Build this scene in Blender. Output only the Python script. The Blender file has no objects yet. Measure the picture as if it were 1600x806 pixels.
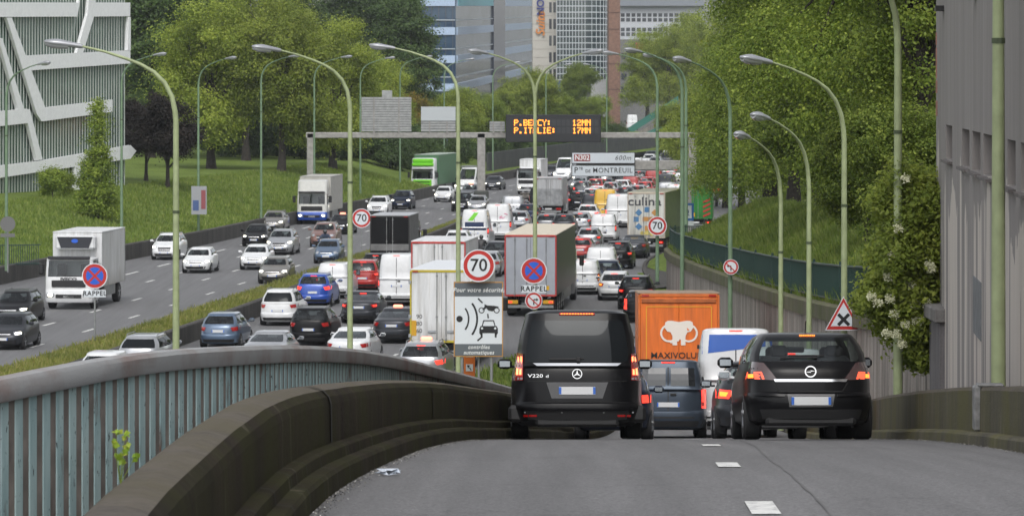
import bpy, math, random
import numpy as np
from mathutils import Vector, Matrix, Euler
R_ = math.radians
random.seed(7)
col = bpy.context.scene.collection
scene = bpy.context.scene
# ------------------------------------------------------------------ camera, world, sun, exposure
F, HC, YH = 6000.0, 11.2, 130.0          # focal length in photo pixels, eye height over the motorway, road horizon row
cam_d = bpy.data.cameras.new('camera')
cam = bpy.data.objects.new('camera', cam_d); col.objects.link(cam)
cam.location = (0, 0, HC); cam.rotation_euler = (R_(90), 0, 0)
cam_d.sensor_width = 36; cam_d.lens = F / 1600 * 36
cam_d.shift_y = -(403 - YH) / 1600
cam_d.clip_start = 0.5; cam_d.clip_end = 9000
cam_d.dof.use_dof = True; cam_d.dof.focus_distance = 58; cam_d.dof.aperture_fstop = 11
scene.camera = cam
world = bpy.data.worlds.new('World'); scene.world = world; world.use_nodes = True
wn = world.node_tree; wn.nodes.clear()
sky = wn.nodes.new('ShaderNodeTexSky'); sky.sky_type = 'NISHITA'; sky.sun_disc = False
SUN_EL, SUN_AZ = 50, 180                 # azimuth: light comes from behind the camera
sky.sun_elevation = R_(SUN_EL); sky.sun_rotation = R_(SUN_AZ); sky.air_density = 1.0; sky.dust_density = 3.0
hs = wn.nodes.new('ShaderNodeHueSaturation'); hs.inputs['Saturation'].default_value = 0.2
bg = wn.nodes.new('ShaderNodeBackground'); bg.inputs['Strength'].default_value = 0.15
wo = wn.nodes.new('ShaderNodeOutputWorld')
wn.links.new(sky.outputs[0], hs.inputs['Color']); wn.links.new(hs.outputs[0], bg.inputs[0]); wn.links.new(bg.outputs[0], wo.inputs[0])
sd = bpy.data.lights.new('sun', 'SUN'); sd.energy = 0.65; sd.angle = R_(25); sd.color = (1, .97, .92)
so = bpy.data.objects.new('sun', sd); col.objects.link(so)
_a, _e = R_(SUN_AZ), R_(SUN_EL)
sv = Vector((math.sin(_a) * math.cos(_e), math.cos(_a) * math.cos(_e), math.sin(_e)))
so.rotation_euler = sv.to_track_quat('Z', 'Y').to_euler()
vs = scene.view_settings
vs.view_transform = 'Standard'; vs.look = 'None'; vs.gamma = 1; vs.use_curve_mapping = False
vs.exposure = 0.58
try:
    scene.cycles.max_bounces = 6; scene.cycles.transparent_max_bounces = 12
    scene.cycles.caustics_reflective = False; scene.cycles.caustics_refractive = False
except Exception: pass

# ------------------------------------------------------------------ helpers
def W(px, py, d): return Vector(((px - 800) * d / F, d, HC - (py - YH) * d / F))
def gx(px, d): return (px - 800) * d / F
def curve(pts):
    xs = [p[0] for p in pts]; ys = [p[1] for p in pts]; n = len(pts)
    m = []
    for i in range(n):
        if i == 0: m.append((ys[1] - ys[0]) / (xs[1] - xs[0]))
        elif i == n - 1: m.append((ys[-1] - ys[-2]) / (xs[-1] - xs[-2]))
        else: m.append(.5 * ((ys[i + 1] - ys[i]) / (xs[i + 1] - xs[i]) + (ys[i] - ys[i - 1]) / (xs[i] - xs[i - 1])))
    def f(x):
        if x <= xs[0]: return ys[0] + m[0] * (x - xs[0])
        if x >= xs[-1]: return ys[-1] + m[-1] * (x - xs[-1])
        i = 0
        while x > xs[i + 1]: i += 1
        h = xs[i + 1] - xs[i]; t = (x - xs[i]) / h
        return ((2 * t**3 - 3 * t**2 + 1) * ys[i] + (t**3 - 2 * t**2 + t) * h * m[i] + (-2 * t**3 + 3 * t**2) * ys[i + 1] + (t**3 - t**2) * h * m[i + 1])
    return f
def frange(a, b, s):
    n = max(1, int(round((b - a) / s)))
    return [a + (b - a) * i / n for i in range(n + 1)]

MATS = {}
def nm(name):
    m = bpy.data.materials.new(name); m.use_nodes = True
    nt = m.node_tree; b = nt.nodes['Principled BSDF']
    return m, nt, b
def mat(name, c, rough=.6, metal=0, coat=0, emit=0, ec=None, noise=0, ns=3.0, bump=0, bs=20, spec=.5):
    if name in MATS: return MATS[name]
    m, nt, b = nm(name)
    b.inputs['Base Color'].default_value = (*c, 1); b.inputs['Roughness'].default_value = rough
    b.inputs['Metallic'].default_value = metal; b.inputs['Coat Weight'].default_value = coat
    b.inputs['Coat Roughness'].default_value = .05
    b.inputs['Specular IOR Level'].default_value = spec
    if emit:
        b.inputs['Emission Color'].default_value = (*(ec or c), 1); b.inputs['Emission Strength'].default_value = emit
    if noise:
        tc = nt.nodes.new('ShaderNodeTexCoord'); n = nt.nodes.new('ShaderNodeTexNoise')
        n.inputs['Scale'].default_value = ns; n.inputs['Detail'].default_value = 6
        nt.links.new(tc.outputs['Object'], n.inputs['Vector'])
        mr = nt.nodes.new('ShaderNodeMapRange'); mr.inputs[1].default_value = .3; mr.inputs[2].default_value = .7
        mr.inputs[3].default_value = 1 - noise; mr.inputs[4].default_value = 1 + noise * .6
        nt.links.new(n.outputs[0], mr.inputs[0])
        mx = nt.nodes.new('ShaderNodeVectorMath'); mx.operation = 'SCALE'; mx.inputs[0].default_value = c
        nt.links.new(mr.outputs[0], mx.inputs['Scale']); nt.links.new(mx.outputs[0], b.inputs['Base Color'])
    if bump:
        tc = nt.nodes.new('ShaderNodeTexCoord'); n = nt.nodes.new('ShaderNodeTexNoise')
        n.inputs['Scale'].default_value = bs; n.inputs['Detail'].default_value = 4
        nt.links.new(tc.outputs['Object'], n.inputs['Vector'])
        bp = nt.nodes.new('ShaderNodeBump'); bp.inputs['Strength'].default_value = bump; bp.inputs['Distance'].default_value = .02
        nt.links.new(n.outputs[0], bp.inputs['Height']); nt.links.new(bp.outputs[0], b.inputs['Normal'])
    MATS[name] = m; return m

def noise_node(nt, scale, detail=6, stretch=None, coord='Object', rough=.6):
    tc = nt.nodes.new('ShaderNodeTexCoord'); n = nt.nodes.new('ShaderNodeTexNoise')
    n.inputs['Scale'].default_value = scale; n.inputs['Detail'].default_value = detail; n.inputs['Roughness'].default_value = rough
    if stretch:
        mp = nt.nodes.new('ShaderNodeMapping'); mp.inputs['Scale'].default_value = stretch
        nt.links.new(tc.outputs[coord], mp.inputs[0]); nt.links.new(mp.outputs[0], n.inputs['Vector'])
    else: nt.links.new(tc.outputs[coord], n.inputs['Vector'])
    return n
def ramp_node(nt, src, stops):
    r = nt.nodes.new('ShaderNodeValToRGB'); e = r.color_ramp.elements
    while len(e) < len(stops): e.new(.5)
    for i, (p, c) in enumerate(stops): e[i].position = p; e[i].color = (*c, 1) if len(c) == 3 else c
    nt.links.new(src, r.inputs[0]); return r
def mix_node(nt, fac, a, b, mode='MIX'):
    m = nt.nodes.new('ShaderNodeMix'); m.data_type = 'RGBA'; m.blend_type = mode
    for sock, v in ((0, fac), (6, a), (7, b)):
        if isinstance(v, (int, float)): m.inputs[sock].default_value = v
        elif isinstance(v, tuple): m.inputs[sock].default_value = (*v, 1)
        else: nt.links.new(v, m.inputs[sock])
    return m.outputs[2]
def bump_node(nt, b, src, strength, dist):
    bp = nt.nodes.new('ShaderNodeBump'); bp.inputs['Strength'].default_value = strength; bp.inputs['Distance'].default_value = dist
    nt.links.new(src, bp.inputs['Height']); nt.links.new(bp.outputs[0], b.inputs['Normal'])

def m_asphalt(name, c, patch=.35, fine=.25, tracks=False):
    m, nt, b = nm(name)
    n1 = noise_node(nt, .35, 5, (1, .25, 1)); n2 = noise_node(nt, 30, 4, None, rough=.9); n3 = noise_node(nt, 1.3, 5, (2.4, .05, 1))
    k = lambda f: tuple(x * f for x in c)
    r1 = ramp_node(nt, n1.outputs[0], [(.3, k(1 - patch)), (.7, k(1 + patch * .6))])
    r3 = ramp_node(nt, n3.outputs[0], [(.35, (.86, .86, .86)), (.65, (1.06, 1.06, 1.06))])
    r2 = ramp_node(nt, n2.outputs[0], [(.36, (1 - fine,) * 3), (.64, (1 + fine,) * 3)])
    o = mix_node(nt, 1.0, r1.outputs[0], r3.outputs[0], 'MULTIPLY'); o = mix_node(nt, 1.0, o, r2.outputs[0], 'MULTIPLY')
    if tracks:      # tyre-worn bands along the lanes, with oily centre lines
        at = nt.nodes.new('ShaderNodeAttribute'); at.attribute_name = 'lat'
        g = lambda v: (v, v, v)
        rt = ramp_node(nt, at.outputs['Fac'], [(0, g(.72)), (.035, g(.95)), (.10, g(1.0)), (.14, g(.90)), (.19, g(1.0)), (.26, g(.92)), (.33, g(1.0)), (.38, g(.89)), (.45, g(1.02)), (.57, g(1.02)), (.63, g(.89)), (.68, g(1.0)), (.76, g(.93)), (.83, g(1.0)), (.88, g(.90)), (.96, g(.98)), (1, g(.75))])
        o = mix_node(nt, .9, o, rt.outputs[0], 'MULTIPLY')
        n8 = noise_node(nt, .55, 3); r8 = ramp_node(nt, n8.outputs[0], [(.46, g(1)), (.485, g(.80)), (.5, g(1))]); r9 = noise_node(nt, .3, 2); r10 = ramp_node(nt, r9.outputs[0], [(.55, g(0)), (.6, g(1))])
        o = mix_node(nt, mix_node(nt, 1.0, r10.outputs[0], g(.8), 'MULTIPLY'), o, mix_node(nt, 1.0, o, r8.outputs[0], 'MULTIPLY'))
    nt.links.new(o, b.inputs['Base Color']); b.inputs['Roughness'].default_value = .82
    bump_node(nt, b, n2.outputs[0], .5, .01); return m
def m_concrete(name, c, c2, streak=.5, sc=1.0, moss=None, mossamt=.5, runs=None):
    m, nt, b = nm(name)
    n1 = noise_node(nt, 1.2 * sc, 8, (1, 1, .12)); n2 = noise_node(nt, 6 * sc, 6, (1, 1, .06)); n3 = noise_node(nt, 30, 4)
    r1 = ramp_node(nt, n1.outputs[0], [(.35, c2), (.65, c)])
    r2 = ramp_node(nt, n2.outputs[0], [(.35, (1 - streak,) * 3), (.6, (1.05,) * 3)])
    o = mix_node(nt, 1.0, r1.outputs[0], r2.outputs[0], 'MULTIPLY')
    r3 = ramp_node(nt, n3.outputs[0], [(.3, (.82,) * 3), (.7, (1.1,) * 3)])
    o = mix_node(nt, 1.0, o, r3.outputs[0], 'MULTIPLY')
    if moss:
        n4 = noise_node(nt, .9, 8, (1, 1, .5)); r4 = ramp_node(nt, n4.outputs[0], [(.5 - mossamt * .3, (0, 0, 0)), (.62, (1, 1, 1))])
        o = mix_node(nt, r4.outputs[0], o, moss)
    if runs:
        n5 = noise_node(nt, 3.2, 5, (1, 1, .10)); n6 = noise_node(nt, .7, 2); r5 = ramp_node(nt, n5.outputs[0], [(.60, (0, 0, 0)), (.72, (.7, .7, .7))]); r6 = ramp_node(nt, n6.outputs[0], [(.45, (0, 0, 0)), (.6, (1, 1, 1))])
        o = mix_node(nt, mix_node(nt, 1.0, r5.outputs[0], r6.outputs[0], 'MULTIPLY'), o, runs)
    nt.links.new(o, b.inputs['Base Color']); b.inputs['Roughness'].default_value = .88
    n7 = noise_node(nt, 7, 8, None, rough=.75); bump_node(nt, b, n7.outputs[0], .7, .04); return m
def m_grass(name, c, c2):
    m, nt, b = nm(name)
    n1 = noise_node(nt, .25, 6); n2 = noise_node(nt, 5, 6)
    r1 = ramp_node(nt, n1.outputs[0], [(.35, c2), (.65, c)]); r2 = ramp_node(nt, n2.outputs[0], [(.3, (.55,) * 3), (.7, (1.25,) * 3)])
    o = mix_node(nt, 1.0, r1.outputs[0], r2.outputs[0], 'MULTIPLY')
    nt.links.new(o, b.inputs['Base Color']); b.inputs['Roughness'].default_value = .95; b.inputs['Specular IOR Level'].default_value = .1
    bump_node(nt, b, n2.outputs[0], 1.0, .15); return m
def m_leaf(name, c1, c2, c3, trans=.3):
    m, nt, b = nm(name)
    g = nt.nodes.new('ShaderNodeNewGeometry'); n = noise_node(nt, .45, 3)
    r = ramp_node(nt, g.outputs['Random Per Island'], [(0, c1), (.5, c2), (1, c3)])
    rn = ramp_node(nt, n.outputs[0], [(.36, (.78, .82, .76)), (.64, (1.25, 1.18, 1.06))])
    o = mix_node(nt, 1.0, r.outputs[0], rn.outputs[0], 'MULTIPLY')
    oi = nt.nodes.new('ShaderNodeObjectInfo'); mr = nt.nodes.new('ShaderNodeMapRange'); mr.inputs[3].default_value = .8; mr.inputs[4].default_value = 1.2
    nt.links.new(oi.outputs['Random'], mr.inputs[0])
    sc = nt.nodes.new('ShaderNodeVectorMath'); sc.operation = 'SCALE'; nt.links.new(o, sc.inputs[0]); nt.links.new(mr.outputs[0], sc.inputs['Scale'])
    nt.links.new(sc.outputs[0], b.inputs['Base Color']); b.inputs['Roughness'].default_value = .55; b.inputs['Specular IOR Level'].default_value = .25
    tr = nt.nodes.new('ShaderNodeBsdfTranslucent'); nt.links.new(sc.outputs[0], tr.inputs[0])
    ms = nt.nodes.new('ShaderNodeMixShader'); ms.inputs[0].default_value = trans
    nt.links.new(b.outputs[0], ms.inputs[1]); nt.links.new(tr.outputs[0], ms.inputs[2])
    nt.links.new(ms.outputs[0], nt.nodes['Material Output'].inputs[0]); return m
def m_glass(name, tint, tr=.5):
    m, nt, b = nm(name)
    t = nt.nodes.new('ShaderNodeBsdfTransparent'); t.inputs[0].default_value = (*tint, 1)
    g = nt.nodes.new('ShaderNodeBsdfGlossy'); g.inputs['Roughness'].default_value = .03; g.inputs['Color'].default_value = (.9, .93, .95, 1)
    d = nt.nodes.new('ShaderNodeBsdfDiffuse'); d.inputs[0].default_value = (.012, .014, .016, 1)
    a = nt.nodes.new('ShaderNodeMixShader'); a.inputs[0].default_value = tr
    nt.links.new(d.outputs[0], a.inputs[1]); nt.links.new(t.outputs[0], a.inputs[2])
    lw = nt.nodes.new('ShaderNodeLayerWeight'); pw = nt.nodes.new('ShaderNodeMath'); pw.operation = 'POWER'; pw.inputs[1].default_value = 5; nt.links.new(lw.outputs['Facing'], pw.inputs[0])
    fr = nt.nodes.new('ShaderNodeMath'); fr.operation = 'MULTIPLY_ADD'; fr.inputs[1].default_value = .94 if tr > .2 else .45; fr.inputs[2].default_value = .05 if tr > .2 else .015; nt.links.new(pw.outputs[0], fr.inputs[0])
    ms = nt.nodes.new('ShaderNodeMixShader'); nt.links.new(fr.outputs[0], ms.inputs[0])
    nt.links.new(a.outputs[0], ms.inputs[1]); nt.links.new(g.outputs[0], ms.inputs[2])
    nt.links.new(ms.outputs[0], nt.nodes['Material Output'].inputs[0]); return m

class MB:
    def __init__(s): s.v = []; s.f = []; s.m = []
    def add(s, vs_, fs, mi=0):
        o = len(s.v); s.v += [tuple(p) for p in vs_]; s.f += [tuple(i + o for i in f) for f in fs]; s.m += [mi] * len(fs); return s
    def box(s, c, d, bev=0, mi=0, M=None):
        hx, hy, hz = d[0] / 2, d[1] / 2, d[2] / 2
        if bev <= 0:
            vs_ = [Vector((x * hx, y * hy, z * hz)) for x in (-1, 1) for y in (-1, 1) for z in (-1, 1)]
            fs = [(0, 1, 3, 2), (4, 6, 7, 5), (0, 4, 5, 1), (2, 3, 7, 6), (0, 2, 6, 4), (1, 5, 7, 3)]
        else:
            b = min(bev, hx * .9, hy * .9, hz * .9); vs_ = []; idx = {}
            for x in (-1, 1):
                for y in (-1, 1):
                    for z in (-1, 1):
                        idx[x, y, z] = len(vs_)
                        vs_ += [Vector((x * hx, y * (hy - b), z * (hz - b))), Vector((x * (hx - b), y * hy, z * (hz - b))), Vector((x * (hx - b), y * (hy - b), z * hz))]
            fs = []
            for a in range(3):
                o1, o2 = [(1, 2), (2, 0), (0, 1)][a]
                for sg in (-1, 1):
                    q = []
                    for (p, r) in ((-1, -1), (1, -1), (1, 1), (-1, 1)):
                        k = [0, 0, 0]; k[a] = sg; k[o1] = p; k[o2] = r; q.append(idx[tuple(k)] + a)
                    fs.append(tuple(q) if sg > 0 else tuple(q[::-1]))
                for p in (-1, 1):
                    for r in (-1, 1):
                        k0 = [0, 0, 0]; k1 = [0, 0, 0]; k0[a] = -1; k1[a] = 1; k0[o1] = k1[o1] = p; k0[o2] = k1[o2] = r
                        i0, i1 = idx[tuple(k0)], idx[tuple(k1)]
                        q = (i0 + o1, i1 + o1, i1 + o2, i0 + o2); fs.append(q if p * r > 0 else q[::-1])
            for k, i in idx.items():
                fs.append((i, i + 1, i + 2) if k[0] * k[1] * k[2] > 0 else (i + 2, i + 1, i))
        M_ = M or Matrix.Identity(4); c = Vector(c)
        return s.add([M_ @ (p + c) if M else p + c for p in vs_], fs, mi)
    def tube(s, pts, rad, n=8, mi=0, cap=True):
        pts = [Vector(p) for p in pts]
        if not isinstance(rad, (list, tuple)): rad = [rad] * len(pts)
        vs_ = []; fs = []; up = None
        for i, p in enumerate(pts):
            t = (pts[min(i + 1, len(pts) - 1)] - pts[max(i - 1, 0)]).normalized()
            if up is None: up = Vector((1, 0, 0)) if abs(t.x) < .8 else Vector((0, 1, 0))
            a = (up - t * up.dot(t)).normalized(); up = a; b = t.cross(a)
            for k in range(n):
                an = 2 * math.pi * k / n; vs_.append(p + (a * math.cos(an) + b * math.sin(an)) * rad[i])
        for i in range(len(pts) - 1):
            for k in range(n):
                k2 = (k + 1) % n; fs.append((i * n + k, i * n + k2, (i + 1) * n + k2, (i + 1) * n + k))
        if cap: fs.append(tuple(range(n))[::-1]); fs.append(tuple(range((len(pts) - 1) * n, len(pts) * n)))
        return s.add(vs_, fs, mi)
    def lathe(s, prof, c, axis='x', n=20, mi=0):       # prof: (offset along axis, radius)
        vs_ = []; fs = []; c = Vector(c)
        for (o, r) in prof:
            for k in range(n):
                a = 2 * math.pi * k / n; u, w = r * math.cos(a), r * math.sin(a)
                vs_.append(c + (Vector((o, u, w)) if axis == 'x' else Vector((u, o, w)) if axis == 'y' else Vector((u, w, o))))
        for i in range(len(prof) - 1):
            for k in range(n):
                k2 = (k + 1) % n; fs.append((i * n + k, i * n + k2, (i + 1) * n + k2, (i + 1) * n + k))
        fs.append(tuple(range(n))[::-1]); fs.append(tuple(range((len(prof) - 1) * n, len(prof) * n)))
        return s.add(vs_, fs, mi)
    def prism(s, poly, y0, y1, mi=0, M=None):          # poly in x,z ; extruded along y (y0 is the side towards the viewer)
        n = len(poly); vs_ = [Vector((x, y0, z)) for x, z in poly] + [Vector((x, y1, z)) for x, z in poly]
        fs = [tuple(range(n)), tuple(range(n, 2 * n))[::-1]] + [((i + 1) % n, i, n + i, n + (i + 1) % n) for i in range(n)]
        if M: vs_ = [M @ p for p in vs_]
        return s.add(vs_, fs, mi)
    def strip(s, A, B, mi=0):
        n = len(A); return s.add(list(A) + list(B), [(i, n + i, n + i + 1, i + 1) for i in range(n - 1)], mi)
    def loft(s, secs, mi=0, closed=True, caps=True):
        n = len(secs[0]); vs_ = [p for q in secs for p in q]; fs = []
        for i in range(len(secs) - 1):
            for k in range(n if closed else n - 1):
                k2 = (k + 1) % n; fs.append((i * n + k, i * n + k2, (i + 1) * n + k2, (i + 1) * n + k))
        if caps and closed: fs.append(tuple(range(n))[::-1]); fs.append(tuple(range((len(secs) - 1) * n, len(secs) * n)))
        return s.add(vs_, fs, mi)
    def mesh(s, name, mats, sharp=35, fix=True):
        me = bpy.data.meshes.new(name); me.from_pydata(s.v, [], s.f)
        for m in (mats if isinstance(mats, (list, tuple)) else [mats]): me.materials.append(m)
        if any(s.m): me.polygons.foreach_set('material_index', s.m)
        me.validate()
        if fix:
            import bmesh
            bm = bmesh.new(); bm.from_mesh(me); bmesh.ops.recalc_face_normals(bm, faces=bm.faces); bm.to_mesh(me); bm.free()
        if sharp:
            me.polygons.foreach_set('use_smooth', [True] * len(me.polygons)); me.set_sharp_from_angle(angle=R_(sharp))
        me.update(); return me
    def build(s, name, mats, parent=None, sharp=35, loc=None, fix=True):
        return ob(name, s.mesh(name, mats, sharp, fix), parent, loc)
def ob(name, data, parent=None, loc=None, rot=None):
    o = bpy.data.objects.new(name, data); col.objects.link(o)
    if parent: o.parent = parent
    if loc is not None: o.location = loc
    if rot is not None: o.rotation_euler = rot
    return o
def tag(o, label=None, cat=None, group=None, kind=None):
    if label: o['label'] = label
    if cat: o['category'] = cat
    if group: o['group'] = group
    if kind: o['kind'] = kind
    return o
def thing(name, label, cat, loc=(0, 0, 0), rot=(0, 0, 0), group=None):
    return tag(ob(name, None, None, loc, rot), label, cat, group)
def struct(name, mb, m, sharp=30): return tag(mb.build(name, m, None, sharp), kind='structure')
def text(name, s, size, m, parent=None, loc=(0, 0, 0), rot=(R_(90), 0, 0), ext=.004, align='CENTER', sx=1, shear=0, bold=0, space=1):
    c = bpy.data.curves.new(name, 'FONT'); c.body = s; c.size = size; c.extrude = ext; c.align_x = align; c.align_y = 'CENTER'; c.shear = shear; c.offset = bold; c.space_character = space
    c.resolution_u = 3
    t = bpy.data.objects.new('tmp', c); col.objects.link(t)
    dg = bpy.context.evaluated_depsgraph_get(); me = bpy.data.meshes.new_from_object(t.evaluated_get(dg)); bpy.data.objects.remove(t)
    me.materials.clear(); me.materials.append(m); me.name = name
    o = ob(name, me, parent, loc, rot); o.scale = (sx, 1, 1); return o
def circ(cx, cz, r, n=28, a0=0, a1=360):
    return [(cx + r * math.cos(R_(a0 + (a1 - a0) * i / n)), cz + r * math.sin(R_(a0 + (a1 - a0) * i / n))) for i in range(n if a1 - a0 >= 360 else n + 1)]
def arcband(cx, cz, r0, r1, a0, a1, n=12):
    return circ(cx, cz, r1, n, a0, a1) + circ(cx, cz, r0, n, a0, a1)[::-1]
def bar2(x0, z0, x1, z1, w):
    d = Vector((x1 - x0, z1 - z0)); q = Vector((-d.y, d.x)).normalized() * w / 2
    return [(x0 + q.x, z0 + q.y), (x1 + q.x, z1 + q.y), (x1 - q.x, z1 - q.y), (x0 - q.x, z0 - q.y)]

# ------------------------------------------------------------------ road layout (lateral position as a function of distance)
L_ = curve([(100, -40), (130, -36.5), (213, -28.4), (242, -24.4), (266, -21.2), (305, -17.0), (354, -10.5), (442, -1), (510, 9), (600, 24), (800, 64)])
M1 = curve([(90, -25.2), (130, -21.1), (146, -19.5), (166, -17.3), (200, -13.8), (223, -11.6), (273, -6.9), (299, -4.7), (330, -1.9), (365, 2.2), (395, 7.2), (442, 14.5), (510, 25), (600, 40), (800, 80)])
MW = curve([(90, 3.6), (177, 3.4), (223, 2.6), (300, 1.6), (400, 1.0), (800, 1.0)])
def M2(d): return M1(d) + MW(d)
RR = curve([(80, -10.4), (95, -8.5), (120, -5.3), (140, -2.5), (150, -.9), (165, 1.7), (180, 3.6), (186, 7.1), (192, 7.4), (213, 7.6), (238, 8.2), (262, 11.3), (300, 17), (336, 20), (395, 27), (442, 33), (510, 44), (600, 59), (800, 98)])
HR = curve([(-6, 2.15), (0, 2.25), (10, 2.47), (17, 2.66), (21, 2.78), (26.7, 2.95), (35, 3.47), (46, 4.3), (55, 5.1), (72, 6.67), (91, 8.4), (106, 9.5), (118, 10.2), (140, 10.95), (160, 11.16), (190, 11.18)])
XL = curve([(-6, .2), (10, -.9), (17, -1.33), (21, -1.4), (25.3, -1.38), (35, -1.15), (46, -.72), (55, -.1), (70, .9), (80, 1.15), (90, 2.0), (118, 3.4), (150, 3.8), (190, 4.2)])
RT = curve([(24, 8.86), (30, 8.90), (33, 8.87), (36, 8.73), (45, 8.1), (60, 6.72), (75, 5.25), (90, 3.87), (120, 2.05)])
RB = curve([(20, -8.5), (26, -5.15), (30, -4.0), (36, -2.75), (45, -1.98), (60, -1.02), (75, .0), (90, .8), (120, 2.1)])
XR = curve([(-6, 4.9), (25, 5.1), (38, 5.2), (46, 5.25), (55, 5.4), (70, 6.1), (90, 6.9), (118, 7.3), (150, 7.4), (190, 7.4)])
def RZ(d): return HC - HR(d)
WX = curve([(74, 8.45), (100, 8.25), (145, 8.05), (170, 7.85), (185, 7.75), (195, 7.9)])
WT = curve([(74, 6.55), (100, 5.4), (145, 3.95), (195, 2.75), (240, 2.2)])
# ------------------------------------------------------------------ materials
ASPH = m_asphalt('asphalt_motorway', (.135, .135, .139), .07)
ASPH2 = m_asphalt('asphalt_ramp', (.135, .133, .136), .05, .5, True)
CONC = m_concrete('concrete', (.27, .25, .225), (.14, .13, .12), .4)
CONCD = m_concrete('dark_concrete', (.085, .078, .07), (.04, .037, .034), .45)
CONCM = m_concrete('mossy_concrete', (.040, .030, .020), (.016, .012, .009), .45, .8, (.026, .025, .008), .45, (.13, .115, .09)); CONCM.node_tree.nodes['Principled BSDF'].inputs['Specular IOR Level'].default_value = .12
CONCT = m_concrete('mossy_coping', (.12, .10, .085), (.07, .058, .046), .4, 1.2, (.075, .062, .035), .6)
WALLC = m_concrete('retaining_concrete', (.47, .42, .37), (.27, .24, .21), .5, 1.0, None, .5, (.10, .085, .07))
GRASS = m_grass('grass_green', (.165, .225, .05), (.115, .165, .035))
GRASS2 = m_grass('grass_dry', (.20, .22, .075), (.14, .18, .05))
def paintmark():
    m, nt, b = nm('road_paint'); n = noise_node(nt, 9, 6)
    r = ramp_node(nt, n.outputs[0], [(.36, (.35, .35, .35)), (.5, (.62, .62, .6))]); nt.links.new(r.outputs[0], b.inputs['Base Color']); b.inputs['Roughness'].default_value = .7; return m
MARK = paintmark()
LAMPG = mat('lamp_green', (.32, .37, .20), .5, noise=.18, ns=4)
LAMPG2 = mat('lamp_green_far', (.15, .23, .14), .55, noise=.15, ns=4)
GALV = mat('galvanised', (.38, .40, .42), .4, .6, noise=.2)
GREY = mat('grey_metal', (.25, .26, .26), .5, .3, noise=.2)
BLACK = mat('black_plastic', (.012, .012, .013), .6)
RUB = mat('rubber', (.015, .015, .016), .85)
WHITE = mat('white_paint', (.75, .76, .76), .35, noise=.08)
SIGNW = mat('sign_white', (.62, .66, .70), .45)
SIGNR = mat('sign_red', (.45, .025, .02), .4)
SIGNB = mat('sign_blue', (.02, .10, .52), .4)
SIGNK = mat('sign_black', (.012, .012, .014), .5)
BARK = mat('bark', (.075, .06, .045), .9, noise=.5, ns=6, bump=.8, bs=8)
BARKD = mat('bark_dark', (.04, .033, .028), .9, noise=.5, ns=6, bump=.8, bs=8)

# ------------------------------------------------------------------ ground, motorway, ramp
m = MB(); m.add([(-3000, -200, -.09), (3000, -200, -.09), (3000, 6000, -.09), (-3000, 6000, -.09)], [(0, 1, 2, 3)])
struct('ground', m, m_grass('ground_far', (.09, .12, .045), (.07, .09, .04)), 0)
ds = frange(85, 300, 5) + frange(310, 800, 10)
def road(name, fa, fb, ds, z, m_, nx=1):
    m = MB(); fz = z if callable(z) else (lambda d: z)
    cols = [[(fa(d) + (fb(d) - fa(d)) * k / nx, d, fz(d)) for d in ds] for k in range(nx + 1)]
    for k in range(nx): m.strip(cols[k], cols[k + 1])
    return struct(name, m, m_, 60)
road('motorway_left_carriageway', lambda d: L_(d) - .2, lambda d: M1(d) + .1, ds, 0, ASPH)
road('motorway_right_carriageway', lambda d: M2(d) - .1, RR, ds, 0, ASPH)
def dashes(m, f, d0, d1, per, ln, w=.16, z=.006, ph=0):
    d = d0 + ph
    fz = z if callable(z) else (lambda q: z)
    while d < d1:
        m.add([(f(d) - w / 2, d, fz(d)), (f(d) + w / 2, d, fz(d)), (f(d + ln) + w / 2, d + ln, fz(d + ln)), (f(d + ln) - w / 2, d + ln, fz(d + ln))], [(0, 1, 2, 3)]); d += per
m = MB()
for k, (w, ln) in enumerate([(.17, 2.4), (.17, 2.4), (.17, 2.4), (.2, 4)]):
    dashes(m, lambda d: M1(d) - 2.75 - 2.8 * k, 100, 560, 10.2, ln, w, ph=(1.5, 6, 4, 2)[k])
for k in range(5): dashes(m, lambda d: M2(d) + 3.2 + 3.3 * k, 120 if k < 3 else 200, 560, 10.2, 2.4, .16, ph=k * 3)
struct('lane_markings', m, MARK, 0)
# median: two low walls and weedy verge
def wallstrip(name, f, ds, w, h, mt, label, cat, fz=lambda d: 0):
    secs = []
    for d in ds:
        x = f(d); z = fz(d)
        secs.append([(x - w / 2, d, z - .3), (x - w / 2, d, z + h - .05), (x - w / 2 + .05, d, z + h), (x + w / 2 - .05, d, z + h), (x + w / 2, d, z + h - .05), (x + w / 2, d, z - .3)])
    m = MB(); m.loft(secs); return tag(m.build(name, mt, None, 30), label, cat)
wallstrip('median_wall', lambda d: M1(d) + .2, ds, .3, .42, CONCD, 'low dark concrete wall edging the left carriageway beside the weedy median', 'wall')
wallstrip('median_wall', lambda d: M2(d) - .2, ds, .3, .8, CONCD, 'dark concrete barrier on the queue side of the weedy median', 'wall')
m = MB(); A = []; rows = [[], [], [], []]
for d in ds:
    for k, (t, z) in enumerate([(.1, .28), (.35, .42), (.65, .42), (.9, .35)]): rows[k].append((M1(d) + .2 + (MW(d) - .4) * t, d, z))
for k in range(3): m.strip(rows[k], rows[k + 1])
struct('median_verge', m, GRASS2)
# left retaining wall and embankment
wallstrip('roadside_wall', lambda d: L_(d) - .3, frange(150, 560, 6), .4, 1.0, CONCD, 'long dark concrete wall below the left grass bank', 'wall')
def ZL(u): return .75 + .24 * min(u, 10) + .03 * max(0, u - 10)
m = MB(); us = [.5, 2, 4, 7, 10, 16, 30, 60, 120, 260]; rr = []
for u in us: rr.append([(L_(d) - u, d, ZL(u)) for d in frange(110, 640, 8)])
for k in range(len(us) - 1): m.strip(rr[k], rr[k + 1])
struct('left_grass_bank', m, GRASS)
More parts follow.
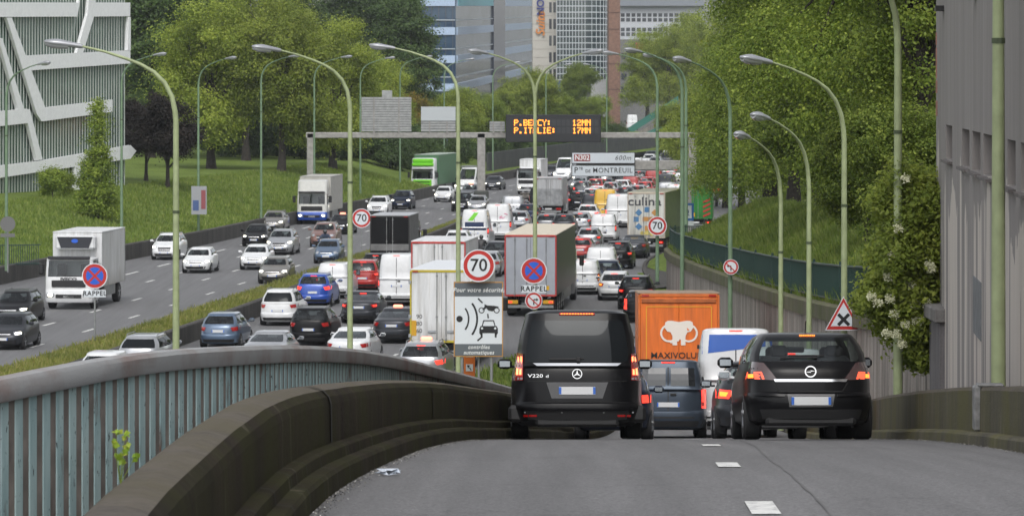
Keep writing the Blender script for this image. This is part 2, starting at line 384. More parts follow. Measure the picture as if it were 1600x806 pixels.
# right grass slope above the retaining wall
def WXX(d):
    if d <= 195: return WX(d)
    t = (d - 195) / 11; return 7.9 + 8 * (1 - math.sqrt(max(0, 1 - t * t)))
def ZR(u): return .5 * min(u, 4.5) + .12 * min(max(0, u - 4.5), 10) + .02 * max(0, u - 14.5)
dR = frange(70, 194, 6) + frange(195, 205.9, .7)
us = [.1, 1, 2, 3.2, 4.5, 7, 10, 14.5, 30, 70, 160]
m = MB(); rr = [[(WXX(d) + u, d, WT(d) - .05 + ZR(u)) for d in dR] for u in us]
for k in range(len(us) - 1): m.strip(rr[k], rr[k + 1])
m.strip(rr[0], [(p[0], p[1], -.5) for p in rr[0]])
m.strip([r[-1] for r in rr], [(r[-1][0], 206.5, -.5) for r in rr])
struct('right_grass_slope', m, GRASS2)
m = MB(); us2 = [.3, 3, 6, 10, 20, 60, 200]
rr = [[(max(RR(d), 8.6 if d < 225 else 0) + u, d, .05 + (.36 * min(u, 8) + .02 * u if d > 214 else 0)) for d in frange(206.6, 640, 8)] for u in us2]
for k in range(len(us2) - 1): m.strip(rr[k], rr[k + 1])
struct('right_far_verge', m, GRASS)
# gore between motorway and ramp
m = MB(); dg_ = frange(85, 184, 4)
m.strip([(RR(d) - .05, d, .06) for d in dg_], [(XL(d) + .1 if d > 90 else 2.4, d, .1) for d in dg_]); struct('gore_grass', m, GRASS)
m = MB(); secs = []
for d in frange(208, 250, 3): secs.append([(RR(d) + x, d, z) for x, z in ((0, 0), (0, .16), (.2, .18), (.22, .1), (2.2, .35), (5, .5))])
m.loft(secs, closed=False); struct('island_kerb', m, CONCD)
m = MB(); m.strip([(7.38, d, .045) for d in (188, 200, 212, 226)], [(9.6, d, .055) for d in (188, 200, 212, 226)]); struct('island_grass', m, GRASS)

# retaining wall with grooves, one thing
def rwall():
    root = thing('retaining_wall', 'tall grooved concrete retaining wall below the green fence', 'wall')
    pts = [(WXX(d), d) for d in frange(74, 194, 1.2) + frange(195, 205.9, .6)]
    m = MB(); top = []
    for i in range(len(pts) - 1):
        (x0, y0), (x1, y1) = pts[i], pts[i + 1]; g = .07
        h0, h1 = WT(y0) - .35, WT(y1) - .35
        a = Vector((x0, y0, 0)); b = Vector((x1, y1, 0)); t = (b - a).normalized() * g; n = Vector((t.y, -t.x, 0)) * 0 + Vector((-.05, 0, 0))
        p = [a + t * .5 + n, b - t * .5 + n, a + t * .5 + Vector((.15, 0, 0)), b - t * .5 + Vector((.15, 0, 0))]
        m.add([(q.x, q.y, zz) for q, zz in zip(p, (-.3, -.3, -.3, -.3))] + [(q.x, q.y, zz) for q, zz in zip(p, (h0, h1, h0, h1))],
              [(0, 1, 5, 4), (2, 6, 7, 3), (0, 4, 6, 2), (1, 3, 7, 5), (4, 5, 7, 6)])
        m.add([(x0 + .02, y0, -.3), (x1 + .02, y1, -.3), (x1 + .02, y1, h1), (x0 + .02, y0, h0)], [(0, 1, 2, 3)])
    m.build('wall_panel', WALLC, root, 0)
    m = MB(); m.loft([[(x - .18, y, WT(y) - .36), (x - .18, y, WT(y) + .02), (x - .12, y, WT(y) + .06), (x + .3, y, WT(y) + .06), (x + .3, y, WT(y) - .36)] for x, y in pts])
    m.build('coping', m_concrete('coping_concrete', (.2, .17, .12), (.1, .09, .06), .4, 1, (.08, .09, .03), .5), root)
rwall()
FENG = mat('fence_green', (.008, .036, .030), .45)
def fence():
    root = thing('railing_fence', 'dark green railing fence curving along the top of the retaining wall', 'fence')
    pts = [(WXX(d) + .12, d, WT(d) + .06) for d in frange(74, 194, 2) + frange(195, 205.9, .5)]
    r = MB()
    for dz in (.12, 1.0): r.tube([(x, y, z + dz) for x, y, z in pts], .03, 5)
    r.build('rail', FENG, root)
    b = MB(); acc = 0; i = 0
    for i in range(len(pts) - 1):
        a = Vector(pts[i]); c = Vector(pts[i + 1]); n = max(1, int((c - a).length / .19))
        for k in range(n):
            p = a.lerp(c, k / n); b.box((p.x, p.y, p.z + .56), (.028, .028, .9))
    b.build('baluster_panel', FENG, root, 0)
    for i in range(0, len(pts), 4):
        x, y, z = pts[i]; mm = MB(); mm.box((x, y, z + .55), (.07, .07, 1.12), .01); mm.build('post', FENG, root)
fence()

# ramp deck
dr = frange(-6, 190, 2)
def strip4(name, fs, m_, sharp=40):   # fs: list of (xfun, zoff)
    m = MB(); rr = [[(f(d), d, RZ(d) + z) for d in dr] for f, z in fs]
    for k in range(len(fs) - 1): m.strip(rr[k], rr[k + 1])
    o = struct(name, m, m_, sharp)
    if name == 'ramp_road':
        at = o.data.attributes.new('lat', 'FLOAT', 'POINT')
        for v, a in zip(o.data.vertices, at.data): a.value = (v.co.x - XL(v.co.y)) / (XR(v.co.y) - XL(v.co.y))
    return o
strip4('ramp_road', [(lambda d: XL(d) + (XR(d) - XL(d)) * k / 6, 0) for k in range(7)] if 0 else [(lambda d, k=k: XL(d) + (XR(d) - XL(d)) * k / 6, 0) for k in range(7)], ASPH2)
strip4('ramp_deck_side', [(lambda d: (XL(d) - 3.2 if d < 24 else RB(d) - .15), -.02), (lambda d: (XL(d) - 3.2 if d < 24 else RB(d) - .15), -12)], CONCD)
strip4('ramp_deck_side', [(lambda d: XR(d) + .5, -.02), (lambda d: XR(d) + .5, -12)], CONCD)
strip4('ramp_footway', [(lambda d: (XL(d) - 3.2 if d < 24 else RB(d) - .15), -.95), (lambda d: XL(d) - .6, -.95), (lambda d: XL(d) - .6, -.02)], CONCD)
m = MB()
RD = curve([(20, 1.62), (26.7, 1.74), (35, 1.96), (46, 2.33), (55, 2.55), (90, 4.4), (150, 5.6)])
for d0, d1 in ((26.0, 27.35), (34.0, 35.35), (42.6, 43.9), (53, 54.4), (61.5, 63), (17.8, 19.2), (71, 72.5), (82, 83.5)):
    m.add([(RD(d) + s * .1, d, RZ(d) + .008) for d in (d0, (d0 + d1) / 2, d1) for s in (-1, 1)], [(0, 1, 3, 2), (2, 3, 5, 4)])
struct('ramp_lane_markings', m, MARK, 0)
def seam(name, pts, w, c):
    m = MB(); A = []; B = []
    for i, (x, d) in enumerate(pts):
        n_ = Vector((pts[min(i + 1, len(pts) - 1)][0] - pts[max(i - 1, 0)][0], pts[min(i + 1, len(pts) - 1)][1] - pts[max(i - 1, 0)][1])).normalized(); q = Vector((n_.y, -n_.x)) * w / 2 * random.uniform(.5, 1.3)
        A.append((x + q.x, d + q.y, RZ(d + q.y) + .004)); B.append((x - q.x, d - q.y, RZ(d - q.y) + .004))
    m.strip(A, B); return struct(name, m, c, 0)
BIT = mat('bitumen', (.098, .096, .096), .8)
rs = random.Random(6); w_ = 0; P = []
for d in frange(21, 56, .5): w_ += rs.uniform(-.012, .012); P.append((RD(d) + .42 + w_, d))
seam('road_joint', P, .02, BIT); w_ = 0; P = []
for k in range(30): w_ += rs.uniform(-.05, .05); P.append((XL(37) + .1 + k * .21, 37 + w_))
seam('road_crack', P, .035, BIT); w_ = 0; P = []
for k in range(16): w_ += rs.uniform(-.09, .09); P.append((3.4 + w_ * .4, 25.5 + k * .45))
# ramp kerbs, parapets (left high and broad, right low)
def profile_wall(name, f, prof, d0, d1, mt, mt2, split, label, step=1.2, sgn=1, kname='wall_face'):
    root = thing(name, label, 'wall')
    secs = []; 
    for d in frange(d0, d1, step):
        j = random.uniform(-.004, .004)
        secs.append([(f(d) + sgn * x, d, RZ(d) + z + j) for x, z in prof])
    m = MB(); m.loft([s[:split + 1] for s in secs], closed=False); m.build(kname, mt, root, 18)
    m = MB(); m.loft([s[split:] for s in secs], closed=False); m.build('coping', mt2, root, 40)
    return root
lp = [(0, -.02), (-.01, .13), (-.03, .16), (-.13, .17), (-.14, .25), (-.17, .27), (-.235, .28), (-.24, .60), (-.26, .66), (-.31, .71), (-.42, .74), (-.55, .735), (-.62, .69), (-.66, .6), (-.66, -.05)]
pr = profile_wall('ramp_parapet', XL, lp, 8, 120, CONCM, CONCT, 9, 'broad dark mossy concrete parapet curving down the left side of the ramp')
for d in frange(14, 62, 1.5):
    d += random.uniform(-.15, .15); mj = MB(); mj.loft([[(XL(dd) + x + .004, dd, RZ(dd) + z + .003) for x, z in lp[:7]] for dd in (d, d + .03)], closed=False); mj.build('kerb_joint', mat('joint_black', (.006, .005, .004), .95), pr, 0)
# joints
for d in (31.4, 46, 62):
    mj = MB(); mj.loft([[(XL(d) + x - (-.012), dd, RZ(dd) + z + .006) for x, z in lp[6:13]] for dd in (d, d + .16)], closed=False); mj.build('joint', mat('joint_black', (.006, .005, .004), .95), pr, 0)
rp = [(0, -.02), (.01, .11), (.04, .14), (.15, .15), (.155, .62), (.18, .66), (.42, .67), (.46, .62), (.46, -.2)]
pr = profile_wall('ramp_parapet', XR, rp, 8, 100, m_concrete('mossy_right', (.12, .105, .07), (.05, .045, .028), .4, .9, (.085, .078, .02), .5, (.24, .21, .17)), CONCT, 4, 'low mossy concrete parapet on the right edge of the ramp')
dj = 44.3
mj = MB(); mj.box((XR(dj) + .13, dj, RZ(dj) + .42), (.09, .2, .52), .02); mj.box((XR(dj) + .28, dj, RZ(dj) + .685), (.3, .22, .03), .01); mj.build('joint_cover', mat('joint_metal', (.22, .22, .22), .55, .3, noise=.5, ns=9), pr)

# grit along the kerbs
def grit():
    rng = np.random.default_rng(31); P = []
    for side in (0, 1):
        for _ in range(2200):
            d = 22 + 40 * rng.random() ** 1.5; u = abs(rng.normal()) * .06; x = XL(d) + .01 + u if side == 0 else XR(d) - .01 - u; P.append((x, d, RZ(d) + .006))
    P = np.array(P); n = len(P); s_ = rng.uniform(.003, .008, n)[:, None]; a = rng.uniform(0, 6.28, n); t = np.stack([np.cos(a), np.sin(a), np.zeros(n)], 1) * s_; b = np.stack([-np.sin(a), np.cos(a), np.zeros(n)], 1) * s_; up = np.array([0, 0, 1]) * s_
    Q = np.stack([P - t - b * .2, P + b, P + t + up, P - b + up * .8], 1)
    g = nm('grit_stone'); nt = g[1]; ge = nt.nodes.new('ShaderNodeNewGeometry'); r = ramp_node(nt, ge.outputs['Random Per Island'], [(0, (.05, .045, .04)), (.6, (.16, .15, .13)), (1, (.45, .44, .42))]); nt.links.new(r.outputs[0], g[2].inputs['Base Color'])
    tag(ob('grit', qmesh('grit', Q, g[0])), 'fine grit and leaf crumbs gathered along both ramp kerbs', 'grit', kind='stuff')
GRIT_LATER = grit

# corrugated steel railing
def railing():
    root = thing('steel_railing', 'weathered pale blue corrugated steel railing with broad grey handrail', 'railing')
    m_, nt, b = nm('teal_paint')
    n = noise_node(nt, 4, 8, (1, 1, .25)); r = ramp_node(nt, n.outputs[0], [(.32, (.13, .08, .06)), (.40, (.27, .39, .40)), (.6, (.38, .50, .50))])
    n2 = noise_node(nt, 26, 5, (1, 1, .4)); r2 = ramp_node(nt, n2.outputs[0], [(.33, (.03, .03, .035)), (.37, (1, 1, 1))])
    nt.links.new(mix_node(nt, 1.0, r.outputs[0], r2.outputs[0], 'MULTIPLY'), b.inputs['Base Color']); b.inputs['Roughness'].default_value = .6
    brown = mat('rail_web', (.20, .175, .155), .8, noise=.5, ns=3)
    base = RB
    pts = []; d = 24.0; p = .30
    mr, mw = MB(), MB(); i = 0
    while d < 125:
        a = Vector((base(d), d, RT(d) - 1.08)); d2 = d + p * .5; c = Vector((base(d2), d2, RT(d2) - 1.08))
        d3 = d + p; e = Vector((base(d3), d3, RT(d3) - 1.08))
        o = Vector((.012, 0, 0)); wz = Vector((0, 0, 1))
        # rib (three faces, proud) then recessed web
        s1 = .01
        mr.add([a + wz * -.9, a + o + Vector((0, s1, 0)) + wz * -.9, c + o - Vector((0, s1, 0)) + wz * -.9, c + wz * -.9, a + wz, a + o + Vector((0, s1, 0)) + wz, c + o - Vector((0, s1, 0)) + wz, c + wz], [(0, 1, 5, 4), (1, 2, 6, 5), (2, 3, 7, 6)])
        mw.add([c + wz * -.9 + o * .1, e + wz * -.9 + o * .1, e + wz + o * .1, c + wz + o * .1], [(0, 1, 2, 3)])
        d = d3; i += 1
        if i % 24 == 0:      # wider joint plate
            p2 = Vector((base(d), d + .01, RZ(d)))
    mr.build('rib_panel', m_, root, 0, fix=False); mw.build('web_panel', brown, root, 0, fix=False)
    hr, nt, b = nm('handrail_metal')
    n = noise_node(nt, 1.6, 8, (1, .6, 1)); r = ramp_node(nt, n.outputs[0], [(.34, (.20, .15, .14)), (.44, (.23, .215, .21)), (.56, (.27, .275, .28))])
    nt.links.new(r.outputs[0], b.inputs['Base Color']); b.inputs['Roughness'].default_value = .6
    n2 = noise_node(nt, 40, 5); bump_node(nt, b, n2.outputs[0], .4, .01)
    m = MB(); secs = []
    for d in frange(24, 125, 1.0):
        x, z = base(d), RT(d) - .16
        secs.append([(x + .09, d, z - .02), (x + .10, d, z + .0), (x + .10, d, z + .12), (x + .07, d, z + .155), (x - .07, d, z + .16), (x - .10, d, z + .12), (x - .10, d, z - .02)])
    m.loft(secs); m.build('handrail', hr, root, 40)
    for d in frange(26, 122, 3.4):
        mm = MB(); mm.box((base(d) - .06, d, RT(d) - .6), (.08, .08, .98), .01); mm.build('post', brown, root)
railing()

# ------------------------------------------------------------------ vegetation
def qmesh(name, P, m_):
    n = P.shape[0]; me = bpy.data.meshes.new(name)
    me.vertices.add(n * 4); me.vertices.foreach_set('co', P.reshape(-1).astype(np.float32))
    me.loops.add(n * 4); me.loops.foreach_set('vertex_index', np.arange(n * 4, dtype=np.int32))
    me.polygons.add(n); me.polygons.foreach_set('loop_start', np.arange(0, n * 4, 4, dtype=np.int32)); me.polygons.foreach_set('loop_total', np.full(n, 4, dtype=np.int32))
    me.materials.append(m_); me.update(calc_edges=True); return me
def leafquads(C, N, size, rng, asp=.62):
    n = len(C); r = rng.normal(size=(n, 3)); N = N + r * .55; N /= np.linalg.norm(N, axis=1)[:, None] + 1e-9
    t = rng.normal(size=(n, 3)); t -= N * (t * N).sum(1)[:, None]; t /= np.linalg.norm(t, axis=1)[:, None] + 1e-9
    b = np.cross(N, t); s = (size * rng.uniform(.6, 1.3, n))[:, None]
    return np.stack([C - t * s * .5, C + b * s * asp * .5 + N * s * .08, C + t * s * .5, C - b * s * asp * .5 + N * s * .08], 1)
def crown(name, lobes, nclump, nleaf, size, cr, seed, m_, flat=.7):
    rng = np.random.default_rng(seed); Cs = []; Ns = []
    vol = np.array([l[3] * l[4] * l[5] for l in lobes]) ** .7; vol /= vol.sum()
    for k in rng.choice(len(lobes), nclump, p=vol):
        lx, ly, lz, rx, ry, rz = lobes[k]
        v = rng.normal(size=3); v /= np.linalg.norm(v); rad = rng.uniform(.25, 1) ** .45
        v[2] = v[2] if v[2] > -.75 else v[2] * .6
        c = np.array([lx, ly, lz]) + v * rad * np.array([rx, ry, rz])
        n = int(nleaf / nclump * rng.uniform(.5, 1.6)); s = cr * rng.uniform(.55, 1.35)
        q = rng.normal(size=(n, 3)) * np.array([s, s, s * flat]) * .55
        Cs.append(c + q); Ns.append(np.tile(v * .5 + np.array([0, 0, .75]), (n, 1)) + q / s * .5)
    return qmesh(name, leafquads(np.concatenate(Cs), np.concatenate(Ns), size, rng), m_)
def trunk(name, H, r, lobes, seed, m_, nb=9, lean=.3):
    rng = random.Random(seed); m = MB(); x = y = 0; pts = []
    for i in range(8):
        t = i / 7; pts.append((x, y, H * t)); x += rng.uniform(-.12, .12) * lean * H / 8; y += rng.uniform(-.12, .12) * lean * H / 8
    m.tube(pts, [r * 1.35] + [r * (1 - .75 * i / 7) for i in range(1, 8)], 9)
    for k in range(nb):
        l = lobes[k % len(lobes)]; i = rng.randint(2, 5); p0 = Vector(pts[i]); q = Vector((l[0] + rng.uniform(-.6, .6) * l[3], l[1] + rng.uniform(-.6, .6) * l[4], l[2] + rng.uniform(-.3, .7) * l[5]))
        mid = p0.lerp(q, .5) + Vector((rng.uniform(-.5, .5), rng.uniform(-.5, .5), rng.uniform(.0, .8)))
        m.tube([p0, p0.lerp(mid, .5), mid, q], [r * .42, r * .34, r * .25, r * .08], 6)
    return m.mesh(name, m_)
GRIT_LATER()
LY = m_leaf('leaf_yellowgreen', (.17, .235, .035), (.25, .32, .05), (.36, .42, .09), .42)
LG = m_leaf('leaf_green', (.11, .175, .028), (.18, .25, .04), (.30, .37, .07), .42)
LD = m_leaf('leaf_dark', (.04, .075, .024), (.06, .105, .033), (.095, .145, .045), .3)
LP = m_leaf('leaf_purple', (.018, .014, .014), (.03, .022, .02), (.04, .035, .025), .15)
LO = m_leaf('leaf_orange', (.16, .13, .025), (.22, .15, .03), (.15, .18, .03), .3)
PROTO = {}
def lobeset(R, H, z0, seed, n=9, flat=.5):
    rng = random.Random(seed); o = [(0, 0, z0 + (H - z0) * .5, R * .7, R * .7, (H - z0) * .46)]
    for k in range(n):
        a = k * 2.4 + rng.uniform(-.3, .3); q = rng.uniform(.35, .62); zz = z0 + (H - z0) * rng.uniform(.18, .86)
        sh = 1 - .55 * abs((zz - z0) / (H - z0) - .45) * 1.4
        o.append((math.cos(a) * R * q * sh, math.sin(a) * R * q * sh, zz, R * rng.uniform(.33, .5), R * rng.uniform(.33, .5), (H - z0) * rng.uniform(.13, .2)))
    return o
def proto(key):
    if key in PROTO: return PROTO[key]
    bark = BARKD
    if key == 'plane_a': lo = lobeset(6.4, 15, 1.2, 1, 15); cm = crown('crown', lo, 210, 64000, .22, 1.25, 11, LY); t = trunk('trunk', 11, .38, lo, 1, bark, 12)
    elif key == 'plane_b': lo = lobeset(5.8, 16.5, 1.2, 2, 15); cm = crown('crown', lo, 210, 62000, .22, 1.2, 12, LY); t = trunk('trunk', 12, .36, lo, 2, bark, 12)
    elif key == 'tall_a': lo = lobeset(4.6, 17, 2.0, 3, 14); cm = crown('crown', lo, 200, 92000, .14, .95, 13, LG); t = trunk('trunk', 15, .36, lo, 3, bark, 22)
    elif key == 'tall_b': lo = lobeset(5.0, 14, 1.2, 4, 14); cm = crown('crown', lo, 240, 96000, .14, 1.0, 14, LG); t = trunk('trunk', 12, .3, lo, 4, bark, 16)
    elif key == 'low_a': lo = lobeset(3.6, 7.5, .6, 5, 10); cm = crown('crown', lo, 240, 52000, .14, .6, 15, LG); t = trunk('trunk', 5.5, .2, lo, 5, bark, 9)
    elif key == 'dark': lo = lobeset(4.2, 16, 2.5, 6, 12); cm = crown('crown', lo, 300, 42000, .24, .85, 16, LD); t = trunk('trunk', 14, .3, lo, 6, bark, 9)
    elif key == 'purple': lo = lobeset(2.9, 6.5, 1.9, 7, 9); cm = crown('crown', lo, 170, 26000, .17, .55, 17, LP); t = trunk('trunk', 5, .16, lo, 7, bark, 9)
    elif key == 'cone':
        lo = [(0, 0, 1 + i * .8, 1.45 - i * .14, 1.45 - i * .14, .75) for i in range(9)]; cm = crown('crown', lo, 190, 26000, .14, .5, 18, LG); t = trunk('trunk', 7, .12, lo, 8, bark, 7)
    elif key == 'orange': lo = lobeset(4, 9, 1.5, 9, 9); cm = crown('crown', lo, 180, 22000, .25, .8, 19, LO); t = trunk('trunk', 7, .2, lo, 9, bark, 7)
    elif key == 'shrub': lo = lobeset(1.3, 2.4, .1, 10, 6); cm = crown('crown', lo, 60, 9000, .12, .4, 20, LG); t = trunk('trunk', 1.6, .06, lo, 10, bark, 6)
    elif key == 'bush_dark': lo = lobeset(3.4, 4.4, .1, 22, 8); cm = crown('crown', lo, 120, 16000, .2, .7, 22, LD); t = trunk('trunk', 2.6, .1, lo, 22, bark, 6)
    elif key == 'light': lo = lobeset(4.6, 10, 1.0, 21, 12); cm = crown('crown', lo, 260, 42000, .2, .8, 21, LY); t = trunk('trunk', 8, .22, lo, 21, bark, 9)
    PROTO[key] = (cm, t); return PROTO[key]
def tree(key, px, d, z, s, label, group=None, name='tree', x=None, rot=None, sz=None):
    c, t = proto(key)
    o = thing(name, label, 'tree' if 'shrub' not in name else 'shrub', (gx(px, d) if x is None else x, d, z), (0, 0, random.uniform(0, 6.28) if rot is None else rot), group)
    o.scale = (s, s, sz or s); ob('crown', c, o); ob('trunk', t, o); return o
def zl(px, d): return ZL(max(0, L_(d) - gx(px, d))) - .1
def zr(px, d):
    if d < 206: return WT(d) + ZR(max(0, gx(px, d) - WXX(d))) - .15
    u = gx(px, d) - RR(d); return .05 + .36 * min(max(u, 0), 8) + .02 * max(u, 0) - .1
G1 = 'big trees on the left grass bank'
tree('plane_a', 330, 352, zl(330, 352), 1.05, 'broad yellow-green tree left of the big tree trio behind the second roadside lamp', G1)
tree('plane_b', 440, 350, zl(440, 350), 1.0, 'tall yellow-green tree in the middle of the bank behind the white and blue lorry', G1)
tree('plane_a', 520, 372, zl(520, 372), .98, 'broad yellow-green tree right above the gantry left post', G1, rot=2)
tree('plane_b', 385, 385, zl(385, 385), 1.1, 'yellow-green tree filling the gap behind the front bank trees', G1)
tree('plane_a', 590, 410, zl(590, 410), .72, 'smaller yellow-green tree behind the slatted sign back', G1, rot=4)
tree('plane_b', 470, 410, zl(470, 410), 1.0, 'yellow-green tree deep behind the gantry left end', G1)
tree('dark', 235, 385, zl(235, 385), 1.35, 'tall dark tree beside the striped building corner', G1)
tree('dark', 285, 400, zl(285, 400), 1.3, 'tall dark tree behind the broad left bank tree', G1)
tree('dark', 200, 420, zl(200, 420), 1.3, 'dark tree mostly hidden behind the striped building', G1)
tree('dark', 340, 430, zl(340, 430), 1.3, 'dark tree top showing between yellow-green crowns', G1)
tree('purple', 262, 300, zl(262, 300), 1.12, 'low dark purple-leaved tree on the left bank', G1)
tree('purple', 228, 312, zl(228, 312), 1.0, 'small dark purple-leaved tree next to the young green tree', G1)
tree('cone', 152, 258, zl(152, 258), 1.0, 'young narrow conical green tree standing alone on the bank', G1)
tree('shrub', 82, 268, zl(82, 268), 1.0, 'green shrub in front of the striped building', None, 'shrub')
tree('shrub', 100, 272, zl(100, 272), .85, 'smaller green shrub beside the young conical tree', None, 'shrub')
tree('dark', 615, 520, 2.5, 1.3, 'tall dark cedar in front of the glass office building', G1, sz=1.45)
tree('orange', 630, 455, 2.5, .95, 'orange-tinged tree behind the slatted sign back', G1)
tree('light', 720, 470, 2.0, .85, 'light green tree behind the blank sign panel', G1)
tree('light', 665, 480, 2.0, .8, 'light green tree at the foot of the dark cedar', G1)
tree('low_a', 770, 500, 1.0, 1.15, 'dark green low tree left under the message sign', G1)
tree('low_a', 700, 455, 1.0, 1.0, 'low bushy tree behind the green lorry', G1)
tree('low_a', 610, 440, 1.5, 1.1, 'low bushy tree between the lorry and the roadside lamps', G1)
tree('light', 838, 560, 4.0, .95, 'pale green tree just above the message sign', 'trees near the hotel')
tree('light', 800, 590, 3.0, .9, 'pale green tree before the glass building foot', 'trees near the hotel')
tree('low_a', 900, 620, 6.5, 1.1, 'dark street tree below the glass grid tower', 'trees near the hotel')
G2 = 'trees on the right slope'
for i, (k, px, d, s, lab) in enumerate([
    ('tall_a', 1440, 112, .85, 'slim green tree with bare dark limbs closest to the grey building'),
    ('tall_a', 1385, 126, .92, 'tall green tree behind the first tall right lamp'),
    ('tall_b', 1335, 142, .95, 'broad green tree behind the second right lamp arm'),
    ('tall_b', 1285, 162, .98, 'broad green tree overhanging the grass slope'),
    ('tall_a', 1355, 172, 1.15, 'tall green tree behind the lamp pair on the slope'),
    ('tall_a', 1440, 150, 1.1, 'tall green tree deep behind the one by the grey building'),
    ('tall_b', 1240, 186, 1.0, 'green tree overhanging the fence bend'),
    ('tall_a', 1270, 222, 1.2, 'tall green tree behind the tree over the slope'),
    ('tall_b', 1200, 222, 1.05, 'green tree over the end of the traffic queue'),
    ('plane_b', 1215, 285, 1.1, 'tall bright tree rising beyond the fence bend'),
    ('plane_a', 1135, 345, .85, 'bright green tree reaching left towards the gantry'),
    ('plane_a', 1260, 330, 1.3, 'tall bright tree far behind the slope trees'),
    ('tall_b', 1160, 262, .95, 'green tree right of the refuse lorry'),
    ('low_a', 1310, 152, 1.0, 'low bushy tree at the top of the slope'),
    ('low_a', 1355, 119, .68, 'low bushy tree behind the fence near the warning triangle'),
    ('low_a', 1415, 104, .6, 'low bushy tree behind the flowering elder'),
    ('low_a', 1210, 200, .9, 'low dark tree shading the queue end'),
    ('light', 1075, 430, .8, 'light green tree beside the green stair ramp'),
    ('light', 1060, 520, .9, 'light green tree top beneath the far orange band building'),
    ('plane_b', 1340, 230, 1.35, 'very tall tree far behind the lamp row'),
    ('plane_b', 1440, 200, 1.3, 'very tall tree far behind the grey building corner')]):
    tree(k, px, d, zr(px, d), s, lab, G2)

# elder bush with cream flower heads, over the wall end
def elder():
    root = thing('elder_bush', 'elder bush with cream flower heads spilling over the wall end', 'bush', (0, 0, 0))
    rng = np.random.default_rng(5); Cs = []; Ns = []; d0 = 75.5
    spots = [(1420, 330, .5), (1445, 350, .45), (1400, 390, .45), (1375, 455, .35), (1430, 400, .6), (1400, 440, .5), (1430, 450, .5), (1450, 420, .5), (1410, 490, .45), (1440, 490, .4), (1425, 520, .35), (1395, 500, .3), (1437, 545, .25), (1440, 570, .18), (1415, 300, .35), (1450, 310, .4), (1380, 420, .3), (1362, 470, .22), (1455, 460, .35), (1420, 555, .15), (1460, 380, .4)]
    for px, py, r in spots:
        for k in range(7):
            dd = d0 + rng.uniform(-.7, .9); c = np.array(W(px, py, dd)) + rng.normal(size=3) * r * .5
            n = int(460 * r / .4); q = rng.normal(size=(n, 3)) * r * .42; Cs.append(c + q); Ns.append(np.tile([0, -.4, .8], (n, 1)) + q)
    C = np.concatenate(Cs); ob('foliage', qmesh('foliage', leafquads(C, np.concatenate(Ns), .115, rng, .5), LY), root)
    fl = [(1372, 540 - 70), (1391, 465), (1397, 488), (1432, 500), (1385, 518), (1400, 520), (1425, 442), (1452, 412), (1395, 395), (1415, 505), (1362, 462), (1436, 498), (1455, 418), (1410, 535), (1430, 475), (1404, 355), (1388, 430), (1448, 470), (1415, 277)]
    FM = mat('elder_flower', (.62, .62, .42), .8)
    Cs = []
    for px, py in fl:
        c = np.array(W(px, py, d0 - 1.0)); n = 120; a = rng.uniform(0, 6.28, n); r = np.sqrt(rng.uniform(0, 1, n)) * .10
        Cs.append(c + np.stack([r * np.cos(a), r * np.sin(a) * .8, rng.normal(size=n) * .03 + r * np.sin(a) * .5 - r * .3], 1))
    C = np.concatenate(Cs); f = ob('flower_heads', qmesh('flower_heads', leafquads(C, np.tile([0, -.6, .6], (len(C), 1)), .035, rng, .9), FM), root); f['kind'] = 'stuff'
    m = MB()
    for px, py, r in spots[:14]:
        e = W(px, py, d0 + .2); b = Vector((8.9, 77.2, 6.2)); m.tube([b, b.lerp(e, .5) + Vector((0, 0, .5)), e], [.05, .03, .012], 5)
    m.build('stem', BARKD, root)
elder()

# grass blades (uncountable)
def blades(name, pts, h, seed, m_, w=.03):
    rng = np.random.default_rng(seed); P = np.array(pts); n = len(P); a = rng.uniform(0, 6.28, n); hh = h * rng.uniform(.5, 1.4, n)
    t = np.stack([np.cos(a), np.sin(a), np.zeros(n)], 1) * w; up = np.stack([rng.normal(size=n) * .3 * hh, rng.normal(size=n) * .3 * hh, hh], 1)
    Q = np.stack([P - t, P + t, P + up + t * .3, P + up - t * .3], 1)
    return tag(ob(name, qmesh(name, Q, m_)), 'tufts of rough grass', 'grass', kind='stuff')
GB = m_leaf('grass_blade', (.11, .17, .03), (.16, .23, .045), (.25, .29, .09), .42)
GBD = m_leaf('grass_blade_dry', (.18, .22, .04), (.26, .29, .08), (.36, .33, .14), .4)
rng_ = random.Random(3)
pts = []
for _ in range(60000):
    d = rng_.uniform(95, 204); u = rng_.uniform(.1, 5.5); pts.append((WXX(d) + u, d, WT(d) - .08 + ZR(u)))
blades('slope_grass', pts, .32, 1, GB)
pts = []
for _ in range(42000):
    d = 130 + 190 * rng_.random() ** 1.3; t = rng_.uniform(.08, .92); pts.append((M1(d) + .2 + (MW(d) - .4) * t, d, .33))
blades('median_grass', pts, .26, 2, GBD)
pts = []
for _ in range(26000):
    d = rng_.uniform(95, 183); a, b = RR(d) + .1, XL(d); pts.append((rng_.uniform(a, b), d, .07))
blades('gore_grass_blades', pts, .22, 3, GB)
pts = []
for _ in range(50000):
    d = rng_.uniform(205, 380); u = rng_.uniform(.6, 12) ; pts.append((L_(d) - u, d, ZL(u) - .03))
blades('bank_grass', pts, .22, 4, GB, .04)
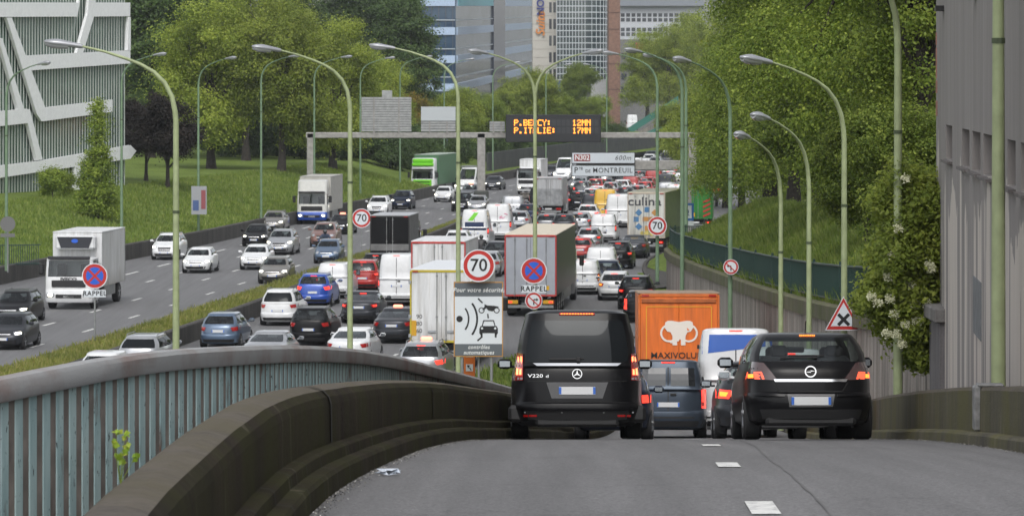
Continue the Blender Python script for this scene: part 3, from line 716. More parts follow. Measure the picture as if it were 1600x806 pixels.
# small weed against the railing
def weed():
    root = thing('weed', 'small yellow-green weed growing between railing and parapet', 'plant')
    rng = np.random.default_rng(9); c0 = W(188, 755, 19.2); Cs = []
    m = MB()
    for px, py in ((182, 675), (195, 680), (180, 695), (200, 700), (185, 712), (192, 722), (210, 716), (192, 705), (178, 690)):
        p = W(px, py, 19.2 + rng.uniform(-.05, .05)); Cs.append(np.array(p) + rng.normal(size=(5, 3)) * .008); m.tube([c0, c0.lerp(p, .6), p], [.002, .0015, .001], 4)
    C = np.concatenate(Cs); ob('foliage', qmesh('foliage', leafquads(C, np.tile([0, -1, .3], (len(C), 1)), .036, rng, .8), m_leaf('weed_leaf', (.16, .27, .03), (.24, .36, .04), (.36, .40, .06))), root)
    m.build('stem', LG, root)
weed()
m = MB(); rng2 = random.Random(2)
pl = [(WXX(26.5) if 0 else XL(31.8) + .1 + rng2.uniform(0, .22), 31.8 + rng2.uniform(-.1, .1), RZ(31.8) + rng2.uniform(.01, .07)) for _ in range(14)]
m.add(pl, [(i, (i + 3) % 14, (i + 5) % 14) for i in range(14)]); tag(m.build('plastic_litter', mat('litter', (.5, .55, .62), .3), None, 0), 'crumpled clear plastic litter lying by the left kerb', 'litter')
# ------------------------------------------------------------------ vehicles
def paint(name, c, metal=0, rough=.28):
    k = 'paint_' + name
    if k in MATS: return MATS[k]
    m, nt, b = nm(k); n = noise_node(nt, 3, 6)
    r = ramp_node(nt, n.outputs[0], [(.35, tuple(x * .9 for x in c)), (.65, c)]); nt.links.new(r.outputs[0], b.inputs['Base Color'])
    b.inputs['Metallic'].default_value = metal; b.inputs['Roughness'].default_value = rough; b.inputs['Coat Weight'].default_value = .7 if max(c) > .1 else .08; b.inputs['Specular IOR Level'].default_value = .5 if max(c) > .1 else .15; b.inputs['Coat Roughness'].default_value = .04
    MATS[k] = m; return m
PC = {'white': ((.68, .69, .70), 0), 'offwhite': ((.58, .58, .55), 0), 'black': ((.006, .006, .007), 0), 'silver': ((.42, .43, .45), .6), 'grey': ((.13, .135, .145), .5), 'darkgrey': ((.045, .048, .055), .4),
      'darkblue': ((.015, .022, .045), .3), 'blue': ((.015, .07, .38), .2), 'greyblue': ((.10, .15, .23), .4), 'steelblue': ((.045, .058, .078), .4), 'red': ((.35, .015, .012), 0), 'brown': ((.22, .12, .10), .3),
      'taupe': ((.22, .21, .19), .5), 'yellow': ((.65, .38, .01), 0), 'green': ((.02, .22, .03), 0), 'orange': ((.75, .16, .015), 0), 'cream': ((.55, .50, .38), 0)}
def P_(k): return paint(k, *PC[k])
GLASSC = m_glass('car_glass_clear', (.70, .77, .76), .92); GLASS = m_glass('car_glass', (.62, .68, .68), .85); GLASSD = m_glass('car_glass_dark', (.12, .12, .13), .07)
RED_ON = mat('light_red_on', (.5, .01, .005), .3, emit=1.5, ec=(1, .05, .03)); RED_DIM = mat('light_red', (.30, .008, .008), .15, coat=1, emit=.04, ec=(1, .02, .01))
ORA_ON = mat('light_orange_on', (.8, .2, .02), .3, emit=2.2, ec=(1, .2, .02)); HEAD_ON = mat('headlight_on', (.9, .9, .8), .2, emit=5, ec=(1, .93, .72)); HEAD_OFF = mat('headlight_off', (.55, .57, .6), .1, .3, coat=1)
CHROME = mat('chrome', (.75, .76, .78), .12, 1); PLATE = mat('plate_white', (.60, .61, .62), .4); PLB = mat('plate_blue', (.02, .12, .5), .4)
MGL = mat('mirror_silver', (.22, .24, .26), .12, .9); RIM = mat('rim_alloy', (.38, .39, .41), .3, .8); SEATM = mat('seat_fabric', (.03, .03, .034), .9); LAMPW = mat('clear_lens', (.45, .45, .47), .1, .2, coat=1)
MESHC = {}
def cached(key, fn):
    if key not in MESHC: MESHC[key] = fn()
    return MESHC[key]

def spec(kind):
    # L, W, H, belt, tail (rear glass base inset), rg_top, ws_base, ws_top, trunk, n
    S = {'hatch': (4.15, 1.76, 1.47, .96, .16, .62, .95, .22, 0, 4.6), 'small': (3.65, 1.66, 1.48, .97, .12, .5, .85, .2, 0, 4.6), 'sedan': (4.7, 1.83, 1.44, .98, .85, 1.75, 1.0, .15, 1, 4.6),
         'suv': (4.45, 1.84, 1.64, 1.08, .14, .52, 1.0, .3, 0, 5), 'mpv': (4.6, 1.84, 1.66, 1.05, .12, .42, 1.25, .35, 0, 5), 'wagon': (4.7, 1.82, 1.5, .98, .14, .6, 1.0, .2, 0, 4.8),
         'astra': (4.25, 1.755, 1.45, .97, .17, .60, .95, .22, 0, 5.6), 'merc': (5.14, 1.93, 1.86, 1.03, .10, .26, 1.45, .75, 0, 7),
         'kangoo': (4.4, 1.84, 1.84, 1.12, .04, .14, 1.2, .55, 0, 7), 'trafic': (5.0, 1.95, 1.98, 1.2, .04, .14, 1.65, .9, 0, 8), 'sprinter': (5.9, 2.02, 2.6, 1.35, .03, .12, 2.1, 1.3, 0, 9)}
    return S[kind]
def rows_for(kind):
    L, W_, H, bt, tb, tt, wb, wt, trunk, n = spec(kind); h = W_ / 2; r = -L / 2; f = L / 2
    van = kind in ('kangoo', 'trafic', 'sprinter', 'merc')
    bl = .60 if not van else (.50 if kind == 'merc' else .62); hz = min(bt - .04, 1.02 if van else bt - .02)
    ng = h * (.90 if van else .925 if kind == 'astra' else .895); tw = h * (.80 if van else .77 if kind == 'astra' else .72)
    wb_, wt_ = f - wb, f - wb - wt - (.35 if not van else .1)
    R = [(.19, h * .84, r + .16, f - .2, .19), (.25, h * .95, r + .06, f - .06, .25), (.42, h * .99, r + .0, f, .40), (bl - .05, h, r + .0, f - .0, .52), (bl, h * .995, r + .015, f - .02, .58), (bl + .03, h * .99, r + .06, f - .05, .62),
         ((bl + bt) / 2 + .05, h * .99, r + .075, f - .10, .70), (bt - .08, h * .98, r + .09, f - .28, hz - .14), (bt - .02, h * .965, r + .11, f - wb * .55, hz - .05)]
    if trunk: R += [(bt + .02, h * .94, r + .16, wb_ + .3, hz), (bt + .06, h * .90, r + tb - .12, wb_ + .1, bt + .04)]
    else: R += [(bt + .015, h * .94, r + tb - .02, wb_ + .12, hz + .02)]
    g0 = len(R); z0 = bt + .07 + (.03 if trunk else 0); z1 = H - ((.085 if kind == 'astra' else .13) if not van else .16)
    rb, rt = r + tb + .02, r + tt + (0 if not trunk else 0)
    for t in (0, .33, .67, 1):
        tt_ = t; cz = z0 + (z1 - z0) * tt_; bulge = math.sin(t * math.pi) * .02
        R.append((cz, ng + (tw - ng) * (t ** 1.35) + bulge, rb + (rt - rb) * t - bulge * 1.2, wb_ + (wt_ - wb_) * t + bulge, cz))
    g1 = len(R) - 1
    e = 1 if not van else .45
    R += [(H - (.045 if kind == 'astra' else .055), tw * (.965 if not van else .97), rt + .08 * e, wt_ - .12 * e, H - .055), (H - .02, tw * .88, rt + .22 * e, wt_ - .3 * e, H - .02), (H - .004, tw * .7, rt + .45 * e, wt_ - .55 * e, H - .004), (H, tw * .4, rt + .8 * e, wt_ - .8 * e, H)]
    return R, g0, g1, n
def SY(kind, side, x, z):
    R, g0, g1, n = cached(('rows', kind), lambda: rows_for(kind)); i = 0; q = 0 if side < 0 else 4
    while i < len(R) - 2 and R[i + 1][q] < z: i += 1
    a, b = R[i], R[i + 1]; t = min(1, max(0, (z - a[q]) / max(1e-6, b[q] - a[q])))
    w, yr, yf = (a[k] + (b[k] - a[k]) * t for k in (1, 2, 3)); u = min(.985, abs(x) / w); Lh = (yf - yr) / 2
    return (yf + yr) / 2 + side * Lh * (1 - u ** n) ** (1 / n)
def ringloop(row, n):
    z, w, yr, yf, zf = row; c = .5 ** (1 / n); half = []
    Lh = (yf - yr) / 2; yc = (yf + yr) / 2
    for s in (-1, 1):
        xs = [0, .35, .65, .85, .93, 1]; part = [(q * c, s * (1 - (q * c) ** n) ** (1 / n)) for q in xs]
        sid = [(1 - (q * c) ** n) ** (1 / n) for q in (.97, .86, .70, .4, .05)]; part += [(x, s * q * c) for x, q in zip(sid, (.97, .86, .70, .4, .05))]
        half.append(part)
    pts = half[0] + half[1][::-1]
    full = pts + [(-x, y) for x, y in pts[::-1][1:-1]]
    out = []
    for u, v in full:
        y = yc + v * Lh; t = (v + 1) / 2; out.append((u * w, y, z + (zf - z) * t))
    return out
NH = 22
def seg_class(k):
    n = 2 * (NH - 1)
    if k >= NH - 1: k = n - 1 - k
    if k <= 3: return 'rear'
    if 7 <= k <= 9: return 'side'
    if 11 <= k <= 13: return 'side'
    if k == 10: return 'pillar'
    if k >= 17: return 'front'
    return 'body'
def car_meshes(kind, rear_glass, side_glass):
    R, g0, g1, n = cached(('rows', kind), lambda: rows_for(kind)); loops = [ringloop(r, n) for r in R]; N = len(loops[0])
    parts = {'body': [], 'rear_window': [], 'windscreen': [], 'side_window': [], 'side_window2': [], 'pillar': [], 'pillar2': []}
    V = [p for l in loops for p in l]
    for i in range(len(loops) - 1):
        for k in range(N):
            k2 = (k + 1) % N; f = (i * N + k, i * N + k2, (i + 1) * N + k2, (i + 1) * N + k); t = 'body'
            if g0 <= i < g1:
                c = seg_class(k)
                if c == 'rear' and rear_glass: t = 'rear_window'
                if c == 'front': t = 'windscreen'
                if c == 'side':
                    kk = k if k < NH - 1 else 2 * (NH - 1) - 1 - k
                    if side_glass or kk >= 12: t = 'side_window' if k < NH - 1 else 'side_window2'
                if c == 'pillar' and side_glass: t = 'pillar' if k < NH - 1 else 'pillar2'
            parts[t].append(f)
    parts['body'] += [tuple(range(N))[::-1], tuple(range((len(loops) - 1) * N, len(loops) * N))]
    out = {}
    for name, fs in parts.items():
        if not fs: continue
        used = sorted({i for f in fs for i in f}); mp = {i: j for j, i in enumerate(used)}
        m = MB(); m.v = [V[i] for i in used]; m.f = [tuple(mp[i] for i in f) for f in fs]; m.m = [0] * len(fs); out[name] = m
    return out
def patch(kind, side, quad, off=.008, th=.03, nx=4, nz=3, m=None, mi=0):
    # quad: (x,z) tl,tr,br,bl on the body surface; returns a small curved panel lying on it
    m = m or MB(); tl, tr, br, bl = [Vector(q) for q in quad]; F_, B_ = [], []
    for j in range(nz + 1):
        for i in range(nx + 1):
            a = tl.lerp(tr, i / nx); b = bl.lerp(br, i / nx); p = a.lerp(b, j / nz); y = SY(kind, side, p.x, p.y)
            F_.append((p.x, y + side * off, p.y)); B_.append((p.x * .985, y - side * th, p.y))
    n = nx + 1; N = n * (nz + 1); fs = []
    for j in range(nz):
        for i in range(nx): a = j * n + i; fs.append((a, a + 1, a + n + 1, a + n)); 
    ring = [i for i in range(n)] + [j * n + nx for j in range(1, nz + 1)] + [nz * n + i for i in range(nx - 1, -1, -1)] + [j * n for j in range(nz - 1, 0, -1)]
    for i in range(len(ring)):
        a, b = ring[i], ring[(i + 1) % len(ring)]; fs.append((a, N + a, N + b, b))
    return m.add(F_ + B_, fs, mi)
def mirrorq(q): return [(-q[1][0], q[1][1]), (-q[0][0], q[0][1]), (-q[3][0], q[3][1]), (-q[2][0], q[2][1])]
def wheel_mesh(r, w):
    def f():
        m = MB(); m.lathe([(-w / 2, r * .62), (-w / 2, r * .93), (-w / 2 + .03, r), (w / 2 - .03, r), (w / 2, r * .93), (w / 2, r * .62)], (0, 0, 0), 'x', 20); t = m.mesh('wheel', RUB, 30)
        m = MB(); m.lathe([(-w / 2 + .02, r * .6), (-w / 2 + .005, r * .6), (-w / 2 + .02, r * .56)], (0, 0, 0), 'x', 20); m.lathe([(w / 2 - .02, r * .56), (w / 2 - .005, r * .6), (w / 2 - .02, r * .6)], (0, 0, 0), 'x', 20)
        for s in (-1, 1):
            for k in range(5):
                M = Matrix.Rotation(2 * math.pi * k / 5, 4, 'X'); m.box((s * (w / 2 - .002), 0, r * .3), (.02, r * .16, r * .56), .004, 0, M)
        return t, m.mesh('rim', RIM, 30)
    return cached(('wheel', r, w), f)
def add_wheels(root, xs, ys, r, w):
    t, rm = wheel_mesh(r, w)
    for y in ys:
        for s in (-1, 1):
            o = ob('wheel', t, root, (s * xs, y, r)); ob('rim', rm, o)
def part(root, name, key, fn): return ob(name, cached(key, fn), root)

def car(kind, paintk, px, d, label, cat='car', face='away', yaw=None, group=None, x=None, brake=True, lod=0, rear_glass=True, side_glass=None, taxi=False, head=True, dark=False, ramp=False, extra=None, name=None, lights='low', orange=False, z=0.0, vstyle=None):
    L, W_, H, bt, tb, tt, wb, wt, trunk, n = spec(kind); van = kind in ('kangoo', 'trafic', 'sprinter')
    side_glass = (not van) if side_glass is None else side_glass
    X = gx(px, d) if x is None else x; dc = d + L / 2
    if yaw is None:
        fn = M2 if not ramp else (lambda q: (XL(q) + XR(q)) / 2)
        yaw = math.atan((fn(dc + 3) - fn(dc - 3)) / 6)
        if ramp: yaw = min(yaw, .05)
    cx = X + math.sin(yaw) * L / 2; pitch = 0; z0 = z
    if ramp:
        z0 = RZ(dc) + .008; pitch = math.atan((RZ(dc + 2) - RZ(dc - 2)) / 4)
    rot = (pitch, 0, -yaw) if face == 'away' else (0, 0, math.pi - yaw)
    nmv = name or {'hatch': 'car', 'small': 'car', 'sedan': 'car', 'wagon': 'car', 'suv': 'suv', 'mpv': 'minivan', 'astra': 'car', 'merc': 'minivan', 'kangoo': 'van', 'trafic': 'van', 'sprinter': 'van'}[kind]
    root = thing(nmv, label, cat, (cx, dc, z0), rot, group)
    P = P_(paintk); WG_ = GLASSC if kind == 'astra' else GLASS; ms = cached(('parts', kind, rear_glass, side_glass), lambda: car_meshes(kind, rear_glass, side_glass)); G = GLASSD if dark else WG_
    for k, m_ in (('body', P), ('rear_window', G), ('windscreen', WG_), ('side_window', G), ('side_window2', G), ('pillar', BLACK), ('pillar2', BLACK)):
        if k in ms: part(root, k.rstrip('2'), ('m', kind, rear_glass, side_glass, k, m_.name), lambda: ms[k].mesh(k, m_, 38))
    r, f, h = -L / 2, L / 2, W_ / 2
    wr = .40 if kind in ('sprinter',) else .34 if van or kind in ('merc', 'suv') else .315
    add_wheels(root, h - .135, (r + L * .2, f - L * .185), wr, .24)
    def seats():
        m = MB(); R, g0, g1, nn = rows_for(kind); zz = bt + .02
        m.box((0, (r + tb + .3 + f - wb - .1) / 2 , zz - .03), (W_ * .8, L - tb - wb - .7, .05)) if 0 else None
        y0, y1 = r + max(tb, tt - .35) + .3, f - wb - .3
        m.box((0, (y0 + y1) / 2, bt - .2), (W_ * .84, y1 - y0, .3), .05); zh = min(bt + .33, H - .27)
        for y in ((r + tt + .22, r + tt + 1.15) if not van else (y1 - .9,)):
            if y > y1: continue
            for s in (-.38, .38):
                m.box((s * W_ / 1.8, y, zh - .26), (.44, .14, .42), .06); m.box((s * W_ / 1.8, y, zh), (.24, .1, .17), .04)
        return m.mesh('seats', SEATM, 40)
    part(root, 'seats', ('seats', kind), seats)
    def mirrors(s):
        m = MB(); y = f - wb - .35; M = Matrix.Translation((s * (h + .10), y, bt + .10)); m.box((0, 0, 0), (.22, .12, .15 if not van else .26), .045, 0, M); m.box((-s * .13, 0, -.04), (.1, .05, .04), .01, 0, M)
        return m.mesh('wing_mirror', P if not van else BLACK, 40)
    def mglass(s):
        m = MB(); m.box((s * (h + .10), f - wb - .35 - .061, bt + .10), (.165, .012, .095 if not van else .18), .03); return m.mesh('mirror_glass', MGL, 40)
    for s in (-1, 1):
        o = part(root, 'wing_mirror', ('mir', kind, paintk, s), lambda: mirrors(s))
        if lod < 2: part(o, 'mirror_glass', ('mirg', kind, s), lambda: mglass(s))
    # rear end
    def plate(side, z):
        m = MB(); y = SY(kind, side, 0, z) + side * .012; m.box((0, y, z), (.52, .02, .11), 0, 0)
        for s in (-.245, .245): m.box((s, y + side * .003, z), (.035, .02, .1), 0, 1)
        return m.mesh('number_plate', [PLATE, PLB], 0)
    show_rear = face == 'away'
    if show_rear:
        zl0, zl1 = {'low': (bt - .24, bt - .06)}.get(lights, (bt - .24, bt - .06))
        tlx0, tlx1 = h * .60, h * .955
        lq = [(tlx0, bt - .07), (tlx1, bt - .03), (tlx1, bt - .20), (tlx0 + .08, bt - .22)]
        if lights == 'tall': lq = [(h * .80, bt + .15), (h * .93, bt + .15), (h * .955, bt - .32), (h * .80, bt - .32)]
        if lights == 'vert': lq = [(h * .76, bt + .0), (h * .95, bt + .06), (h * .96, bt - .34), (h * .80, bt - .30)]
        if kind in ('kangoo', 'trafic', 'sprinter'): lq = [(h * .86, bt + .02), (h * .965, bt + .02), (h * .965, bt - .42), (h * .86, bt - .42)]
        Lm = RED_ON if brake == 'full' else RED_DIM
        for s in (-1, 1):
            q = lq if s > 0 else mirrorq(lq); o = part(root, 'taillight', ('tl', kind, lights, s, Lm.name), lambda: patch(kind, -1, q, .012).mesh('taillight', Lm, 40))
            if brake and lod < 2:
                c = Vector((sum(p[0] for p in q) / 4, sum(p[1] for p in q) / 4)); q2 = [tuple(c + (Vector(p) - c) * .5) for p in q]
                EM = ORA_ON if (orange and s == (1 if orange == 'right' else -1)) else RED_ON
                part(o, 'bulb', ('tb', kind, lights, s, EM.name), lambda: patch(kind, -1, q2, .02, .01).mesh('bulb', EM, 40))
        if brake:
            zb = (H - .10) if not van else H - .07; wbk = .16
            part(root, 'brake_light', ('bk', kind), lambda: MB().box((0, SY(kind, -1, 0, zb) - .0, zb), (wbk * 2, .05, .025)).mesh('brake_light', RED_ON, 0))
        pz = bt - .22 if not (kind in ('suv', 'mpv', 'merc') or van) else bt - .34
        if kind == 'sedan': pz = bt - .2
        if kind == 'merc': pz = .69
        if kind == 'astra': pz = .51
        part(root, 'number_plate', ('pl', kind, -1), lambda: plate(-1, pz))
        part(root, 'bumper_trim', ('bt', kind), lambda: patch(kind, -1, [(-h * .9, .40), (h * .9, .40), (h * .85, .27), (-h * .85, .27)], .012, .02, 12, 1).mesh('bumper_trim', BLACK, 40))
        if lod < 2 and not van:
            part(root, 'recess', ('rc', kind), lambda: patch(kind, -1, [(-h * .42, pz + .10), (h * .42, pz + .10), (h * .36, pz - .09), (-h * .36, pz - .09)], .002, .02, 6, 2).mesh('recess', P if 0 else BLACK, 40)) if paintk in ('black', 'darkgrey') and 0 else None
            def wip():
                m = MB(); zz = bt + .12 + (.04 if trunk else 0); m.box((-.15, SY(kind, -1, 0, zz) - .02, zz), (.5, .02, .02), .004); return m.mesh('wiper', BLACK, 0)
            if rear_glass and not trunk: part(root, 'wiper', ('wp', kind), wip)
        if van:
            def seams():
                m = MB(); m.add([], []); 
                for (x, w, z0_, z1_) in ((0, .014, .55, H - .18),): patch(kind, -1, [(x - w, z1_), (x + w, z1_), (x + w, z0_), (x - w, z0_)], .004, .01, 1, 8, m)
                patch(kind, -1, [(-h * .8, .50), (h * .8, .50), (h * .8, .46), (-h * .8, .46)], .004, .01, 8, 1, m)
                return m.mesh('door_seam', BLACK, 0)
            part(root, 'door_seam', ('seam', kind), seams)
            if lod < 2:
                for s in (-1, 1):
                    for zz in (.8, H - .45): part(root, 'hinge', ('hinge', kind, s, zz), lambda: MB().box((s * h * .88, SY(kind, -1, s * h * .88, zz) - .01, zz), (.06, .05, .1), .01).mesh('hinge', BLACK, 0))
            part(root, 'handle', ('hd', kind), lambda: MB().box((.12, SY(kind, -1, .1, bt - .1) - .02, bt - .1), (.14, .04, .06), .01).mesh('handle', BLACK, 0))
            if vstyle == 'windows':
                for s in (-1, 1):
                    q = [(s * .06 if s > 0 else -h * .8, H - .2), (h * .8 if s > 0 else -.06, H - .2), (h * .83 if s > 0 else -.06, bt + .1), (.06 if s > 0 else -h * .83, bt + .1)]
                    part(root, 'rear_window', ('vw', kind, s), lambda: patch(kind, -1, q, .006, .01, 5, 3).mesh('rear_window', mat('van_window', (.02, .022, .025), .05, coat=1), 0))
    else:
        hq = [(h * .52, .76), (h * .94, .80), (h * .95, .66), (h * .62, .62)]
        if van: hq = [(h * .64, .96), (h * .93, 1.0), (h * .95, .72), (h * .66, .72)]
        if kind == 'suv': hq = [(h * .55, .88), (h * .94, .92), (h * .95, .76), (h * .62, .74)]
        hm = mat('lens', (.5, .52, .55), .1, .4, coat=1)
        for s in (-1, 1):
            q = hq if s > 0 else mirrorq(hq); o = part(root, 'headlight', ('hl', kind, s), lambda: patch(kind, 1, q, .012).mesh('headlight', hm, 40))
            if head:
                c = Vector((sum(p[0] for p in q) / 4, sum(p[1] for p in q) / 4)); q2 = [tuple(c + (Vector(p) - c) * .62) for p in q]
                part(o, 'bulb', ('hb', kind, s), lambda: patch(kind, 1, q2, .022, .01).mesh('bulb', HEAD_ON, 40))
        gz = .66 if not van else .78; gh = .09 if kind != 'suv' else .14
        part(root, 'grille', ('gr', kind), lambda: patch(kind, 1, [(-h * .45, gz + gh), (h * .45, gz + gh), (h * .4, gz - gh * .6), (-h * .4, gz - gh * .6)], .008, .02, 6, 2).mesh('grille', mat('grille_black', (.02, .02, .022), .35), 40))
        part(root, 'grille_bar', ('grb', kind), lambda: patch(kind, 1, [(-h * .42, gz + .02), (h * .42, gz + .02), (h * .42, gz - .0), (-h * .42, gz - .0)], .02, .01, 6, 1).mesh('grille_bar', CHROME, 40))
        part(root, 'air_intake', ('ai', kind), lambda: patch(kind, 1, [(-h * .7, .42), (h * .7, .42), (h * .62, .27), (-h * .62, .27)], .01, .02, 8, 1).mesh('air_intake', BLACK, 40))
        part(root, 'number_plate', ('pl', kind, 1), lambda: plate(1, .47))
    if kind in ('suv', 'wagon', 'mpv') and lod < 2:
        def rails():
            m = MB(); R, g0, g1, nn = rows_for(kind); tw = R[g1][1]
            for s in (-1, 1): m.tube([(s * tw * .9, R[g1][2] + .45, H - .03), (s * tw * .92, R[g1][2] + .6, H + .03), (s * tw * .92, R[g1][3] - .6, H + .03), (s * tw * .9, R[g1][3] - .4, H - .03)], .018, 5)
            return m.mesh('roof_rail', GREY, 40)
        part(root, 'roof_rail', ('rr', kind), rails)
    if taxi:
        part(root, 'roof_sign', ('taxi',), lambda: MB().box((0, 0, 0), (.42, .14, .13), .04).mesh('roof_sign', mat('taxi_lamp', (.9, .25, .2), .4, emit=2.0, ec=(1, .25, .15)), 30)).location = (0, .0, H + .05)
    if extra: extra(root, kind, L, W_, H, bt)
    return root

# --- lorries
def dirty(k):
    n_ = 'dirty_' + k
    if n_ in MATS: return MATS[n_]
    c = PC[k][0]; m, nt, b = nm(n_); a = noise_node(nt, 1.6, 7, (2.2, 1, .25)); q = noise_node(nt, 5, 6, (1.5, 1, .12))
    r = ramp_node(nt, a.outputs[0], [(.3, tuple(x * .72 + .01 for x in c)), (.6, c)]); r2 = ramp_node(nt, q.outputs[0], [(.3, (.8, .78, .75)), (.55, (1, 1, 1))])
    tc = nt.nodes.new('ShaderNodeTexCoord'); sp = nt.nodes.new('ShaderNodeSeparateXYZ'); nt.links.new(tc.outputs['Object'], sp.inputs[0]); ad = nt.nodes.new('ShaderNodeMath'); ad.operation = 'MULTIPLY_ADD'; ad.inputs[1].default_value = .9; nt.links.new(q.outputs[0], ad.inputs[0]); nt.links.new(sp.outputs[2], ad.inputs[2])
    r3 = ramp_node(nt, ad.outputs[0], [(0, (.6, .57, .53)), (1, (1, 1, 1))]); mr = nt.nodes.new('ShaderNodeMapRange'); mr.inputs[1].default_value = 1.2; mr.inputs[2].default_value = 2.3; nt.links.new(ad.outputs[0], mr.inputs[0]); nt.links.new(mr.outputs[0], r3.inputs[0])
    o = mix_node(nt, 1.0, r.outputs[0], r2.outputs[0], 'MULTIPLY'); o = mix_node(nt, 1.0, o, r3.outputs[0], 'MULTIPLY'); nt.links.new(o, b.inputs['Base Color']); b.inputs['Roughness'].default_value = .45; MATS[n_] = m; return m
def lorry(px, d, label, face='away', L=8.0, H=3.6, W_=2.5, box='white', door=None, frame=None, side=None, roofc=None, cab='white', yaw=None, rows=3, deck=1.0, name='lorry', extra=None, ramp=False, cat='lorry', cabH=2.9, cabc2=None, group=None, cab_on=True, hz=None, lights=True, norod=False):
    if yaw is None:
        fn = (lambda q: (XL(q) + XR(q)) / 2) if ramp else M2
        yaw = math.atan((fn(d + L / 2 + 3) - fn(d + L / 2 - 3)) / 6)
    X = gx(px, d); cx = X + math.sin(yaw) * L / 2; dc = d + L / 2; z0 = 0; pitch = 0
    if ramp: z0 = RZ(dc) + .01; pitch = math.atan((RZ(dc + 3) - RZ(dc - 3)) / 6)
    rot = (pitch, 0, -yaw) if face == 'away' else (0, 0, math.pi - yaw)
    root = thing(name, label, cat, (cx, dc, z0), rot, group); h = W_ / 2; r, f = -L / 2, L / 2; cl = 1.9 if cab_on else 0
    bx0, bx1 = r, f - cl - (.35 if cab_on else 0)
    BM = dirty(box) if isinstance(box, str) else box; SM = (dirty(side) if isinstance(side, str) else side) or BM; DM = (dirty(door) if isinstance(door, str) else door) or BM
    # cargo box: side panels, front bulkhead, doors and roof as parts
    yb = (bx0 + bx1) / 2; lb = bx1 - bx0; hb = H - deck
    MB().box((0, yb + .03, deck + hb / 2 - .02), (W_ - .01, lb - .08, hb - .05), .02).build('cargo_box', SM, root)
    MB().box((0, yb, H - .01), (W_ + .02, lb + .02, .05), .015).build('roof', (P_(roofc) if isinstance(roofc, str) else roofc) or BM, root)
    FM = frame or GREY; m = MB()
    for s in (-1, 1): m.box((s * (h - .032), r - .0, deck + hb / 2 - .03), (.064, .10, hb - .06), .01)
    m.box((0, r - .0, H - .072), (W_ - .128, .10, .088), .01); m.box((0, r - .0, deck + .03), (W_ - .128, .10, .09), .01)
    if lb > 5:
        pass
    m.build('frame', FM, root)
    if face == 'away':
        for s in (-1, 1): MB().box((s * (h - .064) / 2, r - .0, deck + hb / 2 - .02), ((h - .064) - .012, .06, hb - .19), .006).build('rear_door', DM, root)
        m = MB()
        for x in () if norod else (-.18, .18) + ((-.75, .75) if W_ > 2.4 and rows > 3 else ()):
            m.tube([(x, r - .07, deck + .02), (x, r - .07, H - .1)], .018, 6); 
            for zz in (deck + .12, deck + hb * .35, H - .25): m.box((x, r - .06, zz), (.08, .06, .05))
        if not norod: m.build('lock_rod', GREY, root)
        for s in (-1, 1):
            MB().box((s * (h - .32), r + .0, deck - .28), (.42, .08, .16), .01).build('taillight', RED_DIM, root)
            if lights: MB().box((s * (h - .28), r - .045, deck - .28), (.16, .02, .1)).build('brake_light', RED_ON, root)
            MB().box((s * (h - .22), r - .06, H - .08), (.22, .04, .05)).build('marker_light', RED_DIM, root)
        MB().box((0, r + .05, deck - .5), (W_ - .3, .12, .14), .01).build('underrun_bar', GREY, root)
        m = MB(); m.box((0, r - .02, deck - .28), (.54, .03, .12), 0, 0); m.build('number_plate', PLATE, root)
        for s in (-1, 1): MB().box((s * (h - .32), r + .6, .5), (.5, .02, .7)).build('mud_flap', BLACK, root)
    MB().box((0, yb + .2, deck - .18), (1.0, lb - .3, .3), .02).build('chassis', BLACK, root)
    ys = [r + 1.4 + 1.25 * i for i in range(max(1, rows - 1))] + [f - 1.25]
    t, rm = wheel_mesh(.5, .32)
    for y in ys:
        for s in (-1, 1): o = ob('wheel', t, root, (s * (h - .2), y, .5)); ob('rim', rm, o)
    for s in (-1, 1): MB().box((s * (h - .06), yb + .8, .75), (.04, max(1, lb * .45), .5)).build('side_guard', GREY, root)
    if cab_on:
        CP = P_(cab) if isinstance(cab, str) else cab; C2 = (P_(cabc2) if cabc2 else CP)
        y1 = f; y0 = f - cl; w = h - .03; n = 9
        rw = [(.35, w * .97, y0, y1 - .06), (.45, w, y0, y1), (.95, w, y0, y1), (1.0, w, y0, y1 - .03), (1.55, w, y0, y1 - .05), (1.62, w, y0, y1 - .06), (2.0, w * .99, y0, y1 - .10), (2.42, w * .97, y0 + .0, y1 - .18), (2.50, w * .97, y0, y1 - .2), (cabH - .12, w * .94, y0, y1 - .35), (cabH - .03, w * .9, y0 + .06, y1 - .55), (cabH, w * .7, y0 + .2, y1 - .8)]
        loops = [ringloop((z, ww, a, b, z), n) for z, ww, a, b in rw]; N = len(loops[0]); V = [p for l in loops for p in l]; gl, bd, sg, lo_, sg2 = [], [], [], [], []
        for i in range(len(loops) - 1):
            for k in range(N):
                k2 = (k + 1) % N; q = (i * N + k, i * N + k2, (i + 1) * N + k2, (i + 1) * N + k); c = seg_class(k)
                if 5 <= i < 7 and c == 'front': gl.append(q)
                elif 5 <= i < 7 and c == 'side': (sg if k < NH - 1 else sg2).append(q)
                elif i < 3: lo_.append(q)
                else: bd.append(q)
        bd.append(tuple(range((len(loops) - 1) * N, len(loops) * N)))
        for nn, fs, mm in (('cab_shell', bd, CP), ('cab_skirt', lo_, C2), ('windscreen', gl, GLASS), ('side_window', sg, GLASS), ('side_window', sg2, GLASS)):
            us_ = sorted({i for q in fs for i in q}); mp = {i: j for j, i in enumerate(us_)}; m = MB(); m.v = [V[i] for i in us_]; m.f = [tuple(mp[i] for i in q) for q in fs]; m.m = [0] * len(fs); m.build(nn, mm, root, 38)
        m = MB()
        m.box((0, y0 + .7, 1.45), (1.9, 1.0, .3), .05)
        for s in (-1, 1): m.box((s * .6, y0 + .5, 1.85), (.5, .15, .7), .06)
        m.build('seats', SEATM, root)
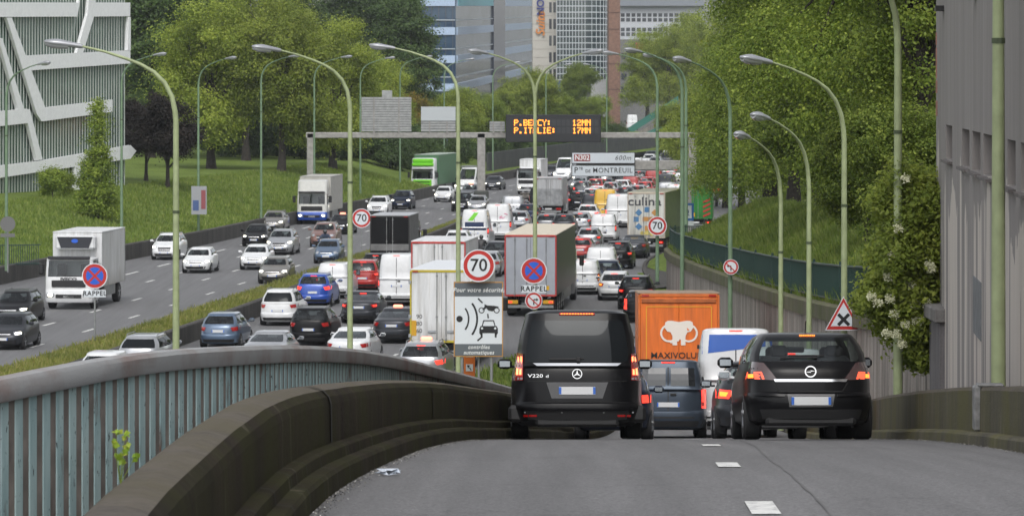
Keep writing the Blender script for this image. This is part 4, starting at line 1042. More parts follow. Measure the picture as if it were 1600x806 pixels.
        if face != 'away':
            fy = y1
            MB().box((0, fy - .03, 1.28), (1.7, .12, .34), .03).build('grille', mat('grille_black', (.02, .02, .022), .35), root)
            MB().box((0, fy - .0, .66), (1.3, .1, .18), .02).build('air_intake', BLACK, root)
            MB().box((0, fy + .03, .64), (.52, .04, .11)).build('number_plate', PLATE, root)
            for s in (-1, 1):
                o = MB().box((s * (w - .3), fy - .04, .72), (.42, .14, .2), .03).build('headlight', mat('lens', (.5, .52, .55), .1, .4, coat=1), root)
                MB().box((s * (w - .3), fy + .035, .72), (.2, .02, .13)).build('bulb', HEAD_ON, o)
            MB().box((0, fy - .12, 2.56), (2.1, .24, .14), .03).build('sun_visor', mat('visor', (.03, .03, .035), .3), root)
            MB().tube([(-.5, fy - .06, 1.64), (.35, fy - .05, 1.68)], .015, 5).build('wiper', BLACK, root)
        for s in (-1, 1):
            o = MB().box((s * (w + .22), y1 - .35, 2.0), (.24, .14, .55), .05).build('wing_mirror', BLACK, root)
            MB().tube([(s * w, y1 - .35, 2.2), (s * (w + .2), y1 - .35, 2.25)], .03, 6).build('mirror_arm', BLACK, o)
    if extra: extra(root, L, H, h, r, f, deck, W_)
    return root
# ------------------------------------------------------------------ the two near vehicles with their own detail
def merc_extra(root, kind, L, W_, H, bt):
    h = W_ / 2; K = kind
    for s in (-1, 1):
        q = [(h * .81, 1.22), (h * .90, 1.24), (h * .965, .84), (h * .81, .84)]; q = q if s > 0 else mirrorq(q)
        o = patch(K, -1, q, .02, .03, 3, 4).build('taillight', RED_DIM, root, 40)
        for a, b in ((.825, .845), (.872, .892)):
            q2 = [(h * a, 1.18), (h * b, 1.19), (h * (b + .02), .92), (h * (a + .01), .92)]; q2 = q2 if s > 0 else mirrorq(q2)
            patch(K, -1, q2, .03, .01, 1, 3).build('bulb', mat('led_amber_red', (1, .2, .1), .3, emit=3.5, ec=(1, .16, .06)), o)
        q3 = [(h * .815, .88), (h * .955, .88), (h * .96, .85), (h * .815, .85)]; q3 = q3 if s > 0 else mirrorq(q3)
        patch(K, -1, q3, .028, .01, 2, 1).build('reversing_light', LAMPW, o)
        q = [(h * .60, .345), (h * .80, .345), (h * .80, .315), (h * .60, .315)]; q = q if s > 0 else mirrorq(q)
        patch(K, -1, q, .014, .01, 2, 1).build('reflector', RED_DIM, root)
    # chrome strip under the glass, tailgate edges
    patch(K, -1, [(-h * .66, 1.085), (h * .66, 1.085), (h * .60, 1.045), (-h * .60, 1.045)], .022, .01, 10, 1).build('chrome_strip', CHROME, root)
    g = MB(); bl = mat('seam_black', (.002, .002, .002), .7)
    patch(K, -1, [(-h * .74, .83), (h * .74, .83), (h * .74, .82), (-h * .74, .82)], .003, .005, 10, 1, g)
    patch(K, -1, [(-h * .73, .53), (h * .73, .53), (h * .73, .52), (-h * .73, .52)], .003, .005, 10, 1, g); g.build('tailgate_seam', bl, root, 0)
    patch(K, -1, [(-h * .46, .81), (h * .46, .81), (h * .38, .58), (-h * .38, .58)], .001, .03, 8, 4).build('plate_recess', mat('recess_dark', (.02, .02, .022), .25, coat=.5), root)
    patch(K, -1, [(-h * .92, .44), (h * .92, .44), (h * .92, .40), (-h * .92, .40)], .03, .02, 14, 2).build('bumper_step', P_('black'), root)
    y = SY(K, -1, 0, 1.14)
    MB().box((-.19, y - .035, 1.135), (.42, .02, .018), .004).build('wiper', BLACK, root); MB().box((.02, y - .035, 1.135), (.06, .04, .07), .01).build('wiper_pivot', BLACK, root)
    # three-pointed round emblem, lettering, brake light bar
    ey = SY(K, -1, 0, .93) - .012; e = MB(); e.prism(arcband(0, .93, .062, .072, 0, 359.9, 28), ey - .008, ey)
    for a in (90, 210, 330): e.prism([(0 + .012 * math.cos(R_(a + 90)), 0.93 + .012 * math.sin(R_(a + 90))), (.066 * math.cos(R_(a)), 0.93 + .066 * math.sin(R_(a))), (.012 * math.cos(R_(a - 90)), 0.93 + .012 * math.sin(R_(a - 90)))], ey - .009, ey)
    e.build('emblem', CHROME, root, 30)
    text('lettering', 'V220', .07, CHROME, root, (-.60, SY(K, -1, .6, .90) - .016, .90), (R_(90), 0, 0), .003, sx=1.5); text('lettering', 'd', .06, CHROME, root, (-.43, SY(K, -1, .43, .90) - .016, .895), (R_(90), 0, 0), .003, sx=1.5)
    yb = SY(K, -1, 0, H - .075); o = MB().box((0, yb - .0, H - .065), (.52, .04, .035), .008).build('brake_light', RED_DIM, root)
    m = MB()
    for i in range(12): m.box((-.22 + .04 * i, yb - .022, H - .065), (.026, .01, .014))
    m.build('led_row', ORA_ON, o, 0)
    for x in (-.75, -.22, .38, .8): MB().lathe([(0, .012), (.008, .012)], (x, SY(K, -1, x, .38) - .012, .38), 'y', 10).build('parking_sensor', GREY, root)
    MB().box((0, -L / 2 + .5, .24), (1.2, .9, .14), .04).build('underbody', BLACK, root)
    for s in (-1, 1): MB().box((s * (h - .13), -L / 2 + .55, .36), (.32, .6, .25), .05).build('wheel_arch', BLACK, root)
c_ = car('merc', 'black', 902, 55, 'large black minivan with tall glowing tail lights, nearest vehicle on the left ramp lane', 'minivan', ramp=True, yaw=.006, dark=True, brake=False, extra=merc_extra, name='minivan', lights='tall')
# remove the generic lights the custom ones replace
for o in [o for o in c_.children if o.name.split('.')[0] in ('taillight',) and not o.children]: bpy.data.objects.remove(o)
for o in c_.children:
    if o.name.startswith('wiper') and not o.name.startswith('wiper_pivot') and len(o.data.vertices) and o.data.name in ('wiper',) and o.data.users > 1: pass
def astra_extra(root, kind, L, W_, H, bt):
    h = W_ / 2; K = kind
    for s in (-1, 1):
        q = [(h * .70, 1.02), (h * .88, 1.04), (h * .975, .80), (h * .50, .785)]; q = q if s > 0 else mirrorq(q)
        o = patch(K, -1, q, .014, .03, 6, 4).build('taillight', mat('smoked_lens', (.075, .045, .045), .08, coat=1), root, 40)
        q2 = [(h * .74, .90), (h * .935, .90), (h * .955, .805), (h * .70, .80)]; q2 = q2 if s > 0 else mirrorq(q2)
        patch(K, -1, q2, .022, .01, 2, 2).build('red_lens', mat('lens_glow', (.5, .03, .02), .2, coat=1, emit=1.3, ec=(1, .1, .04)), o)
        q3 = [(h * .86, .87), (h * .925, .87), (h * .93, .82), (h * .86, .82)]; q3 = q3 if s > 0 else mirrorq(q3)
        patch(K, -1, q3, .03, .01, 2, 2).build('bulb', ORA_ON, o)
        q = [(h * .42, .43), (h * .88, .45), (h * .9, .405), (h * .42, .40)]; q = q if s > 0 else mirrorq(q)
    patch(K, -1, [(-h * .56, .80), (h * .56, .80), (h * .54, .765), (-h * .54, .765)], .022, .01, 10, 1).build('chrome_strip', CHROME, root)
    g = MB(); bl = mat('seam_black', (.002, .002, .002), .7)
    patch(K, -1, [(-h * .58, .76), (-h * .565, .76), (-h * .47, .63), (-h * .485, .63)], .003, .005, 1, 4, g); patch(K, -1, [(h * .565, .76), (h * .58, .76), (h * .485, .63), (h * .47, .63)], .003, .005, 1, 4, g)
    patch(K, -1, [(-h * .47, .64), (h * .47, .64), (h * .47, .628), (-h * .47, .628)], .003, .005, 8, 1, g); g.build('tailgate_seam', bl, root, 0)
    patch(K, -1, [(-h * .36, .60), (h * .36, .60), (h * .33, .43), (-h * .33, .43)], .002, .02, 6, 3).build('plate_recess', mat('recess_dark', (.02, .02, .022), .25, coat=.5), root)
    for s in (-1, 1):
        q = [(h * .40, .60), (h * .93, .62), (h * .93, .585), (h * .40, .57)]; q = q if s > 0 else mirrorq(q)
        patch(K, -1, q, .03, .02, 6, 1).build('bumper_step', P_('black'), root)
    y = SY(K, -1, 0, .90); e = MB(); e.prism(arcband(0, .90, .062, .078, 0, 359.9, 28), y - .022, y - .005); e.prism([(-.075, .893), (.012, .9), (-.004, .915), (.075, .908), (-.012, .90), (.004, .885)], y - .024, y - .01); e.build('emblem', CHROME, root, 30)
    y = SY(K, -1, 0, 1.13); MB().box((-.04, y - .03, 1.115), (.48, .02, .02), .004).build('wiper', BLACK, root)
    m = MB()
    for i in range(9): m.box((-.096 + .024 * i, SY(K, -1, 0, H - .06) - .01, H - .055), (.017, .012, .016))
    m.build('brake_light', ORA_ON, root, 0)
    MB().tube([(-.0, -L / 2 + 1.0, H - .02), (-.0, -L / 2 + .85, H + .14)], .008, 5).build('aerial', BLACK, root)
    MB().box((0, -L / 2 + .5, .24), (1.2, .9, .12), .04).build('underbody', BLACK, root)
    MB().box((.0, 0.75, H - .2), (.26, .04, .08), .02).build('rear_view_mirror', SEATM, root)
a_ = car('astra', 'black', 1268, 51, 'shiny black hatchback with smoked tail lights and round badge on the right ramp lane', 'car', ramp=True, yaw=.0, brake=False, extra=astra_extra)
for o in [o for o in a_.children if o.name.split('.')[0] == 'taillight' and not o.children]: bpy.data.objects.remove(o)
# ------------------------------------------------------------------ ramp queue
QR = 'vehicles queuing down the ramp'
car('small', 'darkblue', 957, 80, 'dark blue small car half hidden behind the big black minivan', ramp=True, group=QR, lights='low', brake='full')
car('kangoo', 'steelblue', 1044, 90, 'slate blue van with high rear doors behind the black minivan', 'van', ramp=True, group=QR, rear_glass=False, brake='full', vstyle='windows')
def vanblue(root, kind, L, W_, H, bt):
    h = W_ / 2; BL = mat('livery_blue', (.02, .10, .42), .4)
    patch(kind, -1, [(-h * .78, H - .16), (h * .86, H - .16), (h * .86, H - .42), (-h * .80, H - .62)], .006, .01, 10, 3).build('blue_band', BL, root)
c = car('sprinter', 'white', 1150, 91, 'tall white van with blue band across its rear doors', 'van', ramp=True, group=QR, rear_glass=False, brake='full', extra=vanblue)
car('hatch', 'darkgrey', 1190, 71.5, 'dark grey hatchback with one orange lamp, between the white van and the black hatchback', ramp=True, group=QR, brake='full', orange='left')
car('hatch', 'white', 1229, 61.5, 'white car hidden behind the left flank of the near black hatchback', ramp=True, group=QR, brake='full')
def maxi(root, L, H, h, r, f, deck, W_):
    WG = mat('print_white', (.72, .66, .6), .6); y = r - .045
    YL = mat('line_yellow', (.7, .35, .02), .5); m = MB()
    x0, x1, z0, z1 = -1.0, 1.0, deck + .35, H - .42
    for q in (bar2(x0, z0, x0, z1, .025), bar2(x1, z0, x1, z1, .025), bar2(x0, z1, x1, z1, .025)): m.prism(q, y - .004, y)
    m.build('stripe', YL, root, 0)
    cz = H - 1.18; m = MB()
    m.prism([(x, cz + z) for x, z in ((-.42, .28), (-.34, .33), (-.22, .33), (-.1, .31), (.0, .29), (.1, .31), (.22, .33), (.34, .33), (.42, .28), (.44, .12), (.36, .0), (.26, -.02), (.2, -.14), (.2, -.42), (.06, -.42), (.06, -.25), (-.06, -.25), (-.06, -.42), (-.2, -.42), (-.2, -.14), (-.26, -.02), (-.36, .0), (-.44, .12))], y - .006, y)
    m.prism([(p[0], p[1]) for p in arcband(-.3, cz - .05, .22, .28, 80, 300, 14)], y - .007, y); m.prism(arcband(.3, cz - .05, .22, .28, -120, 100, 14), y - .007, y)
    m.prism([(-.3 + .3 * t, cz - .31 + .09 * t) for t in (0, .5, 1)] + [(0, cz - .29), (-.25, cz - .36)], y - .008, y)
    m.build('elephant_logo', WG, root, 0)
    m = MB(); m.prism([(x, cz + z) for x, z in ((.24, .12), (.33, .04), (.26, .02))], y - .009, y - .006); m.build('logo_detail', P_('orange'), root, 0)
    t = text('lettering', 'MAXIVOLUME', .262, mat('print_black', (.01, .01, .01), .5), root, (.02, y - .006, cz - .74), (R_(90), 0, 0), .003, sx=1.08, bold=.002)
    MB().box((0, r - .02, H - .24), (2.3, .12, .14), .02).build('roller_housing', mat('orange_dirty', (.35, .09, .02), .7, noise=.4), root)
lorry(1061, 118, 'orange curtain lorry with white elephant logo and MAXIVOLUME lettering', ramp=True, L=8, H=3.75, box='orange', door='orange', norod=True, frame=mat('orange_frame', (.55, .13, .02), .5, noise=.2), roofc=mat('roof_dirty', (.3, .22, .16), .8, noise=.3), cab='orange', extra=maxi, deck=.95, group=QR)
car('hatch', 'black', 1003, 179, 'black hatchback with upright lit tail lights at the foot of the ramp', ramp=False, group=QR, brake='full', lights='tall', yaw=.03)
car('suv', 'black', 993, 189.5, 'black crossover just ahead of the hatchback at the ramp foot', group=QR, brake=True, yaw=.06)
# ------------------------------------------------------------------ left carriageway, coming towards the camera
GL = 'traffic coming towards the camera'
def reefer(root, L, H, h, r, f, deck, W_):
    y = f - 1.9 - .35
    MB().box((0, y + .33, H - .50), (2.0, .62, .66), .08).build('fridge_unit', mat('fridge_white', (.6, .61, .62), .5), root)
    MB().prism([(-.9, H - .22), (.9, H - .22), (.7, H - .78), (-.7, H - .78)], y + .60, y + .672).build('fridge_grille', mat('fridge_dark', (.02, .022, .03), .5), root)
    m = MB(); m.prism([(x * 1.7, z) for x, z in circ(0, H - .42, .10, 20)], y + .675, y + .695); o = m.build('badge', SIGNB, root, 0)
    t = text('lettering', 'IVECO', .22, mat('letter_dark', (.05, .05, .055), .4), root, (0, f + .01, 1.50), (R_(90), 0, R_(180)), .006, sx=1.3, bold=.008)
    MB().box((h + .004, -1.4, 2.3), (.01, 1.8, 1.1)).build('blank_panel', mat('panel_grey', (.52, .53, .54), .6), root)
lorry(107, 190, 'white refrigerated lorry with big cab and dark fridge unit over it', 'front', L=8.6, H=3.75, box='white', cab='white', extra=reefer, cabH=2.55, group=GL, rows=2, hz=1)
lorry(487, 304, 'white lorry with blue lower cab passing the grass bank', 'front', L=10, H=3.75, box=mat('box_grey', (.42, .41, .38), .6, noise=.15), cab='offwhite', cabc2='blue', cabH=3.55, group=GL)
def greenl(root, L, H, h, r, f, deck, W_):
    g = mat('livery_green', (.16, .55, .02), .4)
    MB().box((0, f - .28, 3.05), (2.2, .4, .34), .08).build('visor_band', g, root)
    MB().box((0, f + .03, 1.18), (1.85, .10, .72), .04).build('green_grille', g, root); MB().box((0, f + .085, 1.3), (1.5, .02, .1)).build('grille_slot', BLACK, root); MB().box((0, f + .085, 1.05), (1.5, .02, .1)).build('grille_slot', BLACK, root)
    MB().box((0, f - .42, 3.42), (2.1, .5, .42), .1).build('roof_panel', g, root)
    MB().box((0, f + .02, .45), (2.3, .1, .18), .02).build('green_bumper', g, root)
    m = MB(); m.box((h + .006, -2.5, 2.6), (.012, 1.0, 1.8)); m.build('side_print', mat('print_pale', (.55, .62, .55), .6), root); MB().box((h + .006, -3.4, 2.6), (.012, .5, 1.5)).build('side_print', g, root)
    text('lettering', 'PREMIUM', .22, mat('print_white2', (.8, .8, .8), .5), root, (0, f - .05, 3.05), (R_(90), 0, R_(180)), .003) if 0 else None
lorry(660, 384, 'tall white and lime green lorry with dark green trailer', 'front', L=14, H=4.0, box=mat('trailer_green', (.07, .17, .08), .5), roofc=mat('trailer_roof', (.30, .36, .30), .6), cab='white', cabH=3.7, group=GL, extra=greenl, rows=4)
def boxcap(root, L, H, h, r, f, deck, W_): MB().box((0, f - 1.7, 2.5), (2.0, 1.2, .5), .2).build('wind_deflector', P_('white'), root)
lorry(823, 386, 'small white box lorry with deflector left of the message sign lamp', 'front', L=6.5, H=3.5, W_=2.2, box='white', cab='white', cabH=2.3, group=GL, rows=2, extra=boxcap, cat='lorry')
CL = [('wagon', 'black', 12, 178, 'black estate car at the left edge, further of the two dark cars', {}), ('hatch', 'darkgrey', 2, 161, 'dark grey car at the left edge, nearer of the two dark cars', {}),
      ('suv', 'white', 256, 243, 'white crossover closest to the roadside wall, left of the white hatchback', {}), ('hatch', 'white', 305, 226, 'white hatchback with black badge stripe right of the white crossover', {}),
      ('hatch', 'black', 396, 263, 'dark hatchback with fog lamp lit beside the roadside wall', {}), ('wagon', 'taupe', 424, 290, 'taupe estate with one headlight lit close to the wall', {}),
      ('suv', 'silver', 435, 250, 'silver SUV with wide dark grille behind the white hatchback', {}), ('hatch', 'white', 395, 230, 'white hatchback in front of the silver SUV', {}),
      ('hatch', 'taupe', 425, 214, 'taupe hatchback with bright lights beside the median wall', {}), ('suv', 'white', 588, 324, 'white four-wheel drive van with both headlights lit', {}),
      ('suv', 'darkblue', 625, 340, 'dark pickup-like car right of the white four-wheel drive', {}), ('suv', 'brown', 503, 262, 'pinkish brown crossover directly behind the oncoming motorcyclist', {'head': False}),
      ('sedan', 'black', 530, 284, 'black saloon taxi with roof lamp beside the bank lorry', {'taxi': True}), ('small', 'greyblue', 509, 238, 'blue-grey small car beside the median on the oncoming side', {'head': False}),
      ('small', 'white', 690, 361, 'small white car in front of the lime green lorry', {}), ('suv', 'grey', 731, 362, 'grey car following the dark taxi by the gantry leg', {'taxi': True}),
      ('suv', 'black', 720, 334, 'black car left of the gantry leg on the oncoming side', {}), ('sedan', 'darkgrey', 768, 402, 'dark saloon right of the gantry leg', {}), ('small', 'silver', 744, 332, 'silver car tucked beside the gantry leg', {}),
      ('hatch', 'silver', 903, 398, 'silver car with headlights under the direction sign left end', {})]
for k, p, px, d, lab, kw in CL: car(k, p, px, d, lab, face='front', group=GL, **kw)
def rack(root, kind, L, W_, H, bt):
    m = MB()
    for y in (-1.6, -.2, 1.0): m.box((0, y, H + .1), (1.5, .05, .05))
    for x in (-.5, -.2, .1, .4): m.tube([(x, -2.2, H + .16), (x, 1.4, H + .16)], .04, 5)
    m.build('roof_rack', GREY, root)
car('sprinter', 'white', 723, 388, 'white high van carrying ladders on its roof', 'van', 'front', group=GL, extra=rack)
car('sprinter', 'white', 876, 440, 'white high van right of the message sign lamp', 'van', 'front', group=GL)
car('hatch', 'darkgrey', 858, 452, 'dark car beside the white high van under the message sign', 'car', 'front', group=GL)

# ------------------------------------------------------------------ right carriageway, rear views
GR = 'traffic jam seen from behind'
def sticker(root, kind, L, W_, H, bt):
    h = W_ / 2
    patch(kind, -1, [(-h * .8, 1.75), (h * .8, 1.75), (h * .8, 1.2), (-h * .8, 1.2)], .006, .01, 8, 2).build('print_panel', mat('print_navy', (.02, .035, .09), .4), root)
    for i in range(3): text('lettering', ('green', 'move', 'service')[i], .16, mat('print_white2', (.8, .8, .8), .5), root, (-.7, SY(kind, -1, .5, 1.6) - .02, 1.62 - .15 * i), (R_(90), 0, 0), .002, 'LEFT') if 0 else None
    patch(kind, -1, [(.0, 2.4), (.3, 2.4), (-.1, 1.85), (-.45, 1.85)], .006, .01, 3, 3).build('green_stripe', mat('livery_green', (.16, .55, .02), .4), root)
def pinkp(root, kind, L, W_, H, bt):
    m = MB(); rg = random.Random(4)
    for i in range(7):
        a = rg.uniform(0, 3.1); x, z = rg.uniform(.2, .7), rg.uniform(1.5, 2.0); y = SY(kind, -1, x, z) - .01; m.prism(bar2(x - .12 * math.cos(a), z - .12 * math.sin(a), x + .12 * math.cos(a), z + .12 * math.sin(a), .03), y - .004 - i * .001, y + .01)
    m.build('pink_flower_print', mat('print_pink', (.6, .12, .25), .5), root)
def rwrack(root, kind, L, W_, H, bt):
    m = MB()
    for y in (-1.2, .2): m.box((0, y, H + .08), (1.3, .05, .04))
    for x in (-.45, .45): m.tube([(x, -1.6, H + .1), (x, .8, H + .1)], .025, 5)
    m.build('roof_rack', GREY, root)
CR = [('mpv', 'white', 433, 177, 'white minivan with dark rear glass next to the median wall', {'dark': True, 'brake': False}),
      ('suv', 'blue', 488, 192, 'bright blue crossover with lit brake lights', {'brake': 'full'}),
      ('kangoo', 'white', 519, 199.5, 'plain white van ahead of the blue crossover', {'orange': 'right', 'rear_glass': False}),
      ('mpv', 'red', 566, 206.5, 'red people carrier ahead of the grey saloon', {}),
      ('suv', 'black', 585, 214.5, 'black crossover with tall red lights ahead of the red carrier', {'brake': 'full', 'lights': 'vert'}),
      ('sprinter', 'white', 619, 193, 'white high van with two blank rear doors left of the white box lorry', {'rear_glass': False}),
      ('sedan', 'darkgrey', 560, 178.5, 'dark grey saloon behind the second lamp post', {}),
      ('suv', 'black', 481, 163, 'black SUV with wide dim tail lights behind the railing', {'brake': False}),
      ('sedan', 'white', 540, 151.5, 'white saloon just above the railing by the second lamp post', {'brake': False}),
      ('sedan', 'darkgrey', 611, 165, 'dark saloon taxi left of the white box lorry', {'taxi': True, 'brake': False}),
      ('suv', 'silver', 655, 141, 'silver SUV taxi with lit lights behind the railing', {'taxi': True, 'brake': 'full'}),
      ('sedan', 'silver', 409, 149.5, 'silver saloon of which only the roof shows over the railing', {'brake': False}),
      ('hatch', 'greyblue', 340, 162, 'blue-grey hatchback with red lamps beside the median wall', {'brake': False}),
      ('wagon', 'silver', 213, 147, 'silver estate with roof rails over the railing at the left', {'brake': False, 'dark': True}),
      ('hatch', 'white', 152, 138.2, 'white car roof nearest the left end of the railing', {'brake': False}),
      ('sprinter', 'white', 741, 261, 'white high van with green stripe and dark rear panel', {'extra': sticker, 'rear_glass': False}),
      ('sprinter', 'white', 777, 273, 'white high van with pink flower print on its doors', {'extra': pinkp, 'rear_glass': False}),
      ('mpv', 'white', 713, 248, 'white compact van right of the blank red-framed lorry', {'brake': False}),
      ('suv', 'darkgrey', 776, 231, 'dark SUV between the red-framed lorry and the grey trailer', {'brake': False}),
      ('hatch', 'silver', 758, 221.5, 'silver hatchback peeping over the white lorry roof', {'brake': False}),
      ('kangoo', 'white', 910, 203, 'white compact van indicating orange right of the grey trailer', {'orange': 'right', 'rear_glass': False, 'vstyle': None}),
      ('kangoo', 'white', 938, 218.5, 'white compact van with roof bars behind the dark hatchback', {'extra': rwrack, 'rear_glass': False, 'brake': False}),
      ('hatch', 'darkblue', 947, 210, 'dark hatchback directly behind the roof-barred van', {'brake': False}),
      ('hatch', 'white', 959, 197.5, 'white hatchback with lit orange left lamp near the ramp foot', {'orange': 'left', 'brake': True}),
      ('suv', 'black', 965, 231, 'black SUV left of the dark saloon near the ramp kerb', {}),
      ('sedan', 'darkgrey', 989, 245, 'dark saloon right behind the lettered white lorry', {'brake': False}),
      ('trafic', 'white', 942, 270, 'white van with square rear doors left of the lettered lorry', {'rear_glass': False}),
      ('hatch', 'silver', 919, 258, 'silver hatchback below the white square van', {}),
      ('hatch', 'red', 906, 241, 'small red car right of the grey trailer roof', {'orange': 'left', 'brake': True}),
      ('suv', 'darkgrey', 880, 279, 'dark car just beyond the grey trailer roof', {'brake': True}),
      ('hatch', 'silver', 906, 289, 'silver car left of the white square van', {}),
      ('wagon', 'grey', 853, 284, 'grey estate roof showing over the grey trailer', {}),
      ('suv', 'white', 918, 302, 'white car with red high lamp left of the yellow van', {'brake': 'full'}),
      ('suv', 'darkblue', 824, 303, 'dark SUV right of the pink flower van', {'brake': False}), ('hatch', 'silver', 809, 292, 'silver car squeezed beside the pink flower van', {'brake': False}),
      ('sprinter', 'white', 965, 297, 'tall white van left of the lettered lorry top', {'rear_glass': False, 'brake': 'full'}),
      ('sprinter', 'yellow', 945, 311, 'yellow high van left of the tall white van', {'rear_glass': False}),
      ('trafic', 'darkgrey', 925, 319, 'dark van left of the yellow van', {'rear_glass': False}),
      ('suv', 'black', 902, 337, 'black SUV under the direction sign left part', {}),
      ('suv', 'white', 923, 349, 'white car with red lamp behind the yellow van', {'brake': 'full'}), ('hatch', 'white', 931, 363, 'white car above the yellow van top', {'brake': 'full'}),
      ('mpv', 'silver', 953, 370, 'silver people carrier behind the motorcyclist in the jam', {}),
      ('suv', 'darkgrey', 975, 352, 'dark car with bright red lamps left of the lettered lorry top', {'brake': 'full'}),
      ('mpv', 'silver', 998, 341, 'silver people carrier above the lettered lorry roof', {'brake': 'full'})]
for k, p, px, d, lab, kw in CR:
    cat = 'van' if k in ('kangoo', 'trafic', 'sprinter') else 'car'; car(k, p, px, d, lab, cat, group=GR, lod=0 if d < 300 else 1, **kw)
YF = mat('frame_yellow', (.45, .36, .03), .5)
def whitebox(root, L, H, h, r, f, deck, W_):
    for i, s in enumerate(('90', '80', '60')): text('lettering', s, .24, mat('print_black', (.01, .01, .01), .5), root, (-.88, r - .035, deck + 1.0 - .28 * i), (R_(90), 0, 0), .003)
    MB().box((-1.1, r - .035, deck + .55), (.22, .012, .6)).build('reflector', mat('reflector_amber', (.55, .30, .02), .3), root)
    for z in (deck + .25, deck + 1.0, H - .5):
        for s in (-1, 1): MB().box((s * 1.25, r - .03, z), (.1, .1, .14), .01).build('hinge', GALV, root)
    for s in (-1, 1): MB().box((s * .38, r - .06, deck + .42), (.3, .04, .1), .01).build('handle', GALV, root)
lorry(690, 150.5, 'big white box lorry with yellow door frame and speed figures 90 80 60', L=10, H=3.9, box='white', door='white', frame=YF, roofc=mat('roof_white', (.6, .62, .65), .35), cab='white', cabH=2.9, extra=whitebox, group=GR, deck=1.05)
RF = mat('frame_red', (.42, .04, .035), .5)
lorry(685, 175, 'white box lorry with thin red door frame in front of the bigger one', L=8, H=4.0, box='white', door='white', frame=RF, cab='white', group=GR)
def greytr(root, L, H, h, r, f, deck, W_):
    for x in (-.85, .85): MB().box((x, r + .0, deck - .28), (.5, .09, .18), .01).build('reflector', mat('reflector_amber', (.55, .30, .02), .3), root)
    MB().box((.8, r - .04, deck + .4), (.2, .01, .2)).build('sticker', P_('yellow'), root)
lorry(829, 184, 'long articulated lorry with pale grey doors, red frame and dark side curtain', L=16, H=3.95, box='grey', door=mat('door_grey', (.32, .34, .38), .45, noise=.06), side=mat('curtain_dark', (.06, .062, .062), .4, noise=.2), frame=RF, roofc=mat('tarp_cream', (.58, .52, .42), .7, noise=.1), cab='silver', rows=5, extra=greytr, group=GR)
def culina(root, L, H, h, r, f, deck, W_):
    y = r - .042; K = mat('print_black', (.01, .01, .01), .5); B = mat('print_steelblue', (.06, .17, .33), .5); O = mat('print_tan', (.45, .22, .06), .5)
    text('lettering', 'culina', .78, mat('print_charcoal', (.05, .05, .06), .5), root, (-.12, y - .004, H - .62), (R_(90), 0, 0), .003, sx=1.25, bold=.014)
    cx, cz = .05, H - 1.75; m = MB(); m2 = MB()
    def sq(mm, x, z, s, a=0):
        mm.prism([(cx + x + s * math.cos(R_(a + 45 + 90 * k)), cz + z + s * math.sin(R_(a + 45 + 90 * k))) for k in range(4)], y - .006, y)
    sq(m, 0, .62, .24); sq(m, -.55, .42, .24, 45); sq(m, -.72, -.02, .24); sq(m, -.55, -.5, .24, 45); m.build('logo_blue_squares', B, root, 0)
    sq(m2, .5, .42, .22, 45); sq(m2, .02, -.62, .24); m2.prism([(cx - .3, cz - .14), (cx + .85, cz - .14), (cx + .85, cz + .14), (cx - .3, cz + .14)], y - .006, y); m2.build('logo_tan_bars', O, root, 0)
    m = MB()
    for i, x in enumerate((-.3, .0, .3, .6)): m.prism(circ(cx + x, cz - .95 + .05 * (i % 2), .16, 12), y - .008 - .001 * i, y)
    m.build('food_print', mat('print_mixed', (.5, .42, .12), .6, noise=.5, ns=5), root, 0)
    MB().box((-.85, r - .0, deck + .02), (.6, .12, .2), .01).build('reflector', mat('reflector_amber', (.5, .25, .02), .4), root)
lorry(1010, 253, 'white lorry lettered culina with a ring of blue and tan squares', L=12, H=4.0, box='offwhite', door='offwhite', side=mat('side_green', (.10, .13, .05), .6, noise=.3), frame=mat('frame_tan', (.42, .36, .30), .6), roofc='cream', cab='white', extra=culina, group=GR, yaw=.155, rows=4, lights=True)
def blackbox(root, L, H, h, r, f, deck, W_):
    MB().box((0, r - .04, deck + .45), (2.3, .08, .4), .02).build('tail_lift', mat('lift_grey', (.14, .14, .14), .6, noise=.3), root)
    for s in (-1, 1): MB().box((s * .98, r - .05, deck - .05), (.3, .08, .36), .02).build('white_panel', P_('white'), root)
lorry(609, 228, 'black box lorry with pale tail lift beside the median', L=7.5, H=3.35, W_=2.35, box='black', door=mat('door_black', (.008, .008, .009), .6, spec=.1), frame=mat('frame_black', (.02, .02, .02), .5), side=mat('side_grey', (.12, .12, .125), .6, noise=.3), roofc=mat('roof_grey', (.35, .36, .38), .5), cab='darkgrey', extra=blackbox, group=GR, rows=2)
def tip(root, L, H, h, r, f, deck, W_): MB().box((0, r - .04, deck + .75), (2.2, .02, 1.3), .0).build('tail_lift', mat('lift_alloy', (.30, .31, .32), .35, .6, noise=.3), root)
lorry(857, 320, 'pale grey box lorry with alloy tail lift above the grey trailer', L=7.5, H=3.3, W_=2.35, box='silver', door='silver', cab='white', extra=tip, group=GR, rows=2, lights=False)
def haz(root, L, H, h, r, f, deck, W_):
    m = MB()
    for i in range(4): m.prism([(.55, deck + .1 + .35 * i), (1.1, deck + .35 + .35 * i), (1.1, deck + .5 + .35 * i), (.55, deck + .25 + .35 * i)], r - .07, r - .04)
    m.build('hazard_stripe', SIGNR, root, 0); MB().box((-.3, r - .04, deck + .3), (.5, .02, .3)).build('sticker', P_('yellow'), root)
lorry(1087, 289, 'bright green refuse lorry with hazard stripes behind the blue information sign', L=7, H=3.4, box='green', door='green', frame=mat('frame_green', (.02, .16, .03), .5), cab='white', extra=haz, group=GR, rows=2, name='refuse_lorry')
